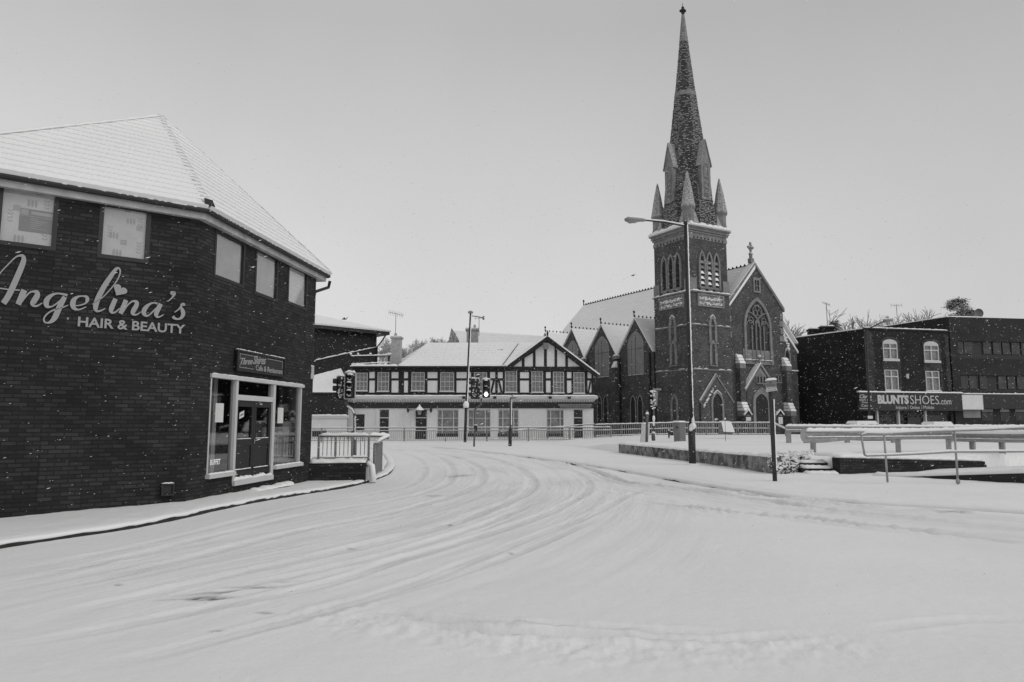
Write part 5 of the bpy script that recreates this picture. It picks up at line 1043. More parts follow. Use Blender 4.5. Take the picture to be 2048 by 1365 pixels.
for (xa, xb) in ((1484, 1497), (1549, 1562)):
    for q in (0, 1): c = g(xa + 4 + q * 6, 760)[0]; gothic(G, c, .16, g(xa, 764)[1], g(xa, 755)[1], g(xa, 750)[1], nave, .08, .08, 'louvre', 'arcade_niche', snowtop=False)
# right aisle
r0_, r1_, r2_ = g(1564, 652), g(1599, 704), g(1598, 860)
aw_ = MB().prism(G, [(a1 + .0, BZ - .5), (r1_[0], BZ - .5), (r1_[0], r1_[1]), (a1 + .0, r0_[1])], -14, -.35).build('side_aisle', 'cbrick', ch)
MB().prism(G, [(a1 - .1, r0_[1] + .1), (a1 - .1, r0_[1] + .35), (r1_[0] + .15, r1_[1] + .1), (r1_[0] + .15, r1_[1] - .15)], -14, -.25).build('aisle_roof', 'snow', aw_)
b = MB(); rnd = random.Random(8)
for k in range(70): t = rnd.random(); b.blob(G.pt(a1 + .1 + t * 1.1, r0_[1] - .4 - t * 1.6 + rnd.uniform(-.5, .35), -.33), .14, .1, .07)
b.build('stone_snow', 'snow', aw_)
ga2 = G.off(-.35); gothic(ga2, ga2.sz(1574, 720)[0], .3, ga2.sz(1574, 733)[1], ga2.sz(1574, 712)[1], ga2.sz(1574, 701)[1], aw_, .18, .1, 'cpane', 'aisle_window')
MB().fbox(ga2, ga2.sz(1567, 740)[0], r1_[0], ga2.sz(1574, 742)[1], ga2.sz(1574, 740)[1], .0, .12).build('string_course', 'snow', aw_)
# nave roof along dL
APX = G.pt(ga[0], ga[1] - .1, -.7); FT = G.pt(gl_[0], gl_[1] - .2, -.7); Ln = 10
for i in range(400):
    q = APX + Vector((dL.x, dL.y, 0)) * i * .1
    if proj_px(q)[0] < 1168: Ln = i * .1; break
print('nave length', Ln)
v3 = Vector((dL.x, dL.y, 0)) * Ln; sl_ = (FT - APX); ext = 1.75
roof('nave_roof', APX + sl_ * ext + v3, APX + sl_ * ext, APX, APX + v3, 'snow', ch, .5, .015, 60, .1, .008)
FT2 = G.pt(gr_[0], gl_[1] - .2, -.7); sl2 = FT2 - APX
roof('nave_roof', APX + sl2 * ext, APX + sl2 * ext + v3, APX + v3, APX, 'snow', ch, .5, .015, 30, .1, .008)
bk = Face((APX + v3)[:2], dR)
b = MB(); b.prism(bk, [(-5.5, BZ), (5.5, BZ), (5.5, APX.z - 8), (0, APX.z - .1), (-5.5, APX.z - 8)], -.5, 0).build('rear_gable', 'cbrick', ch)
b = MB(); k = int(Ln / .55)
for i in range(k): 
    q = APX + v3 * (i / k) + Vector((0, 0, .12)); b.lathe((q.x, q.y, q.z), [(.09, 0), (.12, .12), (.02, .26)], 5)
b.tube([APX + Vector((0, 0, .12)), APX + v3 + Vector((0, 0, .12))], .07, 5); b.tube([APX + v3, APX + v3 + Vector((0, 0, .9))], .07, 5).blob(APX + v3 + Vector((0, 0, .7)), .16, .16, .12); b.build('ridge_cresting', 'kerb', ch)
MB().lathe((lambda q: (q.x, q.y, q.z - .2))(APX + v3 * .13), [(.3, 0), (.16, .8), (.22, .9), (.16, 1.1)], 8).build('ridge_vent', 'pinn', ch)
# aisle gables on the tower's left plane
gs_ = [((1271, 634.8), (1236.5, 710.6), (1307, 703)), ((1204, 648.3), (1171, 717), (1234, 710.8)), ((1145.3, 656.7), (1113, 724), (1170.6, 717.3)), ((1093, 664), (1062, 731), (1112.5, 724.3))]
AL = TL; 
for gi, (a_, l_, r_) in enumerate(gs_):
    A_, Lp_, Rp_ = AL.sz(*a_), AL.sz(*l_), AL.sz(*r_)
    gx = MB().prism(AL, [(Lp_[0] + .02, BZ - .5), (Rp_[0] - .02, BZ - .5), (Rp_[0] - .02, Rp_[1]), (A_[0], A_[1] - .15), (Lp_[0] + .02, Lp_[1])], -.5, 0).build('aisle_gable', 'cbrick', ch)
    dep = 7.5
    for e0_, e1_ in (((Lp_[0] - .05, Lp_[1] - .05), -1), ((Rp_[0] + .05, Rp_[1] - .05), 1)):
        E_ = AL.pt(e0_[0], e0_[1], .2); E2_ = AL.pt(e0_[0], e0_[1], -dep); T_ = AL.pt(A_[0], A_[1] - .1, .2); T2 = AL.pt(A_[0], A_[1] - .1, -dep)
        (roof('gable_roof', E2_, E_, T_, T2, 'snow', gx, .45, .015, 16, .08, .006) if e1_ < 0 else roof('gable_roof', E_, E2_, T2, T_, 'snow', gx, .45, .015, 16, .08, .006))
    b = MB()
    for i in range(11): q = AL.pt(A_[0], A_[1] + .02, .1 - i * .55); b.lathe((q.x, q.y, q.z), [(.08, 0), (.1, .1), (.02, .22)], 5)
    q = AL.pt(A_[0], A_[1], .2); b.tube([q, q + Vector((0, 0, .7))], .06, 5).blob(q + Vector((0, 0, .55)), .14, .14, .12).build('ridge_cresting', 'kerb', gx)
    if gi < 3:
        bx = [((1255.5, 1287.5), 662, 690, 750), ((1190, 1218.4), 672.6, 698, 754.5), ((1134, 1157), 681, 703, 750)][gi]
        c = (AL.sz(bx[0][0], 700)[0] + AL.sz(bx[0][1], 700)[0]) / 2; hw_ = (AL.sz(bx[0][1], 700)[0] - AL.sz(bx[0][0], 700)[0]) / 2; mx_ = sum(bx[0]) / 2
        zz = lambda y: AL.sz(mx_, y)[1]
        p_ = MB().prism(AL, arch(c, hw_, zz(bx[3]), zz(bx[2]), zz(bx[1]))[::-1], .001, .03).build('boarded_window', 'blindarch', gx)
        MB().fbox(AL, c - hw_, c + hw_, zz(bx[2] + 8) - .04, zz(bx[2] + 8), .03, .045).fbox(AL, c - .03, c + .03, zz(bx[3]), zz(bx[1] + 9), .03, .042).fbox(AL, c - hw_ * .5, c - hw_ * .5 + .03, zz(bx[3]), zz(bx[1] + 18), .03, .042).build('board_joints', 'wood', p_)
        MB().snow([AL.pt(c - hw_, zz(bx[3]) - .02, .03), AL.pt(c + hw_, zz(bx[3]) - .02, .03)], .1, .04, .2, .6).build('sill_snow', 'snow', p_, True)
        for s_ in (-.5, .5): gothic(AL, c + s_ * 1.15, .35, zz(845), zz(808), zz(793), gx, .12, .06, 'louvre', 'lower_window', st='blindarch', snowtop=False)
    MB().fbox(AL, Lp_[0] + .3, Lp_[0] + .42, BZ, Lp_[1] - .4, 0, .12).build('drainpipe', 'gutter', gx)
    c = Lp_[0] + .02; zq = AL.sz(l_[0], 736)[1]; bt = MB().fbox(AL, c - .4, c + .2, BZ - .5, zq, .0, .7).fbox(AL, c - .4, c + .2, zq, Lp_[1] - .6, 0, .35).build('buttress', 'cbrick', gx)
    MB().hexa([AL.pt(c - .42, zq, .72), AL.pt(c + .22, zq, .72), AL.pt(c + .22, zq, .34), AL.pt(c - .42, zq, .34)], [AL.pt(c - .4, zq + .12, .66), AL.pt(c + .2, zq + .12, .66), AL.pt(c + .2, zq + .7, .35), AL.pt(c - .4, zq + .7, .35)]).build('buttress_snow', 'snow', bt)
    MB().fbox(AL, c - .5, c + .3, Lp_[1] - .45, Lp_[1] - .1, .0, .45).build('valley_stone', 'stone', gx); MB().snow([AL.pt(c - .5, Lp_[1] - .1, .2), AL.pt(c + .3, Lp_[1] - .1, .2)], .5, .2, .15).build('valley_snow', 'snow', gx, True)
MB().prism(AL, [(AL.sz(1306, 700)[0] - .5, BZ), (AL.sz(1306, 700)[0] - .3, BZ), (AL.sz(1306, 700)[0] - .3, AL.sz(1306, 705)[1]), (AL.sz(1306, 700)[0] - .5, AL.sz(1306, 705)[1])], .05, .25).build('downpipe', 'gutter', ch)

# ---------------------------------------------------------------- shoe shop
SC = atY(1737, 840, 72.0); Sa = Vector((SC.x, SC.y))
z1 = atY(1737, 658, 72).z
rl = ray(1590, 676); tt = (z1 - CAMH) / rl.z; LE = Vector((rl.x * tt, rl.y * tt)); SL = Face(LE, (Sa - LE))
rr1 = ray(1895, 664); tt = (z1 - CAMH) / rr1.z; RE = Vector((rr1.x * tt, rr1.y * tt)); SF = Face(Sa, (RE - Sa)); Lf = (RE - Sa).length; Ls = (Sa - LE).length
print('shop', Sa, LE, RE, z1, Lf, Ls)
shp = thing('shoe_shop', 'three-storey black brick shoe shop with arched white windows and BLUNTS SHOES.com fascia', 'building', (Sa.x + 3, Sa.y, .1))
q = lambda x, y, o=0: SF.sz(x, y, o)
wins = [((1766, 1795), 687, 719, 679), ((1848, 1877.5), 691, 722.5, 683), ((1769.5, 1797), 740, 781, None), ((1851.5, 1879), 742.5, 782, None)]
hl = []
for (xa, xb), yt, yb, _ in wins: hl.append((q(xa, (yt + yb) / 2)[0], q(xb, (yt + yb) / 2)[0], q((xa + xb) / 2, yb)[1], q((xa + xb) / 2, yt)[1]))
zs1 = q(1830, 822)[1]
MB().wall(SF, 0, Lf, zs1 + .1, z1, hl, .2).build('front_wall', 'bbrick', shp)
MB().fbox(SF, .05, Lf, -.3, z1 - .05, -6, -.6).build('core', 'interior', shp)
MB().wall(SL, 0, Ls, -.3, z1, [], .3).build('side_wall', 'bbrick', shp)
for i, (a, b_, c, d) in enumerate(hl):
    top_ = q(sum(wins[i][0]) / 2, wins[i][3])[1] if wins[i][3] else d; W_ = b_ - a; m_ = (a + b_) / 2
    f = MB().band(SF, [(a, c), (b_, c), (b_, d), (a, d)], [(a + .09, c + .08), (b_ - .09, c + .08), (b_ - .09, d - .08), (a + .09, d - .08)], -.12, .02, True).fbox(SF, m_ - .06, m_ + .06, c + .08, d - .08, -.11, .01).fbox(SF, a + .09, b_ - .09, d - (d - c) * .36, d - (d - c) * .36 + .12, -.109, .015).build('casement_window', 'white', shp)
    MB().fbox(SF, a, b_, c, d, -.16, -.12).build('curtained_glass', 'panel_glass', f)
    if wins[i][3]:
        A_ = [(m_ + W_ / 2 * math.cos(t), d + (top_ - d) * math.sin(t)) for t in np.linspace(0, math.pi, 9)]; MB().prism(SF, A_, .0, .03).build('arch_panel', 'white', f)
        A2 = [(m_ + (W_ / 2 + .04) * math.cos(t), d + (top_ - d + .03) * math.sin(t)) for t in np.linspace(0, math.pi, 11)]; A3 = [(m_ + (W_ / 2 + .28) * math.cos(t), d + .05 + (top_ - d + .22) * math.sin(t)) for t in np.linspace(0, math.pi, 11)]; MB().band(SF, A3, A2, .0, .06).build('brick_arch', 'bbrick2', f)
        MB().fbox(SF, a - .05, b_ + .05, hl[i + 2][3] + .02, c - .2, .0, .05).build('spandrel', 'bbrick2', f)
    MB().fbox(SF, a - .1, b_ + .12, c - .2, c - .001, -.02, .12).build('sill', 'white', f); MB().snow([SF.pt(a - .1, c - .002, .09), SF.pt(b_ + .12, c - .002, .09)], .1, .05, .1).build('sill_snow', 'snow', f, True)
b = MB(); rnd = random.Random(3); z = zs1 + 2
while z < z1 - .4:
    for (e_, s_) in ((0.02, 1),): b.fbox(SF, e_, e_ + rnd.choice((.9, 1.1)), z, z + .15, 0, .04)
    b.fbox(SF, Lf - rnd.choice((.45, .6)), Lf - .01, z, z + .15, 0, .04)
    for (a, bb, c, d) in hl[:2]:
        if hl[2][2] < z < d: b.fbox(SF, bb + .02, bb + rnd.choice((.2, .3)), z, z + .15, 0, .035); b.fbox(SF, a - rnd.choice((.12, .2)), a - .02, z, z + .15, 0, .035)
    z += .15
b.build('brick_quoins', 'bbrick2', shp)
MB().fbox(SF, -.05, Lf + .02, z1, z1 + .12, -.3, .12).build('parapet_coping', 'gutter', shp); MB().snow([SF.pt(0, z1 + .12, -.05), SF.pt(Lf, z1 + .12, -.05)], .35, .12, .2).snow([SL.pt(0, z1, -.1), SL.pt(Ls, z1, -.1)], .35, .14, .2, .15).build('parapet_snow', 'snow', shp, True)
s0_, s1_ = q(1714, 805)[0], q(1921, 805)[0]; sz1 = q(1830, 786.5)[1]; FS = SF.off(.35)
sgn = thing('shop_sign', 'wide black fascia sign reading BLUNTS SHOES.com beneath the arched windows', 'sign', FS.pt(s0_, zs1))
MB().fbox(SF, s0_, s1_, zs1, sz1, .02, .35).build('fascia_board', 'black', sgn); MB().snow([SF.pt(s0_, sz1, .2), SF.pt(s1_ + .1, sz1, .2)], .5, .15, .15, .2).build('snow_cap', 'snow', sgn, True)
f_ = lambda x, y: FS.sz(x, y)
def tx(s_, xa, xb, yb, yt, **k): m_ = (xa + xb) / 2; return text(s_, SF, f_(xa, yb)[0], f_(xb, yb)[0], f_(m_, yb)[1], f_(m_, yt)[1], .351, .03, 'lettw', sgn, 'lettering', **k)
tx('BLUNTS', 1755.5, 1817.5, 808.5, 790.5, bold=.055); tx('SHOES', 1820.5, 1878, 809, 791.5, bold=-.005); tx('.com', 1880, 1902.5, 809.5, 801)
tx('Instore', 1792, 1812.5, 818.5, 812); tx('Online', 1820, 1839.5, 818.5, 812); tx('Mobile', 1847, 1868, 818.5, 812); tx('|', 1815.7, 1816.3, 819, 811.5); tx('|', 1843.2, 1843.8, 819, 811.5)
tx('Clarks', 1719, 1743.5, 797, 789.5, shear=.4, bold=.01); tx('start rite', 1718.5, 1744, 802, 798); tx('Fitting', 1724, 1740, 808, 803.5); tx('Centre', 1723, 1743, 814, 808.7); tx('bluntsshoes.com', 1719, 1746, 818.5, 816)
zsh = q(1830, 866)[1]; zf0 = q(1830, 830)[1]
for a, b_ in ((1755, 1797), (1801, 1812), (1820, 1850), (1856, 1902)): MB().fbox(SF, q(a, 840)[0], q(b_, 840)[0], 0, zs1, -.35, -.3).build('shop_window', 'cpane', shp)
for a in (1756, 1798.5, 1852.5): MB().fbox(SF, q(a - 1.2, 840)[0], q(a + 1.2, 840)[0], 0, zs1, -.3, .02).build('shopfront_post', 'white', shp)
MB().fbox(SF, q(1738, 840)[0], q(1902, 840)[0], zf0, zs1 - .02, -.29, -.2).build('window_blind', 'bbrick2', shp); MB().fbox(SF, 0, .4, -.3, zs1, -.3, 0).build('corner_pier', 'bbrick', shp); MB().fbox(SF, Lf - .3, Lf, -.3, zs1, -.3, 0).build('corner_pier', 'bbrick', shp)
b = MB(); rnd = random.Random(12)
for k in range(26): a = rnd.uniform(q(1757, 840)[0], q(1900, 840)[0]); z = rnd.choice((1.1, 1.6, 2.1)); b.fbox(SF, a, a + .3, z, z + .14, -.29, -.2 + rnd.uniform(0, .02))
b.build('shoe_display', 'bbrick2', shp); p = SF.pt(q(1813.5, 753)[0], q(1813.5, 753)[1], .1); MB().blob(p, .2, .1, .26).build('alarm_bell', 'white', shp)
# chimney stacks on the shop
for (xa, xb, yt, yb) in ((1620, 1640, 655, 680), (1643, 1671, 650, 680)):
    Yc = 83; p0, p1 = atY(xa, yb, Yc), atY(xb, yb, Yc); zt = atY(xa, yt + 3, Yc).z; c = MB().box(p0.x, p1.x, Yc, Yc + .7, 3, zt).box(p0.x - .08, p1.x + .08, Yc - .08, Yc + .78, zt - .25, zt - .05).build('chimney', 'bbrick', shp); MB().snow([(p0.x, Yc + .3, zt), (p1.x, Yc + .3, zt)], .7, .2, .2).build('chimney_snow', 'snow', c, True)
# ---------------------------------------------------------------- office block on the right
OC = atY(1897, 634, RE.y + .25); zo = OC.z; ro = ray(2048, 638); tt = (zo - CAMH) / ro.z; OR = Vector((ro.x * tt, ro.y * tt)); OF = Face((OC.x, OC.y), (OR.x - OC.x, OR.y - OC.y)); Lo = 24
rl = ray(1760, 655); tt = (zo - CAMH) / rl.z; OL = Vector((rl.x * tt, rl.y * tt)); dOL = Vector((OL.x - OC.x, OL.y - OC.y)); OS = Face((OC.x + dOL.x, OC.y + dOL.y), -dOL)
print('office', OC, OR, OL)
of = thing('office_block', 'three-storey dark brick office block with ribbon windows at the right edge', 'building', (OC.x + 6, OC.y, .1)); q = lambda x, y, o=0: OF.sz(x, y, o)
za, zb_, zc_, zd_ = q(1960, 683)[1], q(1960, 708)[1], q(1960, 751)[1], q(1960, 778)[1]
ho = [(q(1916.5, 700)[0], Lo - 2, zb_ - .55, za), (q(1921, 765)[0], Lo - 2, zd_ - .35, zc_)]
MB().wall(OF, 0, Lo, -.3, zo, ho, .3).build('front_wall', 'obrick', of); MB().fbox(OF, .1, Lo, -.3, zo - .1, -8, -.5).build('core', 'interior', of); MB().wall(OS, 0, dOL.length, -.3, zo, [], .3).build('side_wall', 'obrick', of)
for (x, zl, zt) in [(x, zb_, za) for x in ((1917, 1932), (1934, 1950), (1972, 1987), (1992, 2008), (2011, 2025), (2029, 2045), (2049, 2065))] + [(x, zd_, zc_) for x in ((1922, 1937), (1939, 1954), (1960, 1974), (1997, 2013), (2016, 2030), (2035, 2050), (2054, 2068))]:
    a, b_ = q(x[0], 730)[0], q(x[1], 730)[0]; MB().fbox(OF, a, b_, zl, zt - .05, -.3, -.2).build('office_window', 'panel_glass2', of)
for (a, b_, z0, z1_) in ho: MB().fbox(OF, a, b_, z0, z1_, -.36, -.301).build('window_band', 'black', of)
MB().snow([OF.pt(0, zo, -.1), OF.pt(Lo, zo, -.1)], .3, .12, .2, .15).snow([OS.pt(0, zo, -.1), OS.pt(dOL.length, zo, -.1)], .3, .12, .2, .15).build('parapet_snow', 'snow', of, True)
zf_ = q(1960, 789)[1]; MB().fbox(OF, q(1922, 800)[0], Lo, q(1960, 818)[1], zf_, .0, .4).build('shop_fascia', 'black', of); MB().snow([OF.pt(q(1922, 800)[0], zf_, .2), OF.pt(Lo, zf_, .2)], .4, .12, .2).build('fascia_snow', 'snow', of, True)
bs = thing('blank_sign', 'blank pale rectangular board at the left end of the office block shopfront', 'sign', OF.pt(q(1923, 818)[0], q(1940, 818)[1], .4)); MB().fbox(OF, OF.sz(1924, 805, .42)[0], OF.sz(1964.5, 805, .42)[0], q(1944, 819)[1], q(1944, 791)[1], .41, .5).build('sign_panel', 'panel', bs)
MB().band(OF, [(OF.sz(1923.3, 805, .42)[0], q(1944, 820)[1]), (OF.sz(1965, 805, .42)[0], q(1944, 820)[1]), (OF.sz(1965, 805, .42)[0], q(1944, 790.3)[1]), (OF.sz(1923.3, 805, .42)[0], q(1944, 790.3)[1])], [(OF.sz(1924, 805, .42)[0], q(1944, 819)[1]), (OF.sz(1964.5, 805, .42)[0], q(1944, 819)[1]), (OF.sz(1964.5, 805, .42)[0], q(1944, 791)[1]), (OF.sz(1924, 805, .42)[0], q(1944, 791)[1])], .405, .52, True).build('sign_frame', 'white', bs)
MB().fbox(OF, q(1926, 825)[0], q(1960, 825)[0], q(1944, 836)[1], q(1944, 820.5)[1], .0, .05).build('shop_window', 'blindarch', of)
for a, b_ in ((1963, 1985), (2000, 2018), (2030, 2056)): MB().fbox(OF, q(a, 820)[0], q(b_, 820)[0], q(1960, 824)[1], q(1960, 819)[1], .0, .03).build('transom_light', 'blindarch', of); MB().fbox(OF, q(a + 6, 820)[0], q(a + 20, 820)[0], .1, q(1960, 843)[1], .0, .03).build('lower_panel', 'bbrick2', of); MB().fbox(OF, q(a, 820)[0], q(b_, 820)[0], q(1960, 843)[1] + .05, q(1960, 825)[1], .0, .02).build('dark_shop_window', 'cpane', of)
# ---------------------------------------------------------------- retaining walls, hedge, steps
rw = thing('stone_retaining_wall', 'long low weathered stone retaining wall behind the tall street lamp', 'wall', WB[0])
b = MB(); rnd = random.Random(21); s_ = MB(); tops = []
tz = [gnd(1238, 889, 0), gnd(1545, 915, 0)]
segs = [(WB[0], WB[1]), (WB[1], WB[2])]; topz = {0: CAMH - (888 - HZ) / FPX * WB[0].y, 1: CAMH - (901 - HZ) / FPX * WB[1].y, 2: CAMH - (914 - HZ) / FPX * WB[2].y}
for si, (p, q) in enumerate(segs):
    F = Face(p[:2], q[:2] and (q - p)[:2]); Ln_ = (q - p).length; a = 0
    while a < Ln_ - .02:
        w_ = min(rnd.uniform(.35, .95), Ln_ - a); z0 = topz[si] + (topz[si + 1] - topz[si]) * (a / Ln_); z1_ = topz[si] + (topz[si + 1] - topz[si]) * ((a + w_) / Ln_)
        o = rnd.uniform(-.015, .02); j = rnd.uniform(-.02, .015)
        c = [F.pt(a, -.2, o), F.pt(a + w_ - .012, -.2, o), F.pt(a + w_ - .012, -.2, -.3), F.pt(a, -.2, -.3)]; d = [F.pt(a, z0 + j, o), F.pt(a + w_ - .012, z1_ + j, o), F.pt(a + w_ - .012, z1_ + j, -.3), F.pt(a, z0 + j, -.3)]
        b.hexa(c, d); a += w_
        tops += [F.pt(a - w_ * .5, (z0 + z1_) / 2 + .0, -.16)]
b.build('stonework', 'wallstone', rw); s_.snow([WB[0] + Vector((0, 0, topz[0] - WB[0].z))] + tops + [WB[2] + Vector((.0, .1, topz[2] - WB[2].z))], .34, .10, .12, .4); s_.build('snow_cap', 'snow', rw, True)
# hedge: ivy / shrubs with snow
ga_, gb_ = gnd(1556, 948, .12), gnd(1655, 940, .12); hd = thing('low_shrub', 'low dark leafy shrub sprinkled with snow between the stone wall and the steps', 'shrub', (ga_ + gb_) / 2)
b = MB(); s_ = MB(); rnd = random.Random(31)
for k in range(5200):
    t = rnd.random(); u = rnd.random() ** .7; c = ga_.lerp(gb_, t) + Vector((rnd.uniform(-.1, .1), .05 + .75 * u * rnd.uniform(.6, 1), .0))
    c.z = .1 + (.42 + .06 * math.sin(t * 9)) * u + rnd.uniform(-.05, .05); r = rnd.uniform(.018, .045); a = Vector((rnd.gauss(0, 1), rnd.gauss(0, 1), rnd.gauss(0, 1))).normalized(); e_ = a.cross(Vector((rnd.gauss(0, 1), 1, 0))).normalized()
    (b if rnd.random() > .35 + .25 * u else s_).poly(c - a * r, c + e_ * r * .7, c + a * r, c - e_ * r * .7)
for k in range(150):
    t = rnd.random(); u = rnd.random(); c = ga_.lerp(gb_, t) + Vector((0, .05 + .7 * u, .14 + .42 * u + rnd.uniform(0, .04))); s_.blob(c, rnd.uniform(.03, .09), rnd.uniform(.03, .09), rnd.uniform(.02, .045))
b.build('foliage', 'leaf', hd); s_.build('snow_clumps', 'snow', hd)
# steps
st = thing('steps', 'two snow-covered steps between the shrub and the dark brick wall', 'steps', gnd(1660, 940, .1)); g_ = gnd(1681, 947, .12)
Fs = Face((g_.x - 1.05, g_.y - .05), (1, -.02))
for k in range(3): MB().fbox(Fs, .08 * k, 1.0, .0 + .0, .16 + .14 * k - .06, -.4 - .42 * k - .8, -.4 * k).build('step', 'kerb', st); MB().snow([Fs.pt(.05 + .08 * k, .16 + .14 * k - .062, -.2 - .4 * k), Fs.pt(1.0, .16 + .14 * k - .062, -.2 - .4 * k)], .46, .09, .08, .15).build('step_snow', 'snow', st, True)
# brick wall
bw_ = thing('low_brick_wall', 'long dark low brick wall topped with snow, behind the tubular handrail', 'wall', BB[0]); Fb = Face(BB[0][:2], (BB[1] - BB[0])[:2]); Lb = (BB[1] - BB[0]).length
z0, z1_ = CAMH - (915 - HZ) / FPX * BB[0].y, CAMH - (921.5 - HZ) / FPX * BB[1].y
def wedge(b, a0, a1, zb, o0, o1, dz0=0): 
    h = lambda a: z0 + (z1_ - z0) * a / Lb + dz0
    b.hexa([Fb.pt(a0, zb, o1), Fb.pt(a1, zb, o1), Fb.pt(a1, zb, o0), Fb.pt(a0, zb, o0)], [Fb.pt(a0, h(a0), o1), Fb.pt(a1, h(a1), o1), Fb.pt(a1, h(a1), o0), Fb.pt(a0, h(a0), o0)])
b = MB(); wedge(b, 0, Lb - .25, -.2, -.3, 0, -.115); wedge(b, Lb - .249, Lb, -.2, -.3, 0, -.25); b.build('brickwork', 'brick_near', bw_)
b = MB(); k = int((Lb - .3) / .112)
for i in range(k): wedge(b, i * .112 + .005, i * .112 + .105, CAMH, -.31, .012) if 0 else b.hexa([Fb.pt(i * .112 + x, z0 + (z1_ - z0) * i / k - .113, o) for x, o in ((.004, .012), (.106, .012), (.106, -.31), (.004, -.31))], [Fb.pt(i * .112 + x, z0 + (z1_ - z0) * i / k + rnd.uniform(-.006, .004), o) for x, o in ((.004, .012), (.106, .012), (.106, -.31), (.004, -.31))])
b.build('coping_bricks', 'brick_near', bw_); b = MB(); b.snow([Fb.pt(.02, z0, -.18), Fb.pt(Lb * .5, (z0 + z1_) / 2, -.18), Fb.pt(Lb - .3, z1_, -.2)], .34, .13, .12, .2).snow([Fb.pt(0, z0 + .03, -.6), Fb.pt(Lb, z1_ + .05, -.7)], 1.0, .12, .2, .2); b.build('snow_cap', 'snow', bw_, True)
# raised path edge at the right
pe0, pe1 = gnd(1790, 957, .05), gnd(2300, 985, .05); pw = thing('ramp_wall', 'dark low ramp wall with thick snow along its top at the right edge', 'wall', pe0)
Fq = Face(pe0[:2], (pe1 - pe0)[:2]); Lq = (pe1 - pe0).length
zq = lambda a: .10 + .28 * min(1, a / 3.2)
b = MB(); b2 = MB(); n = 24
for i in range(n):
    a0_, a1_ = Lq * i / n, Lq * (i + 1) / n
    b.hexa([Fq.pt(a0_, -.3, 0), Fq.pt(a1_, -.3, 0), Fq.pt(a1_, -.3, -3.2), Fq.pt(a0_, -.3, -3.2)], [Fq.pt(a0_, zq(a0_), 0), Fq.pt(a1_, zq(a1_), 0), Fq.pt(a1_, zq(a1_), -3.2), Fq.pt(a0_, zq(a0_), -3.2)])
    b2.hexa([Fq.pt(a0_, zq(a0_) - .01, .02), Fq.pt(a1_, zq(a1_) - .01, .02), Fq.pt(a1_, zq(a1_) - .01, -3.4), Fq.pt(a0_, zq(a0_) - .01, -3.4)], [Fq.pt(a0_, zq(a0_) + .05, -.04), Fq.pt(a1_, zq(a1_) + .05, -.04), Fq.pt(a1_, zq(a1_) + .06, -3.4), Fq.pt(a0_, zq(a0_) + .06, -3.4)])
b.build('wall_face', 'kerb', pw); b2.snow([Fq.pt(-.6, .1, -.12)] + [Fq.pt(Lq * i / n, zq(Lq * i / n) - .012, -.1) for i in range(n + 1)], .3, .11, .1, .2); b2.build('snow_top', 'snow', pw, True)
# tubular handrail
hr_ = thing('handrail', 'two-bar tubular metal handrail with looped left end, in front of the crash barriers', 'handrail', gnd(1772, 960, .12)); YH = 17.6
tp = [atY(x, y, YH) for x, y in ((1727, 872), (1722.5, 871), (1733, 867.5), (1770, 868.5), (1830, 865), (1900, 862), (1975, 860), (2048, 856), (2250, 848))]
lp = [atY(x, y, YH) for x, y in ((1729, 910), (1733, 912), (1770, 911), (1840, 908), (1905, 904), (2048, 903.5), (2250, 903))]
tp = tp[1:]; r = .026
MB().tube(tp, r).build('top_bar', 'galv', hr_, True); MB().tube(lp, r).build('lower_bar', 'galv', hr_, True); MB().tube([tp[0], atY(1726, 893, YH), lp[0]], r).build('end_loop', 'galv', hr_, True)
for (xa, ya, xb, yb) in ((1768, 868, 1775, 961), (1909, 862, 1916, 968), (2120, 854, 2129, 975)): MB().tube([atY(xa, ya, YH), atY(xb, yb, YH) - Vector((0, 0, .05))], r).build('post', 'galv', hr_, True)
MB().blob(atY(1915.5, 963, YH - .03), .06, .06, .07).build('post_clamp', 'galv', hr_)
b = MB(); b.snow([p + Vector((0, 0, r * .5)) for p in tp], .075, .075, .07, .18).snow([p + Vector((0, 0, r * .5)) for p in lp], .06, .045, .07, .2)
b.build('snow_cap', 'snow', hr_, True)
# crash barriers
def wbeam(path, ztop, m='galv', par=None, name='beam', flare=False):
    prof = [(0, 0), (.05, -.02), (.08, -.07), (.02, -.13), (.015, -.17), (.08, -.23), (.05, -.29), (0, -.31)]
    vs = []; n = len(prof); P = [Vector(p) for p in path]
    for i, p in enumerate(P):
        t = (P[min(i + 1, len(P) - 1)] - P[max(i - 1, 0)]); t.z = 0; t.normalize(); o = Vector((t.y, -t.x, 0))
        sq = .25 if (flare and i < 2) else 1
        for a, z in prof: vs.append(p + o * (a * sq) + Vector((0, 0, z * (1.25 if sq < 1 else 1))))
    n2 = len(vs); vs2 = []
    for i, p in enumerate(P):
        t = (P[min(i + 1, len(P) - 1)] - P[max(i - 1, 0)]); t.z = 0; t.normalize(); o = Vector((t.y, -t.x, 0)); sq = .25 if (flare and i < 2) else 1
        for a, z in prof: vs2.append(p + o * (a * sq - .006) + Vector((0, 0, z * (1.25 if sq < 1 else 1))))
    f = [(i * n + j, i * n + j + 1, (i + 1) * n + j + 1, (i + 1) * n + j) for i in range(len(P) - 1) for j in range(n - 1)]
    return MB().add(vs, f).add(vs2, f).build(name, m, par)
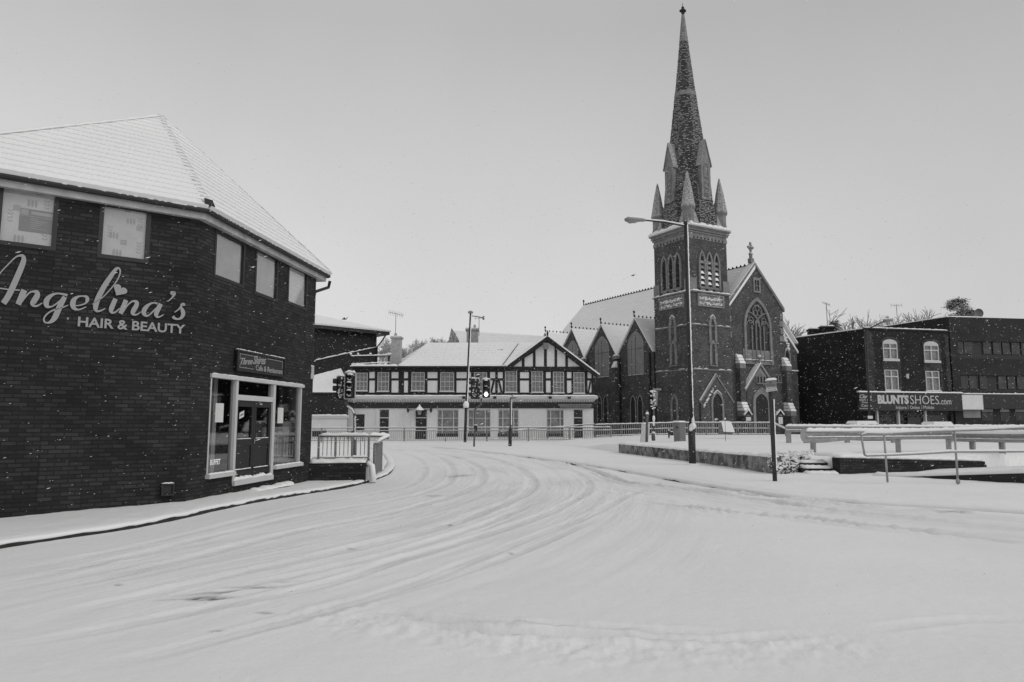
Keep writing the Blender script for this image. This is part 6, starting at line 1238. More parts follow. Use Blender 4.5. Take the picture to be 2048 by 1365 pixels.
def barrier(name, label, pxs, Y, posts, zb=.55, end=True, postw=.08):
    P = [atY(x, y, Y_) for (x, y), Y_ in zip(pxs, Y)]; t = thing(name, label, 'crash barrier', (P[0].x, P[0].y, zb), 'crash barriers around the snowy bank')
    wbeam(P, 0, 'galv', t, flare=end)
    for u in posts:
        k = u * (len(P) - 1); i = min(int(k), len(P) - 2); p = P[i].lerp(P[i + 1], k - i); d = (P[i + 1] - P[i]).normalized(); F = Face((p.x, p.y), d[:2])
        MB().fbox(F, -postw, postw, p.z - .32, p.z - .02, -.16, -.01).fbox(F, -postw * .8, postw * .8, zb - .3, p.z - .3, -.17, -.05).fbox(F, -postw * .8, -postw * .6, zb - .3, p.z - .3, -.05, .02).build('post', 'galv', t)
    up = [p + Vector((0, .0, -.025)) for p in P]
    F0 = (P[1] - P[0]).normalized(); o = Vector((F0.y, -F0.x, 0)); b = MB(); b.snow([p + o * .03 for p in up], .13, .12, .09, .15, 6)
    b.snow([p + o * .055 + Vector((0, 0, -.20)) for p in P], .06, .03, .09, .3); b.build('snow_cap', 'snow', t, True)
    if end:
        F = Face((P[0].x, P[0].y), F0[:2]); b = MB(); b.prism(F, [(-.02, -.36 + P[0].z), (-.14, P[0].z - .33), (-.22, P[0].z - .22), (-.22, P[0].z - .04), (-.16, P[0].z + .04), (0, P[0].z + .05), (.42, P[0].z + .0), (.42, P[0].z - .30)], .005, .03); b.build('end_plate', 'galv', t)
    return t
barrier('crash_barrier', 'near corrugated metal crash barrier with rounded end plate, ending left of the handrail', [(1610, 862), (1640, 862), (1700, 862), (1800, 861.5), (1905, 861)], (22.9, 23.2, 23.8, 24.7, 25.6), (.17, .75, .99))
barrier('crash_barrier', 'near corrugated metal crash barrier running off the right edge behind the handrail', [(1906, 866), (1950, 866.5), (2000, 867), (2048, 867), (2260, 866)], (25.4, 24.8, 24.0, 23.4, 21), (.2, .5, .85), end=False)
barrier('crash_barrier', 'far straight metal crash barrier along the back of the snowy bank', [(1571, 852), (1640, 852.5), (1750, 853), (1900, 853.2), (2048, 853.4), (2300, 854)], (36, 36, 36, 36, 36, 36), (.02, .12, .3, .45, .6, .8), end=False, postw=.14)
# ---------------------------------------------------------------- tall street lamp
def pipe_up(b, p, q, r0, r1, n=12): b.tube([p, q], [r0, r1], n); return b
lb = gnd(1385, 929, .12); lt = atY(1371, 450, lb.y); L_ = thing('street_lamp', 'tall dark street lamp column crusted with snow on its right side, arm reaching left', 'street lamp', lb)
zk = atY(1380, 860, lb.y).z; zk0 = atY(1380, 852, lb.y).z
dirv = (lt - lb).normalized(); at = lambda z: lb + (lt - lb) * ((z - lb.z) / (lt.z - lb.z))
MB().tube([lb - Vector((0, 0, .2)), at(zk)], .125, 14).tube([at(zk), at(zk + .18)], [.125, .085], 14).build('base_section', 'pole', L_, True)
MB().tube([at(zk + .15), lt], [.082, .062], 12).tube([lt, lt + Vector((0, 0, .12))], .075, 10).build('column', 'pole', L_, True)
hd_ = atY(1288, 441, lb.y - .3); ar = [lt + Vector((0, 0, -.05)), lt.lerp(hd_, .5) + Vector((0, 0, .015)), hd_]; MB().tube(ar, [.035, .03, .026], 8).build('arm', 'pole', L_, True)
tp_ = atY(1250, 439, lb.y - .5); b = MB(); ax = (tp_ - hd_); cols = []
n = 12; vs = []
for i, (t, w_, h0, h1) in enumerate(((-.12, .03, .03, .03), (0, .07, .05, .05), (.3, .1, .07, .06), (.55, .145, .1, .07), (.82, .15, .11, .08), (.97, .1, .07, .05), (1.03, .02, .02, .02))):
    c = hd_ + ax * t; sd = Vector((-ax.y, ax.x, 0)).normalized()
    for j in range(n): a = 2 * math.pi * j / n; vs.append(c + sd * (w_ * math.cos(a)) + Vector((0, 0, (h1 if math.sin(a) > 0 else h0) * math.sin(a))))
b.add(vs, [(i * n + j, i * n + (j + 1) % n, (i + 1) * n + (j + 1) % n, (i + 1) * n + j) for i in range(6) for j in range(n)] + [tuple(range(n)), tuple(range(6 * n, 7 * n))]); h_ = b.build('lamp_head', 'lampg', L_, True)
vs = []
for i, (t, w_, h0) in enumerate(((.3, .03, .02), (.45, .11, .08), (.75, .125, .11), (.95, .05, .03))):
    c = hd_ + ax * t - Vector((0, 0, .04)); 
    for j in range(n): a = 2 * math.pi * j / n; vs.append(c + sd * (w_ * math.cos(a)) + Vector((0, 0, (.02 if math.sin(a) > 0 else h0) * math.sin(a))))
MB().add(vs, [(i * n + j, i * n + (j + 1) % n, (i + 1) * n + (j + 1) % n, (i + 1) * n + j) for i in range(3) for j in range(n)] + [tuple(range(n)), tuple(range(3 * n, 4 * n))]).build('lamp_glass', 'lampglass', h_, True)
b = MB(); b.snow([hd_ + ax * .0 + Vector((0, 0, .03)), hd_ + ax * .4 + Vector((0, 0, .05)), hd_ + ax * .9 + Vector((0, 0, .06))], .2, .09, .06, .2).snow([p + Vector((0, 0, .02)) for p in ar], .06, .06, .08, .15); b.build('snow_cap', 'snow', L_, True)
def sidesnow(name, p, q, r, parent, off=(1, -.2, 0), w_=.03, step=.05):
    b = MB(); p, q = Vector(p), Vector(q); n = int((q - p).length / step); o = Vector(off).normalized(); t_ = (q - p).normalized(); s2 = t_.cross(o).normalized(); vs = []
    for i in range(n + 1):
        c = p.lerp(q, i / n) + o * (r * .75); k = w_ * random.uniform(.55, 1.25); ww = r * random.uniform(.65, .95)
        vs += [c + s2 * ww, c + s2 * ww * .6 + o * k * .9, c + o * (k + r * .25), c - s2 * ww * .6 + o * k * .9, c - s2 * ww]
    b.add(vs, [(i * 5 + j, i * 5 + (j + 1) % 5, (i + 1) * 5 + (j + 1) % 5, (i + 1) * 5 + j) for i in range(n) for j in range(5)]); return b.build(name, 'snow', parent, True)
sidesnow('wind_blown_snow', at(zk + .1), lt, .07, L_); b = MB(); b.blob(at(zk + .12) + Vector((.03, -.08, 0)), .11, .08, .14).blob(at(zk + .3) + Vector((.04, -.06, 0)), .07, .06, .14).blob(at(zk + .02) + Vector((-.05, -.1, 0)), .08, .06, .08); b.build('collar_snow', 'snow', L_, True)
MB().blob(lb + Vector((0, 0, -.02)), .3, .3, .06).build('base_snow', 'snow', L_, True)
# sign post by the kerb
sb = gnd(1550, 961, .12); stp = atY(1542, 764, sb.y); SP_ = thing('sign_post', 'dark pavement post carrying a grey loading sign above a small white plate', 'sign post', sb)
b = MB(); b.tube([sb - Vector((0, 0, .2)), stp + Vector((0, .06, 0))], .055, 10); b.build('post', 'wood', SP_, True); sidesnow('wind_blown_snow', sb.lerp(stp, .1), sb.lerp(stp, .82), .05, SP_, w_=.018)
Y_ = sb.y - .07; FSg = Face((0, Y_), (1, .0)); P_ = lambda x, y: FSg.sz(x, y)
b = MB().prism(FSg, [P_(1531, 775), P_(1553, 774), P_(1553.5, 760.5), P_(1531.5, 762)], -.02, .0); b.build('grey_sign', 'plate', SP_)
b = MB().prism(FSg, [P_(1533, 784.5), P_(1553.5, 781.5), P_(1552.5, 773.8), P_(1532, 775.8)], .001, .015); b.build('white_plate', 'white', SP_)
a_, z_ = P_(1533.8, 771.8); b_, z2_ = P_(1550, 769.2); text('At any time', FSg, a_, b_, z_, z2_, .001, .004, 'black', SP_, 'sign_text')
a_, z_ = P_(1539.5, 767.5); b_, z2_ = P_(1542.5, 764.5); MB().band(FSg, [((a_ + b_) / 2 + (b_ - a_) / 2 * math.cos(t), (z_ + z2_) / 2 + (b_ - a_) / 2 * math.sin(t)) for t in np.linspace(0, 6.283, 13)], [((a_ + b_) / 2 + (b_ - a_) / 3.4 * math.cos(t), (z_ + z2_) / 2 + (b_ - a_) / 3.4 * math.sin(t)) for t in np.linspace(0, 6.283, 13)], .001, .004).build('sign_symbol', 'black', SP_)
for s2_, ya, yb in (('No loading', 779.3, 776.6), ('at any time', 783.2, 780.6)): a_, z_ = P_(1535, ya); b_, z2_ = P_(1551.5, yb); text(s2_, FSg, a_, b_, z_, z2_, .0151, .003, 'black', SP_, 'plate_text', rise=.025)
b = MB(); b.snow([FSg.pt(P_(1531.5, 762)[0], P_(1531.5, 762)[1], -.03), FSg.pt(P_(1553, 760)[0], P_(1553, 760)[1], -.03)], .12, .06, .04, .2).blob(stp + Vector((0, .02, .05)), .07, .07, .05); b.build('snow_cap', 'snow', SP_, True)
# ---------------------------------------------------------------- traffic signals
def signal(name, label, base, pole, head_px, Y, lit, side, pole_m='pole2'):
    t = thing(name, label, 'traffic signal', base); P = [base - Vector((0, 0, .2))] + pole; b = MB(); b.tube(P, .057, 10); b.build('pole', pole_m, t, True)
    x0, x1, yt, yb = head_px; F = Face((0, Y), (1, .05 if not lit else -.02)); a0, zt = F.sz(x0, yt); a1, zb = F.sz(x1, yb); W_ = a1 - a0
    h = MB().fbox(F, a0, a1, zb, zt, -.02, .0).build('backing_board', 'black', t); MB().band(F, [(a0 - .0, zb), (a1, zb), (a1, zt), (a0, zt)], [(a0 + .035, zb + .035), (a1 - .035, zb + .035), (a1 - .035, zt - .035), (a0 + .035, zt - .035)], .001, .006, True).build('white_border', 'white', h)
    m_ = (a0 + a1) / 2; MB().fbox(F, m_ - W_ * .27, m_ + W_ * .27, zb + .07, zt - .07, .007, .1).fbox(F, m_ - .15, m_ + .15, zb + .1, zt - .1, -.25, -.021).build('signal_housing', 'pole', t)
    H_ = zt - zb
    for k in range(3):
        cz = zt - H_ * (.2 + .3 * k); r = H_ * .105
        pr = F.pt(m_, cz, .1); n_ = F.n; d_ = F.d
        ring = lambda rr_, o: [pr + Vector((n_.x * o, n_.y * o, 0)) + Vector((d_.x, d_.y, 0)) * rr_ * math.cos(q) + Vector((0, 0, 1)) * rr_ * math.sin(q) for q in np.linspace(0, 2 * math.pi, 17)[:-1]]
        b = MB(); b.add(ring(r, .012) + [pr + Vector((n_.x, n_.y, 0)) * .03], [(i, (i + 1) % 16, 16) for i in range(16)]); b.build('lens', 'lit' if (lit and k == 2) else 'lens', t)
        A_ = ring(r * 1.15, 0); B_ = ring(r * 1.12, .2); idx_ = list(range(-1, 10)); vs = [A_[i % 16] for i in idx_] + [B_[i % 16] - Vector((0, 0, .02)) for i in idx_]; n2 = len(idx_)
        MB().add(vs, [(i, i + 1, n2 + i + 1, n2 + i) for i in range(n2 - 1)]).build('hood', 'pole', t)
        b = MB(); top = pr + Vector((0, 0, r * 1.15)); nn = Vector((n_.x, n_.y, 0)); b.snow([top + nn * .01, top + nn * .19], r * 1.4, .05, .04, .3); b.build('hood_snow', 'snow', t, True)
        if not lit: MB().add([q + nn * .016 for q in ring(r * .95, .012)[8:16]] + [q + nn * .02 for q in ring(r * .5, .012)[15:7:-1]], [(i, i + 1, 14 - i, 15 - i) for i in range(7)]).build('lens_snow', 'snow', t)
    b = MB(); b.snow([F.pt(a0 + .02, zt, .02), F.pt(a1 - .02, zt, .02)], .2, .09, .05, .35).blob(F.pt(m_, zt - .08, .08), .13, .05, .1); b.build('snow_cap', 'snow', t, True)
    sx0, sx1, syt, syb = side; F2 = Face(F.pt(F.sz(sx0, syb)[0], 0, -.25)[:2], (.8, .55)); w2 = F.sz(sx1, syb)[0] - F.sz(sx0, syb)[0]; zt2, zb2 = F.sz(sx0, syt)[1], F.sz(sx0, syb)[1]
    h2 = MB().fbox(F2, 0, w2, zb2, zt2, -.2, .0).build('side_head', 'pole', t)
    b = MB()
    for k in range(3): c = F2.pt(0, zt2 - (zt2 - zb2) * (.2 + .3 * k), -.1); b.tube([c, c + Vector((-.16, -.02, 0))], [.11, .1], 10)
    b.build('side_hood', 'pole', h2); b = MB(); b.snow([F2.pt(0, zt2, -.1), F2.pt(w2, zt2, -.1)], .2, .09, .06, .3)
    rnd = random.Random(4)
    for k in range(26): b.blob(F2.pt(rnd.uniform(0.02, w2), rnd.uniform(zb2 + .05, zt2 - .03), .0), rnd.uniform(.02, .05), .025, rnd.uniform(.02, .06))
    b.build('side_snow', 'snow', t, True); return t, F
Y1 = 27.0; base1 = Vector((atY(709, 900, Y1).x, Y1, .1)); t1, F1 = signal('traffic_signal', 'unlit traffic signal on a cranked grey pole behind the short railing, caked in snow', base1, [atY(709.5, 845, Y1), atY(709, 829, Y1), atY(705, 819, Y1), atY(697, 813, Y1), atY(692.5, 807, Y1), atY(691.5, 796, Y1)], (689, 711, 746, 799), Y1, False, (673, 688, 752, 801))
b = MB(); b.tube([atY(694, 812, Y1 - .05), atY(704, 818.5, Y1 - .05), atY(708.5, 827, Y1 - .05)], .035, 6); b.build('bend_snow', 'snow', t1, True)
rnd = random.Random(6); b = MB()
for k in range(24): b.blob(atY(710.3, 835 + k * 1.9, Y1 - .05) + Vector((rnd.uniform(-.02, .01), 0, 0)), .025, .02, rnd.uniform(.02, .05))
b.build('pole_snow', 'snow', t1, True)
MB().box(*[v for v in (atY(703.5, 866, Y1).x, atY(707.5, 866, Y1).x, Y1 - .06, Y1 + .1, atY(705, 872, Y1).z, atY(705, 862, Y1).z)]).build('push_button_box', 'pole2', t1)
base2 = gnd(948, 893, .12); Y2 = base2.y; t2, F2_ = signal('traffic_signal', 'traffic signal with its lowest lamp lit bright, in front of the pub', base2, [atY(949, 850, Y2), atY(948.5, 822, Y2), atY(952, 817, Y2), atY(960, 811, Y2), atY(962.5, 805, Y2), atY(962.5, 797, Y2)], (964, 981, 759, 797), Y2, True, (944, 962, 757, 798))
b = MB(); p = atY(955.5, 752.5, Y2); b.hexa([p + Vector(v) for v in ((-.12, -.1, -.1), (.12, -.1, -.06), (.12, .15, -.06), (-.12, .15, -.1))], [p + Vector(v) for v in ((-.12, -.1, .02), (.12, -.1, .08), (.12, .15, .08), (-.12, .15, .02))]).tube([p, atY(956, 760, Y2)], .025, 6); b.build('detector', 'pole', t2); MB().snow([p + Vector((-.12, 0, .03)), p + Vector((.13, 0, .08))], .22, .08).build('detector_snow', 'snow', t2, True)
p = atY(951.5, 857, Y2 - .08); MB().box(p.x - .1, p.x + .1, p.y - .1, p.y + .06, p.z - .2, p.z + .18).build('push_button_box', 'pole', t2); MB().snow([p + Vector((-.1, 0, .18)), p + Vector((.1, 0, .18))], .18, .14).build('button_box_snow', 'snow', t2, True)
# thin mast with camera arm
mb_ = gnd(930, 884, .1); mb_ = Vector((atY(930, 884, 54).x, 54, .05)); mt = atY(941, 627, 54); mk = atY(932.3, 812, 54)
ms = thing('camera_mast', 'tall thin dark mast with a snow-topped disc and small side arm, standing before the pub', 'mast', mb_)
MB().tube([mb_, mk], .11, 8).build('lower_mast', 'pole', ms, True); MB().tube([mk, mt], [.08, .065], 8).build('upper_mast', 'pole', ms, True); MB().lathe(mk - Vector((0, 0, .15)), [(.2, 0), (.22, .3), (.1, .5)], 8).build('collar', 'snow', ms, True); MB().lathe(mt, [(.2, 0), (.2, .12), (.05, .2)], 10).build('top_disc', 'lampg', ms)
q1_ = atY(967, 636, 54); q0_ = atY(943, 632, 54); b = MB().tube([q0_, q1_], .035, 5).tube([q1_ + Vector((0, 0, .12)), q1_ - Vector((0, 0, .15))], .08, 6).build('side_arm', 'pole2', ms)
sidesnow('wind_blown_snow', mk, mt, .09, ms, w_=.03, step=.15)
aerial('tv_aerial', 'thin aerial pole rising behind the pub roof beside the pale square chimney', atY(958, 672, 71.6), atY(958, 635, 71.6).z - atY(958, 672, 71.6).z, .8, 0.1, 3, 0, .03)
# short lamp post between signal and wall
pb_ = gnd(1020, 892, .12); pt2 = atY(1021.5, 797, pb_.y); t = thing('post_lamp', 'short lamp post with a hooked snowy lantern in front of the pub', 'lamp post', pb_)
MB().tube([pb_ - Vector((0, 0, .2)), atY(1020.5, 858, pb_.y)], .11, 8).build('base_section', 'pole', t, True); MB().tube([atY(1020.5, 858, pb_.y), pt2], .06, 8).build('column', 'pole2', t, True)
p = pt2; q = atY(1033, 795.5, pb_.y - .2); MB().tube([p, p.lerp(q, .4) + Vector((0, 0, .1)), q], [.1, .15, .07], 8).build('lantern', 'lampg', t, True); MB().snow([p + Vector((-.08, 0, .08)), q + Vector((0, 0, .06))], .26, .12).build('snow_cap', 'snow', t, True); sidesnow('wind_blown_snow', atY(1021, 850, pb_.y), pt2, .06, t, w_=.03)
# banner / flag sign post in front of the church
pb_ = Vector((atY(1307, 880, 46).x, 46, .55)); t = thing('bus_stop_post', 'slim post with a flag-like panel and snow clumps in front of the church buttress', 'sign post', pb_)
MB().tube([pb_, atY(1308, 778, 46)], .045, 8).build('post', 'pole2', t, True); F = Face((0, 45.9), (1, 0)); MB().fbox(F, F.sz(1306, 780)[0], F.sz(1322, 780)[0], F.sz(1310, 781)[1], F.sz(1310, 777.5)[1], -.1, .1).build('top_plate', 'lampg', t)
MB().prism(F, [F.sz(*c) for c in ((1308, 812), (1314, 812), (1316, 783), (1307, 783))], -.04, .04).build('flag_panel', 'lampg', t)
b = MB(); rnd = random.Random(14)
for k in range(26): b.blob(atY(rnd.uniform(1301, 1312), rnd.uniform(782, 818) if k > 6 else 783, 45.8), rnd.uniform(.04, .12), .06, rnd.uniform(.03, .07))
b.blob(atY(1307.5, 838, 45.9), .09, .07, .22).blob(atY(1307.5, 848, 45.9), .07, .07, .16); b.build('snow_clumps', 'snow', t, True)
# bank furniture
def lm(px, py, z=BANKZ): return gnd(px, py, z)
p = lm(1286, 882); q = atY(1293, 848, p.y); F = Face((p.x, p.y), (1, 0)); t = thing('white_marker_post', 'wide white snow-plastered marker board beside a thin dark pole on the bank', 'marker post', p)
MB().prism(F, [F.sz(*c) for c in ((1281, 885), (1296, 885), (1299.5, 849), (1284, 848))], -.15, .1).build('board', 'white', t); MB().snow([atY(1284, 848, p.y), atY(1299, 849, p.y)], .25, .06).build('snow_cap', 'snow', t, True)
p = lm(1291, 884) + Vector((0, -.3, 0)); t = thing('thin_pole', 'thin dark leaning pole with a snow knob on top beside the white marker board', 'pole', p); q = atY(1294.5, 829, p.y); MB().tube([p, q], .07, 8).build('shaft', 'pole2', t, True); MB().blob(q + Vector((0, 0, .04)), .09, .09, .1).build('snow_knob', 'snow', t)
p = lm(1307, 882); t = thing('bollard', 'short rounded dark bollard with a snow cap on the bank', 'bollard', p); MB().lathe(p, [(.1, 0), (.12, .2), (.11, .36), (.05, .44)], 10).build('body', 'pole2', t, True); MB().blob(p + Vector((0, 0, .45)), .12, .1, .07).build('snow_cap', 'snow', t, True); MB().blob(p + Vector((.08, -.03, .25)), .05, .05, .2).build('side_snow', 'snow', t, True)
p = lm(1338, 877); t = thing('small_black_post', 'small black post with side loop and snow cap left of the grey cabinet', 'post', p); MB().tube([p, p + Vector((0, 0, .52))], .05, 8).box(p.x, p.x + .3, p.y - .03, p.y + .03, .74, .98).build('post_body', 'pole', t); MB().blob(p + Vector((0, 0, .53)), .07, .07, .05).snow([p + Vector((.05, 0, .42)), p + Vector((.3, 0, .42))], .08, .05).build('snow_cap', 'snow', t, True)
p = lm(1349, 881.5); q = lm(1372, 881.5); t = thing('utility_cabinet', 'grey metal roadside cabinet with snow on its lid behind the stone wall', 'cabinet', (p + q) / 2); zt = atY(1350, 845, p.y).z
F = Face(p[:2], (q - p)[:2]); W_ = (q - p).length; m_ = W_ * .42
b = MB(); b.hexa([F.pt(0, .3, -.1), F.pt(m_, .3, .12), F.pt(W_, .3, .0), F.pt(W_ * .5, .3, -.4)], [F.pt(-.02, zt, -.1), F.pt(m_, zt, .12), F.pt(W_ - .03, zt, .0), F.pt(W_ * .5, zt, -.4)]); b.build('casing', 'cab', t)
b = MB(); b.hexa([F.pt(-.06, zt, -.1), F.pt(m_, zt, .17), F.pt(W_ + .02, zt, .02), F.pt(W_ * .5, zt, -.45)], [F.pt(-.02, zt + .09, -.08), F.pt(m_, zt + .09, .12), F.pt(W_ - .02, zt + .08, .0), F.pt(W_ * .5, zt + .09, -.4)]); b.build('snow_lid', 'snow', t); MB().fbox(Face(F.pt(0, 0, -.1)[:2], (F.pt(m_, 0, .12) - F.pt(0, 0, -.1))[:2]), .15, .25, zt - .35, zt - .2, .0, .02).build('handle', 'pole', t)
p = lm(1440, 869, BANKZ); F = Face((p.x, 46), (1, 0)); G_ = lambda x, y: atY(x, y, 46); p = G_(1450, 869); t = thing('grit_bin', 'tilted snow-covered grey grit bin in front of the church railings', 'grit bin', (p.x, 46, .5))
b = MB(); b.add([G_(1440, 869) , G_(1464, 870), G_(1470, 859), G_(1462, 848), G_(1443, 847)] + [v + Vector((.1, .8, .05)) for v in (G_(1440, 869), G_(1464, 870), G_(1470, 859), G_(1462, 848), G_(1443, 847))], [(0, 1, 2, 3, 4), (9, 8, 7, 6, 5)] + [(i, (i + 1) % 5, (i + 1) % 5 + 5, i + 5) for i in range(5)]); b.build('bin_body', 'cab', t)
b = MB(); e_ = Vector((0, -.05, 0)); b.add([G_(1446, 862) + e_, G_(1467.5, 863) + e_, G_(1462, 846.5), G_(1443, 846), G_(1446, 864) + e_ * 2, G_(1469, 865) + e_ * 2, G_(1462.5, 845) , G_(1443, 844.5)], [(4, 5, 6, 7), (0, 1, 5, 4), (1, 2, 6, 5), (2, 3, 7, 6), (3, 0, 4, 7)]); b.add([G_(1443, 846), G_(1462, 846.5), G_(1462.5, 846) + Vector((.1, .85, .05)), G_(1443, 845.5) + Vector((.1, .85, .05)), G_(1443, 843.8), G_(1462, 844), G_(1462.5, 844) + Vector((.1, .85, .05)), G_(1443, 843.8) + Vector((.1, .85, .05))], [(4, 5, 6, 7), (0, 1, 5, 4), (1, 2, 6, 5), (2, 3, 7, 6), (3, 0, 4, 7)]); b.build('snow_lid', 'snow', t)
p = Vector((atY(1451, 882, 40).x, 40, .5)); t = thing('dead_stem', 'thin dead plant stem with a snow tuft sticking up before the grit bin', 'plant', p); b = MB(); b.tube([p, atY(1450.5, 860, 40), atY(1450, 838, 40)], [.012, .012, .01], 4); b.build('stem', 'pole', t); MB().blob(atY(1450, 838, 40), .05, .05, .06).build('snow_tuft', 'snow', t)

# ---------------------------------------------------------------- pub and church railings
zq_ = .06
railing('pub_railing', 'long grey pedestrian railing with snow on its rails along the road before the pub', [Vector((atY(560, 880, 57).x, 57, zq_)), Vector((atY(1222, 876, 57).x, 57, .12))], 1.08, 3.25, .16, infill=(.15, .85), r=.04, mid=[.85], br=.016, caph=.05, low=.12)
railing('sloping_railing', 'second railing rising gently to the right behind the pub railing', [Vector((atY(1000, 880, 60).x, 60, -.25)), Vector((atY(1190, 876, 60).x, 60, .42))], 1.05, 4.2, .2, infill=(.15, .95), r=.035, br=.014, caph=.05, low=None)
railing('church_railing', 'long close-barred railing capped with snow in front of the church', [Vector((atY(1190, 870, 59).x, 59, .38)), Vector((atY(1350, 870, 59).x, 59, .55)), Vector((atY(1541, 870, 57.5).x, 57.5, .55))], 1.0, 2.6, .17, infill=(.1, 1.0), r=.045, mid=[.55], m='rail', br=.032, bm='galv', caph=.07, low=.1)


# notice boards
for k, (x, lab) in enumerate(((1497, 'small gabled church notice board left of the porch, snow on its roof'), (1561, 'glazed gabled church notice board right of the porch, snow on its roof'))):
    Yn = 63.5; z_ = lambda y: atY(x, y, Yn).z; X0 = atY(x - 5.5, 840, Yn).x; X1 = atY(x + 5.5, 840, Yn).x; t = thing('notice_board', lab, 'notice board', ((X0 + X1) / 2, Yn, .5)); F = Face((X0, Yn), (1, 0)); W_ = X1 - X0
    MB().prism(F, [(0, z_(850) if k else z_(843)), (W_, z_(850) if k else z_(843)), (W_, z_(829)), (W_ / 2, z_(821)), (0, z_(829))], -.1, 0).build('board', 'gutter', t); MB().fbox(F, W_ * .42, W_ * .58, .3, z_(843), -.08, -.02).build('post', 'wood', t)
    for s_ in (-1, 1): MB().prism(F, [(W_ / 2, z_(821)), (W_ / 2, z_(818.5)), (W_ / 2 + s_ * W_ * .68, z_(828)), (W_ / 2 + s_ * W_ * .68, z_(830.5))], -.25, .12).build('snowy_roof', 'snow', t)
    MB().fbox(F, .1, W_ - .1, z_(832), z_(830), .002, .01).build('header_strip', 'plate', t)
    if k: b = MB().fbox(F, .06, W_ * .48, z_(848.5), z_(834.5), .001, .02).fbox(F, W_ * .52, W_ - .06, z_(848.5), z_(834.5), .001, .02)
    else: b = MB().fbox(F, .03, W_ - .03, z_(842), z_(834.5), .001, .02)
    b.build('notice_paper', 'panel', t)
# ramp handrail by the church steps
t = thing('ramp_rail', 'short sloping white handrail right of the church porch', 'handrail', gnd(1560, 868, BANKZ)); MB().tube([atY(1550, 848, 52), atY(1571, 858, 50)], .05, 6).build('bar', 'white', t, True); MB().tube([atY(1571, 858, 50), atY(1571.5, 872, 50)], .05, 6).build('post', 'rail', t); MB().snow([atY(1550, 847.5, 52), atY(1571, 857.5, 50)], .12, .08).build('snow_cap', 'snow', t, True)
# ---------------------------------------------------------------- lamp before the shoe shop
p = Vector((atY(1739, 850, 49).x, 49, .1)); a1 = atY(1732.5, 660, 49); a2 = atY(1770, 642, 49); t = thing('street_lamp', 'slim black street lamp before the shoe shop with an upswept arm', 'street lamp', p)
MB().tube([p, a1], [.09, .06], 8).build('column', 'pole', t, True); MB().tube([a1, a1 + (a2 - a1) * .5, a2], [.05, .045, .04], 6).build('arm', 'pole', t, True); MB().tube([a2 - Vector((.1, 0, .02)), a2 + Vector((.5, -.1, .06))], [.12, .1], 8).build('lamp_head', 'lampg', t, True); MB().snow([a2 + Vector((-.05, 0, .08)), a2 + Vector((.5, 0, .12))], .2, .08).blob(a2 + Vector((.22, 0, .3)), .1, .1, .08).build('snow_cap', 'snow', t, True); MB().tube([a2 + Vector((.22, 0, 0)), a2 + Vector((.22, 0, .28))], .07, 8).build('photocell', 'lampg', t)
q = atY(1740.5, 835, 48.9); MB().box(q.x - .16, q.x + .16, q.y - .03, q.y + .03, q.z - .1, q.z + .1).build('small_plate', 'panel', t)
# ---------------------------------------------------------------- parked cars, mostly hidden by the barriers
def car(label, px, Yc, first=[None]):
    X0 = (px - 1024) / FPX * Yc
    if first[0] is None:
        t = thing('parked_car', label, 'car', (X0, Yc, .12), 'snow-covered cars beyond the barriers'); F = Face((X0, Yc), (0, 1)); lo = .12
        b = MB(); half = .82
        prof = [(0, .35), (.05, .8), (.25, .95), (1.1, 1.02), (1.75, 1.38), (3.0, 1.42), (3.75, 1.0), (4.1, .9), (4.2, .4), (4.1, .25), (.1, .25)]
        wd = [1, 1, 1, .98, .74, .74, .96, 1, 1, 1, 1]; n = len(prof)
        vs = [(X0 + half * w_ * s_, Yc + y, lo + z) for s_ in (-1, 1) for (y, z), w_ in zip(prof, wd)]
        b.add(vs, [tuple(range(n - 1, -1, -1)), tuple(range(n, 2 * n))] + [(i, (i + 1) % n, (i + 1) % n + n, i + n) for i in range(n)]); b.build('body', 'car', t)
        MB().add([(X0 + half * w_ * s_, Yc + y - .03, lo + z) for (y, z, w_) in ((1.25, 1.12, .9), (1.68, 1.35, .74)) for s_ in (-1, 1)], [(0, 1, 3, 2)]).build('windscreen', 'pane', t)
        for s_ in (-1, 1):
            for y in (.8, 3.35): w2 = MB().tube([(X0 + s_ * .70, Yc + y, lo + .3), (X0 + s_ * .86, Yc + y, lo + .3)], .31, 16).build('wheel', 'tyre', t); MB().tube([(X0 + s_ * .85, Yc + y, lo + .3), (X0 + s_ * .875, Yc + y, lo + .3)], .17, 12).build('rim', 'galv', w2)
            MB().blob((X0 + s_ * .62, Yc + .02, lo + .68), .13, .06, .08).build('headlight', 'lampglass', t)
        b = MB(); b.hexa([(X0 - .62, Yc + 1.7, lo + 1.37), (X0 + .62, Yc + 1.7, lo + 1.37), (X0 + .62, Yc + 3.1, lo + 1.41), (X0 - .62, Yc + 3.1, lo + 1.41)], [(X0 - .52, Yc + 1.8, lo + 1.56), (X0 + .52, Yc + 1.8, lo + 1.56), (X0 + .52, Yc + 3.0, lo + 1.56), (X0 - .52, Yc + 3.0, lo + 1.56)]).hexa([(X0 - .8, Yc + .1, lo + .9), (X0 + .8, Yc + .1, lo + .9), (X0 + .78, Yc + 1.1, lo + 1.02), (X0 - .78, Yc + 1.1, lo + 1.02)], [(X0 - .72, Yc + .2, lo + 1.05), (X0 + .72, Yc + .2, lo + 1.05), (X0 + .72, Yc + 1.15, lo + 1.16), (X0 - .72, Yc + 1.15, lo + 1.16)]); b.build('snow_blanket', 'snow', t); first[0] = t
    else:
        s0 = first[0]; t = s0.copy(); sc.collection.objects.link(t); t.location = (X0, Yc, .08); t['label'] = label
        for c in s0.children:
            c2 = c.copy(); sc.collection.objects.link(c2); c2.parent = t
            for d in c.children: d2 = d.copy(); sc.collection.objects.link(d2); d2.parent = c2
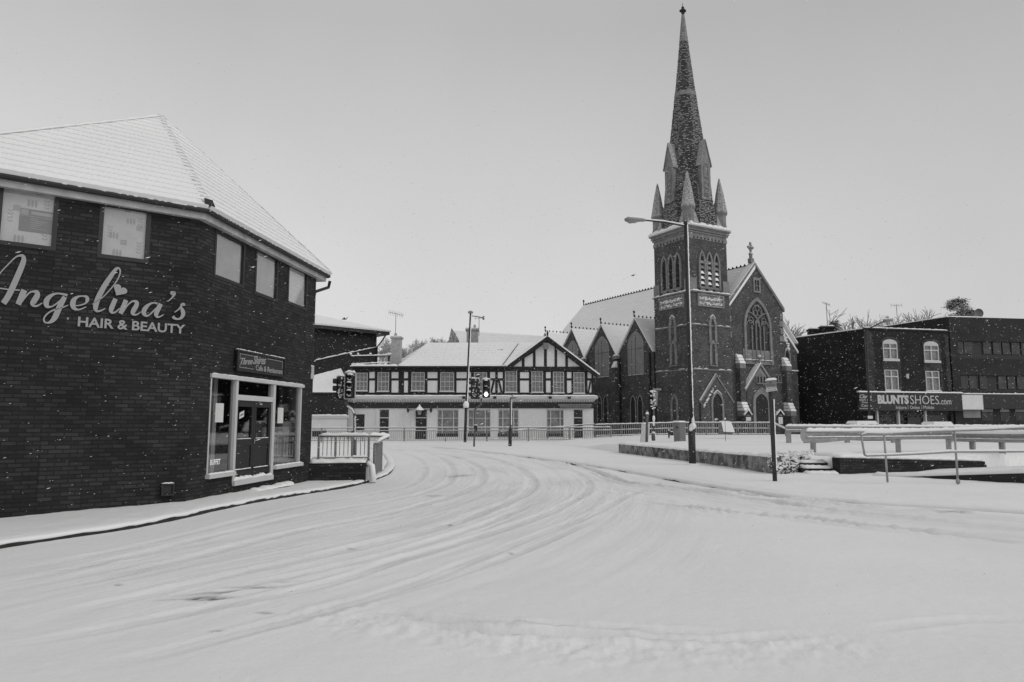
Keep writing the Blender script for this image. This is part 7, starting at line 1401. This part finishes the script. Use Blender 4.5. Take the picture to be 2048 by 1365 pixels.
car('snowy car before the shoe shop, windscreen top showing above the barrier', 1761, 39.5)
car('snow-covered car in front of the office block, only its white roof above the barrier', 1916, 42.5)
# ---------------------------------------------------------------- aerials and trees beyond
aerial('tv_aerial', 'leaning television aerial on a long pole above the shoe shop chimneys', atY(1655, 655, 83), 2.9, 1.1, .4, 5, -.2, .035)
aerial('tv_aerial', 'television aerial with stacked crossbars above the shoe shop parapet', atY(1795, 645, 86), 2.2, 1.3, 0, 4, 0, .03)
def bare(name, label, base, H, seed, m='bark2', group='bare trees on the hillside', depth=5):
    t = thing(name, label, 'tree', base, group); rnd = random.Random(seed); tr = MB(); cr = MB(); base = Vector(base); H *= 1.35
    def br(p, d, L_, r, k):
        q = p + d * L_; mid = p.lerp(q, .5) + Vector((rnd.uniform(-1, 1), rnd.uniform(-1, 1), 0)) * L_ * .05
        (tr if k == 0 else cr).tube([p, mid, q], [r, r * .85, r * .7], 5 if k < 2 else 3, False)
        if k >= depth: return
        for i in range(rnd.choice((3, 3, 4)) if k else 6):
            nd = (d + Vector((rnd.gauss(0, .55), rnd.gauss(0, .55), rnd.gauss(.1, .3)))).normalized(); br(p.lerp(q, rnd.uniform(.45, 1)), nd, L_ * rnd.uniform(.55, .78), r * .6, k + 1)
    br(base, Vector((0, 0, 1)), H * .36, H * .036, 0); tr.build('trunk', m, t); cr.build('crown', m, t)
for k, (x, yb, yt, Y, lab) in enumerate(((764, 735, 690, 150, 'pale bare tree just right of the tall brick building'), (775, 735, 682, 158, 'taller pale bare tree left of the pub chimney'), (812, 735, 694, 150, 'pale bare tree right behind the pub chimney'), (829, 735, 682, 140, 'darker bare tree in the gap right of the pub chimney'), (847, 730, 690, 152, 'pale bare tree behind the hipped end of the pub roof'), (866, 725, 679, 170, 'faint bare tree top above the left end of the pub roof'), (757, 735, 700, 146, 'lowest pale bare tree touching the edge of the tall brick building'), (838, 735, 688, 158, 'bare tree top midway between the pub chimney and the hipped roof end'), (883, 725, 682, 166, 'faint bare tree top left of the dark pointed gable'))):
    bz = atY(x, yt + 52, Y).z; bare('bare_tree', lab, (atY(x, yb, Y).x, Y, bz), atY(x, yt, Y).z - bz, 40 + k)
for k, (x, yt, Y, lab) in enumerate(((1594, 652, 110, 'bare tree top right of the church gable'), (1700, 648, 112, 'bare tree top right of the shoe shop chimneys'), (1712, 646, 116, 'bare tree top left of the shoe shop street lamp'), (1775, 640, 115, 'bare tree top right of the lamp over the shoe shop'), (1835, 634, 112, 'bare tree top above the left slope of the office roof'), (1858, 629, 112, 'bare tree top beside the snowy evergreen'), (1848, 632, 118, 'fainter bare tree top above the office roof slope'))):
    bare('bare_tree', lab, (atY(x, 700, Y).x, Y, 3), (atY(x, yt, Y).z - 3) * .94, 60 + k, 'bark2', group='bare trees behind the shops')

hx = np.linspace(-75, -5, 40); b = MB(); vs = [(x, 175 + 8 * math.sin(x * .3), 1.6 + 14.2 + 1.4 * math.sin(x * .09 + 2) + .8 * math.sin(x * .31)) for x in hx] + [(x, 130, -1) for x in hx] ; n = len(hx)
b.add(vs, [(i, i + 1, n + i + 1, n + i) for i in range(n - 1)]); o = b.build('hill', 'hill', None); o['kind'] = 'structure'
def evergreen(label, x, yt, wpx, Y, z0, seed, dens=2600):
    p = Vector((atY(x, 700, Y).x, Y, z0)); top = atY(x, yt, Y).z; H = top - z0; R = wpx / 2 / FPX * Y; t = thing('evergreen_tree', label, 'tree', p, 'evergreens behind the shops'); rnd = random.Random(seed)
    MB().tube([p - Vector((0, 0, 1)), p + Vector((0, 0, H * .9))], [.3, .06], 6).build('trunk', 'bark', t); b = MB(); s_ = MB(); rh = 2.6 * R if 2.6 * R < H * 1.1 else H
    cl = []
    for k in range(60):
        u = rnd.random(); a = rnd.uniform(0, 6.28); q = rnd.uniform(.35, 1.0); rr_ = R * math.sin(math.pi * (.12 + .8 * u)) ** .8 * q; cl.append(Vector((p.x + rr_ * math.cos(a), p.y + rr_ * math.sin(a), top - rh * (1 - u) )))
    for k in range(dens):
        c = rnd.choice(cl) + Vector((rnd.gauss(0, .22 * R), rnd.gauss(0, .22 * R), rnd.gauss(0, .10 * R))); r = rnd.uniform(.09, .2); a = Vector((rnd.gauss(0, 1), rnd.gauss(0, 1), rnd.gauss(0, .4))).normalized(); e_ = Vector((-a.y, a.x, rnd.uniform(-.3, .3)))
        (s_ if rnd.random() < .55 else b).poly(c - a * r, c + e_ * r * .5, c + a * r, c - e_ * r * .5)
    b.build('crown', 'leaf', t); s_.build('crown_snow', 'snow', t)
evergreen('rounded snowy evergreen tree rising above the office block roof', 1922, 601, 50, 100, 4, 5, 8500)
evergreen('small dark evergreen beside the shoe shop chimneys', 1672, 642, 24, 104, 4, 6, 2200)
evergreen('low snowy evergreen beside the satellite dish', 1948, 622, 24, 98, 4, 7, 2400)
p = atY(1956, 627, 92); t = thing('satellite_dish', 'grey satellite dish poking above the office block roof', 'satellite dish', p - Vector((0, 0, 2)))
ds = [(0, 0), (.25, .03), (.45, .1), (.6, .2)]; vs = [(p.x + r_ * math.cos(a), p.y - .0 + y_ * -1, p.z + r_ * math.sin(a)) for r_, y_ in ds[1:] for a in np.linspace(0, 2 * math.pi, 17)[:-1]]; MB().add(vs, [(i * 16 + j, i * 16 + (j + 1) % 16, (i + 1) * 16 + (j + 1) % 16, (i + 1) * 16 + j) for i in range(2) for j in range(16)] + [tuple(range(16))]).build('reflector', 'cab', t, True); MB().tube([p, p - Vector((0, -.1, 2))], .05, 6).build('mount', 'pole2', t)
# birds
def bird(label, px, py, Y, fly=True, s=1.0):
    p = atY(px, py, Y); b = MB(); 
    if fly:
        b.tube([p + Vector((-.28, 0, .0)) * s, p + Vector((-.1, 0, .03)) * s, p + Vector((.15, 0, .0)) * s, p + Vector((.32, 0, .02)) * s], [.01 * s, .07 * s, .06 * s, .02 * s], 6)
        for w_ in (-1, 1): b.add([p + Vector(v) * s for v in ((-.05, 0, .02), (.12, 0, .02), (.2, w_ * .35, .14), (.1, w_ * .6, .06), (.02, w_ * .35, .16))], [(0, 1, 2, 3, 4)])
        b.add([p + Vector(v) * s for v in ((-.02, 0, .03), (.14, 0, .03), (.42, -.1, .22), (.5, -.1, .2), (.3, -.1, .06))], [(0, 1, 2, 3, 4)])
    else: b.tube([p, p + Vector((.03, 0, .15)), p + Vector((0, 0, .3)), p + Vector((-.03, 0, .4))], [.05, .1, .08, .04], 6)
    o = b.build('bird', 'bird', None, True); tag(o, label, 'bird')
bird('small bird flying over the snowy roof of the tall brick building', 688, 639, 70, True, .9)
bird('small dark bird perched on the eaves of the tall brick building', 705, 659, 79, False, .9)
bird('distant pale bird gliding in the sky left of the church tower', 1265, 552, 90, True, .8)
# ---------------------------------------------------------------- falling snow
rs = np.random.RandomState(3)
def boxpts(n, x0, x1, y0, y1, z0, z1): return np.stack([rs.uniform(x0, x1, n), rs.uniform(y0, y1, n), rs.uniform(z0, z1, n)], -1)
C_ = np.concatenate([boxpts(9000, -11, 13, 4, 17, 0, 7.5), boxpts(21000, -18, 34, 16, 62, .3, 20)])
n = len(C_); rad_ = np.where(np.arange(n) < 9000, rs.uniform(.0016, .0036, n), rs.uniform(.005, .0125, n)); big = rs.rand(n) < .012; rad_ = np.where(big, rad_ * 1.9, rad_)
st_ = np.array([.9, .25, .35]); oct_ = np.array([(1, 0, 0), (-1, 0, 0), (0, 1, 0), (0, -1, 0), (0, 0, 1), (0, 0, -1)], float)
V_ = C_[:, None, :] + oct_[None] * rad_[:, None, None] + (oct_[:, 0:1] * st_)[None] * rad_[:, None, None] * np.where(np.arange(n) < 9000, rs.uniform(.8, 5.0, n), rs.uniform(.0, 1.2, n))[:, None, None]
fc = np.array([(0, 2, 4), (2, 1, 4), (1, 3, 4), (3, 0, 4), (2, 0, 5), (1, 2, 5), (3, 1, 5), (0, 3, 5)]); FF = (np.arange(n)[:, None, None] * 6 + fc[None]).reshape(-1)
me = bpy.data.meshes.new('falling_snow'); me.vertices.add(n * 6); me.vertices.foreach_set('co', V_.reshape(-1)); me.loops.add(len(FF)); me.loops.foreach_set('vertex_index', FF.astype(np.int32)); me.polygons.add(len(FF) // 3)
me.polygons.foreach_set('loop_start', np.arange(len(FF) // 3, dtype=np.int32) * 3); me.update(calc_edges=True); me.materials.append(M['flake']); o = bpy.data.objects.new('falling_snow', me); sc.collection.objects.link(o); o['kind'] = 'stuff'; o['label'] = 'fine snowflakes falling through the air over the whole street'; o['category'] = 'snow'
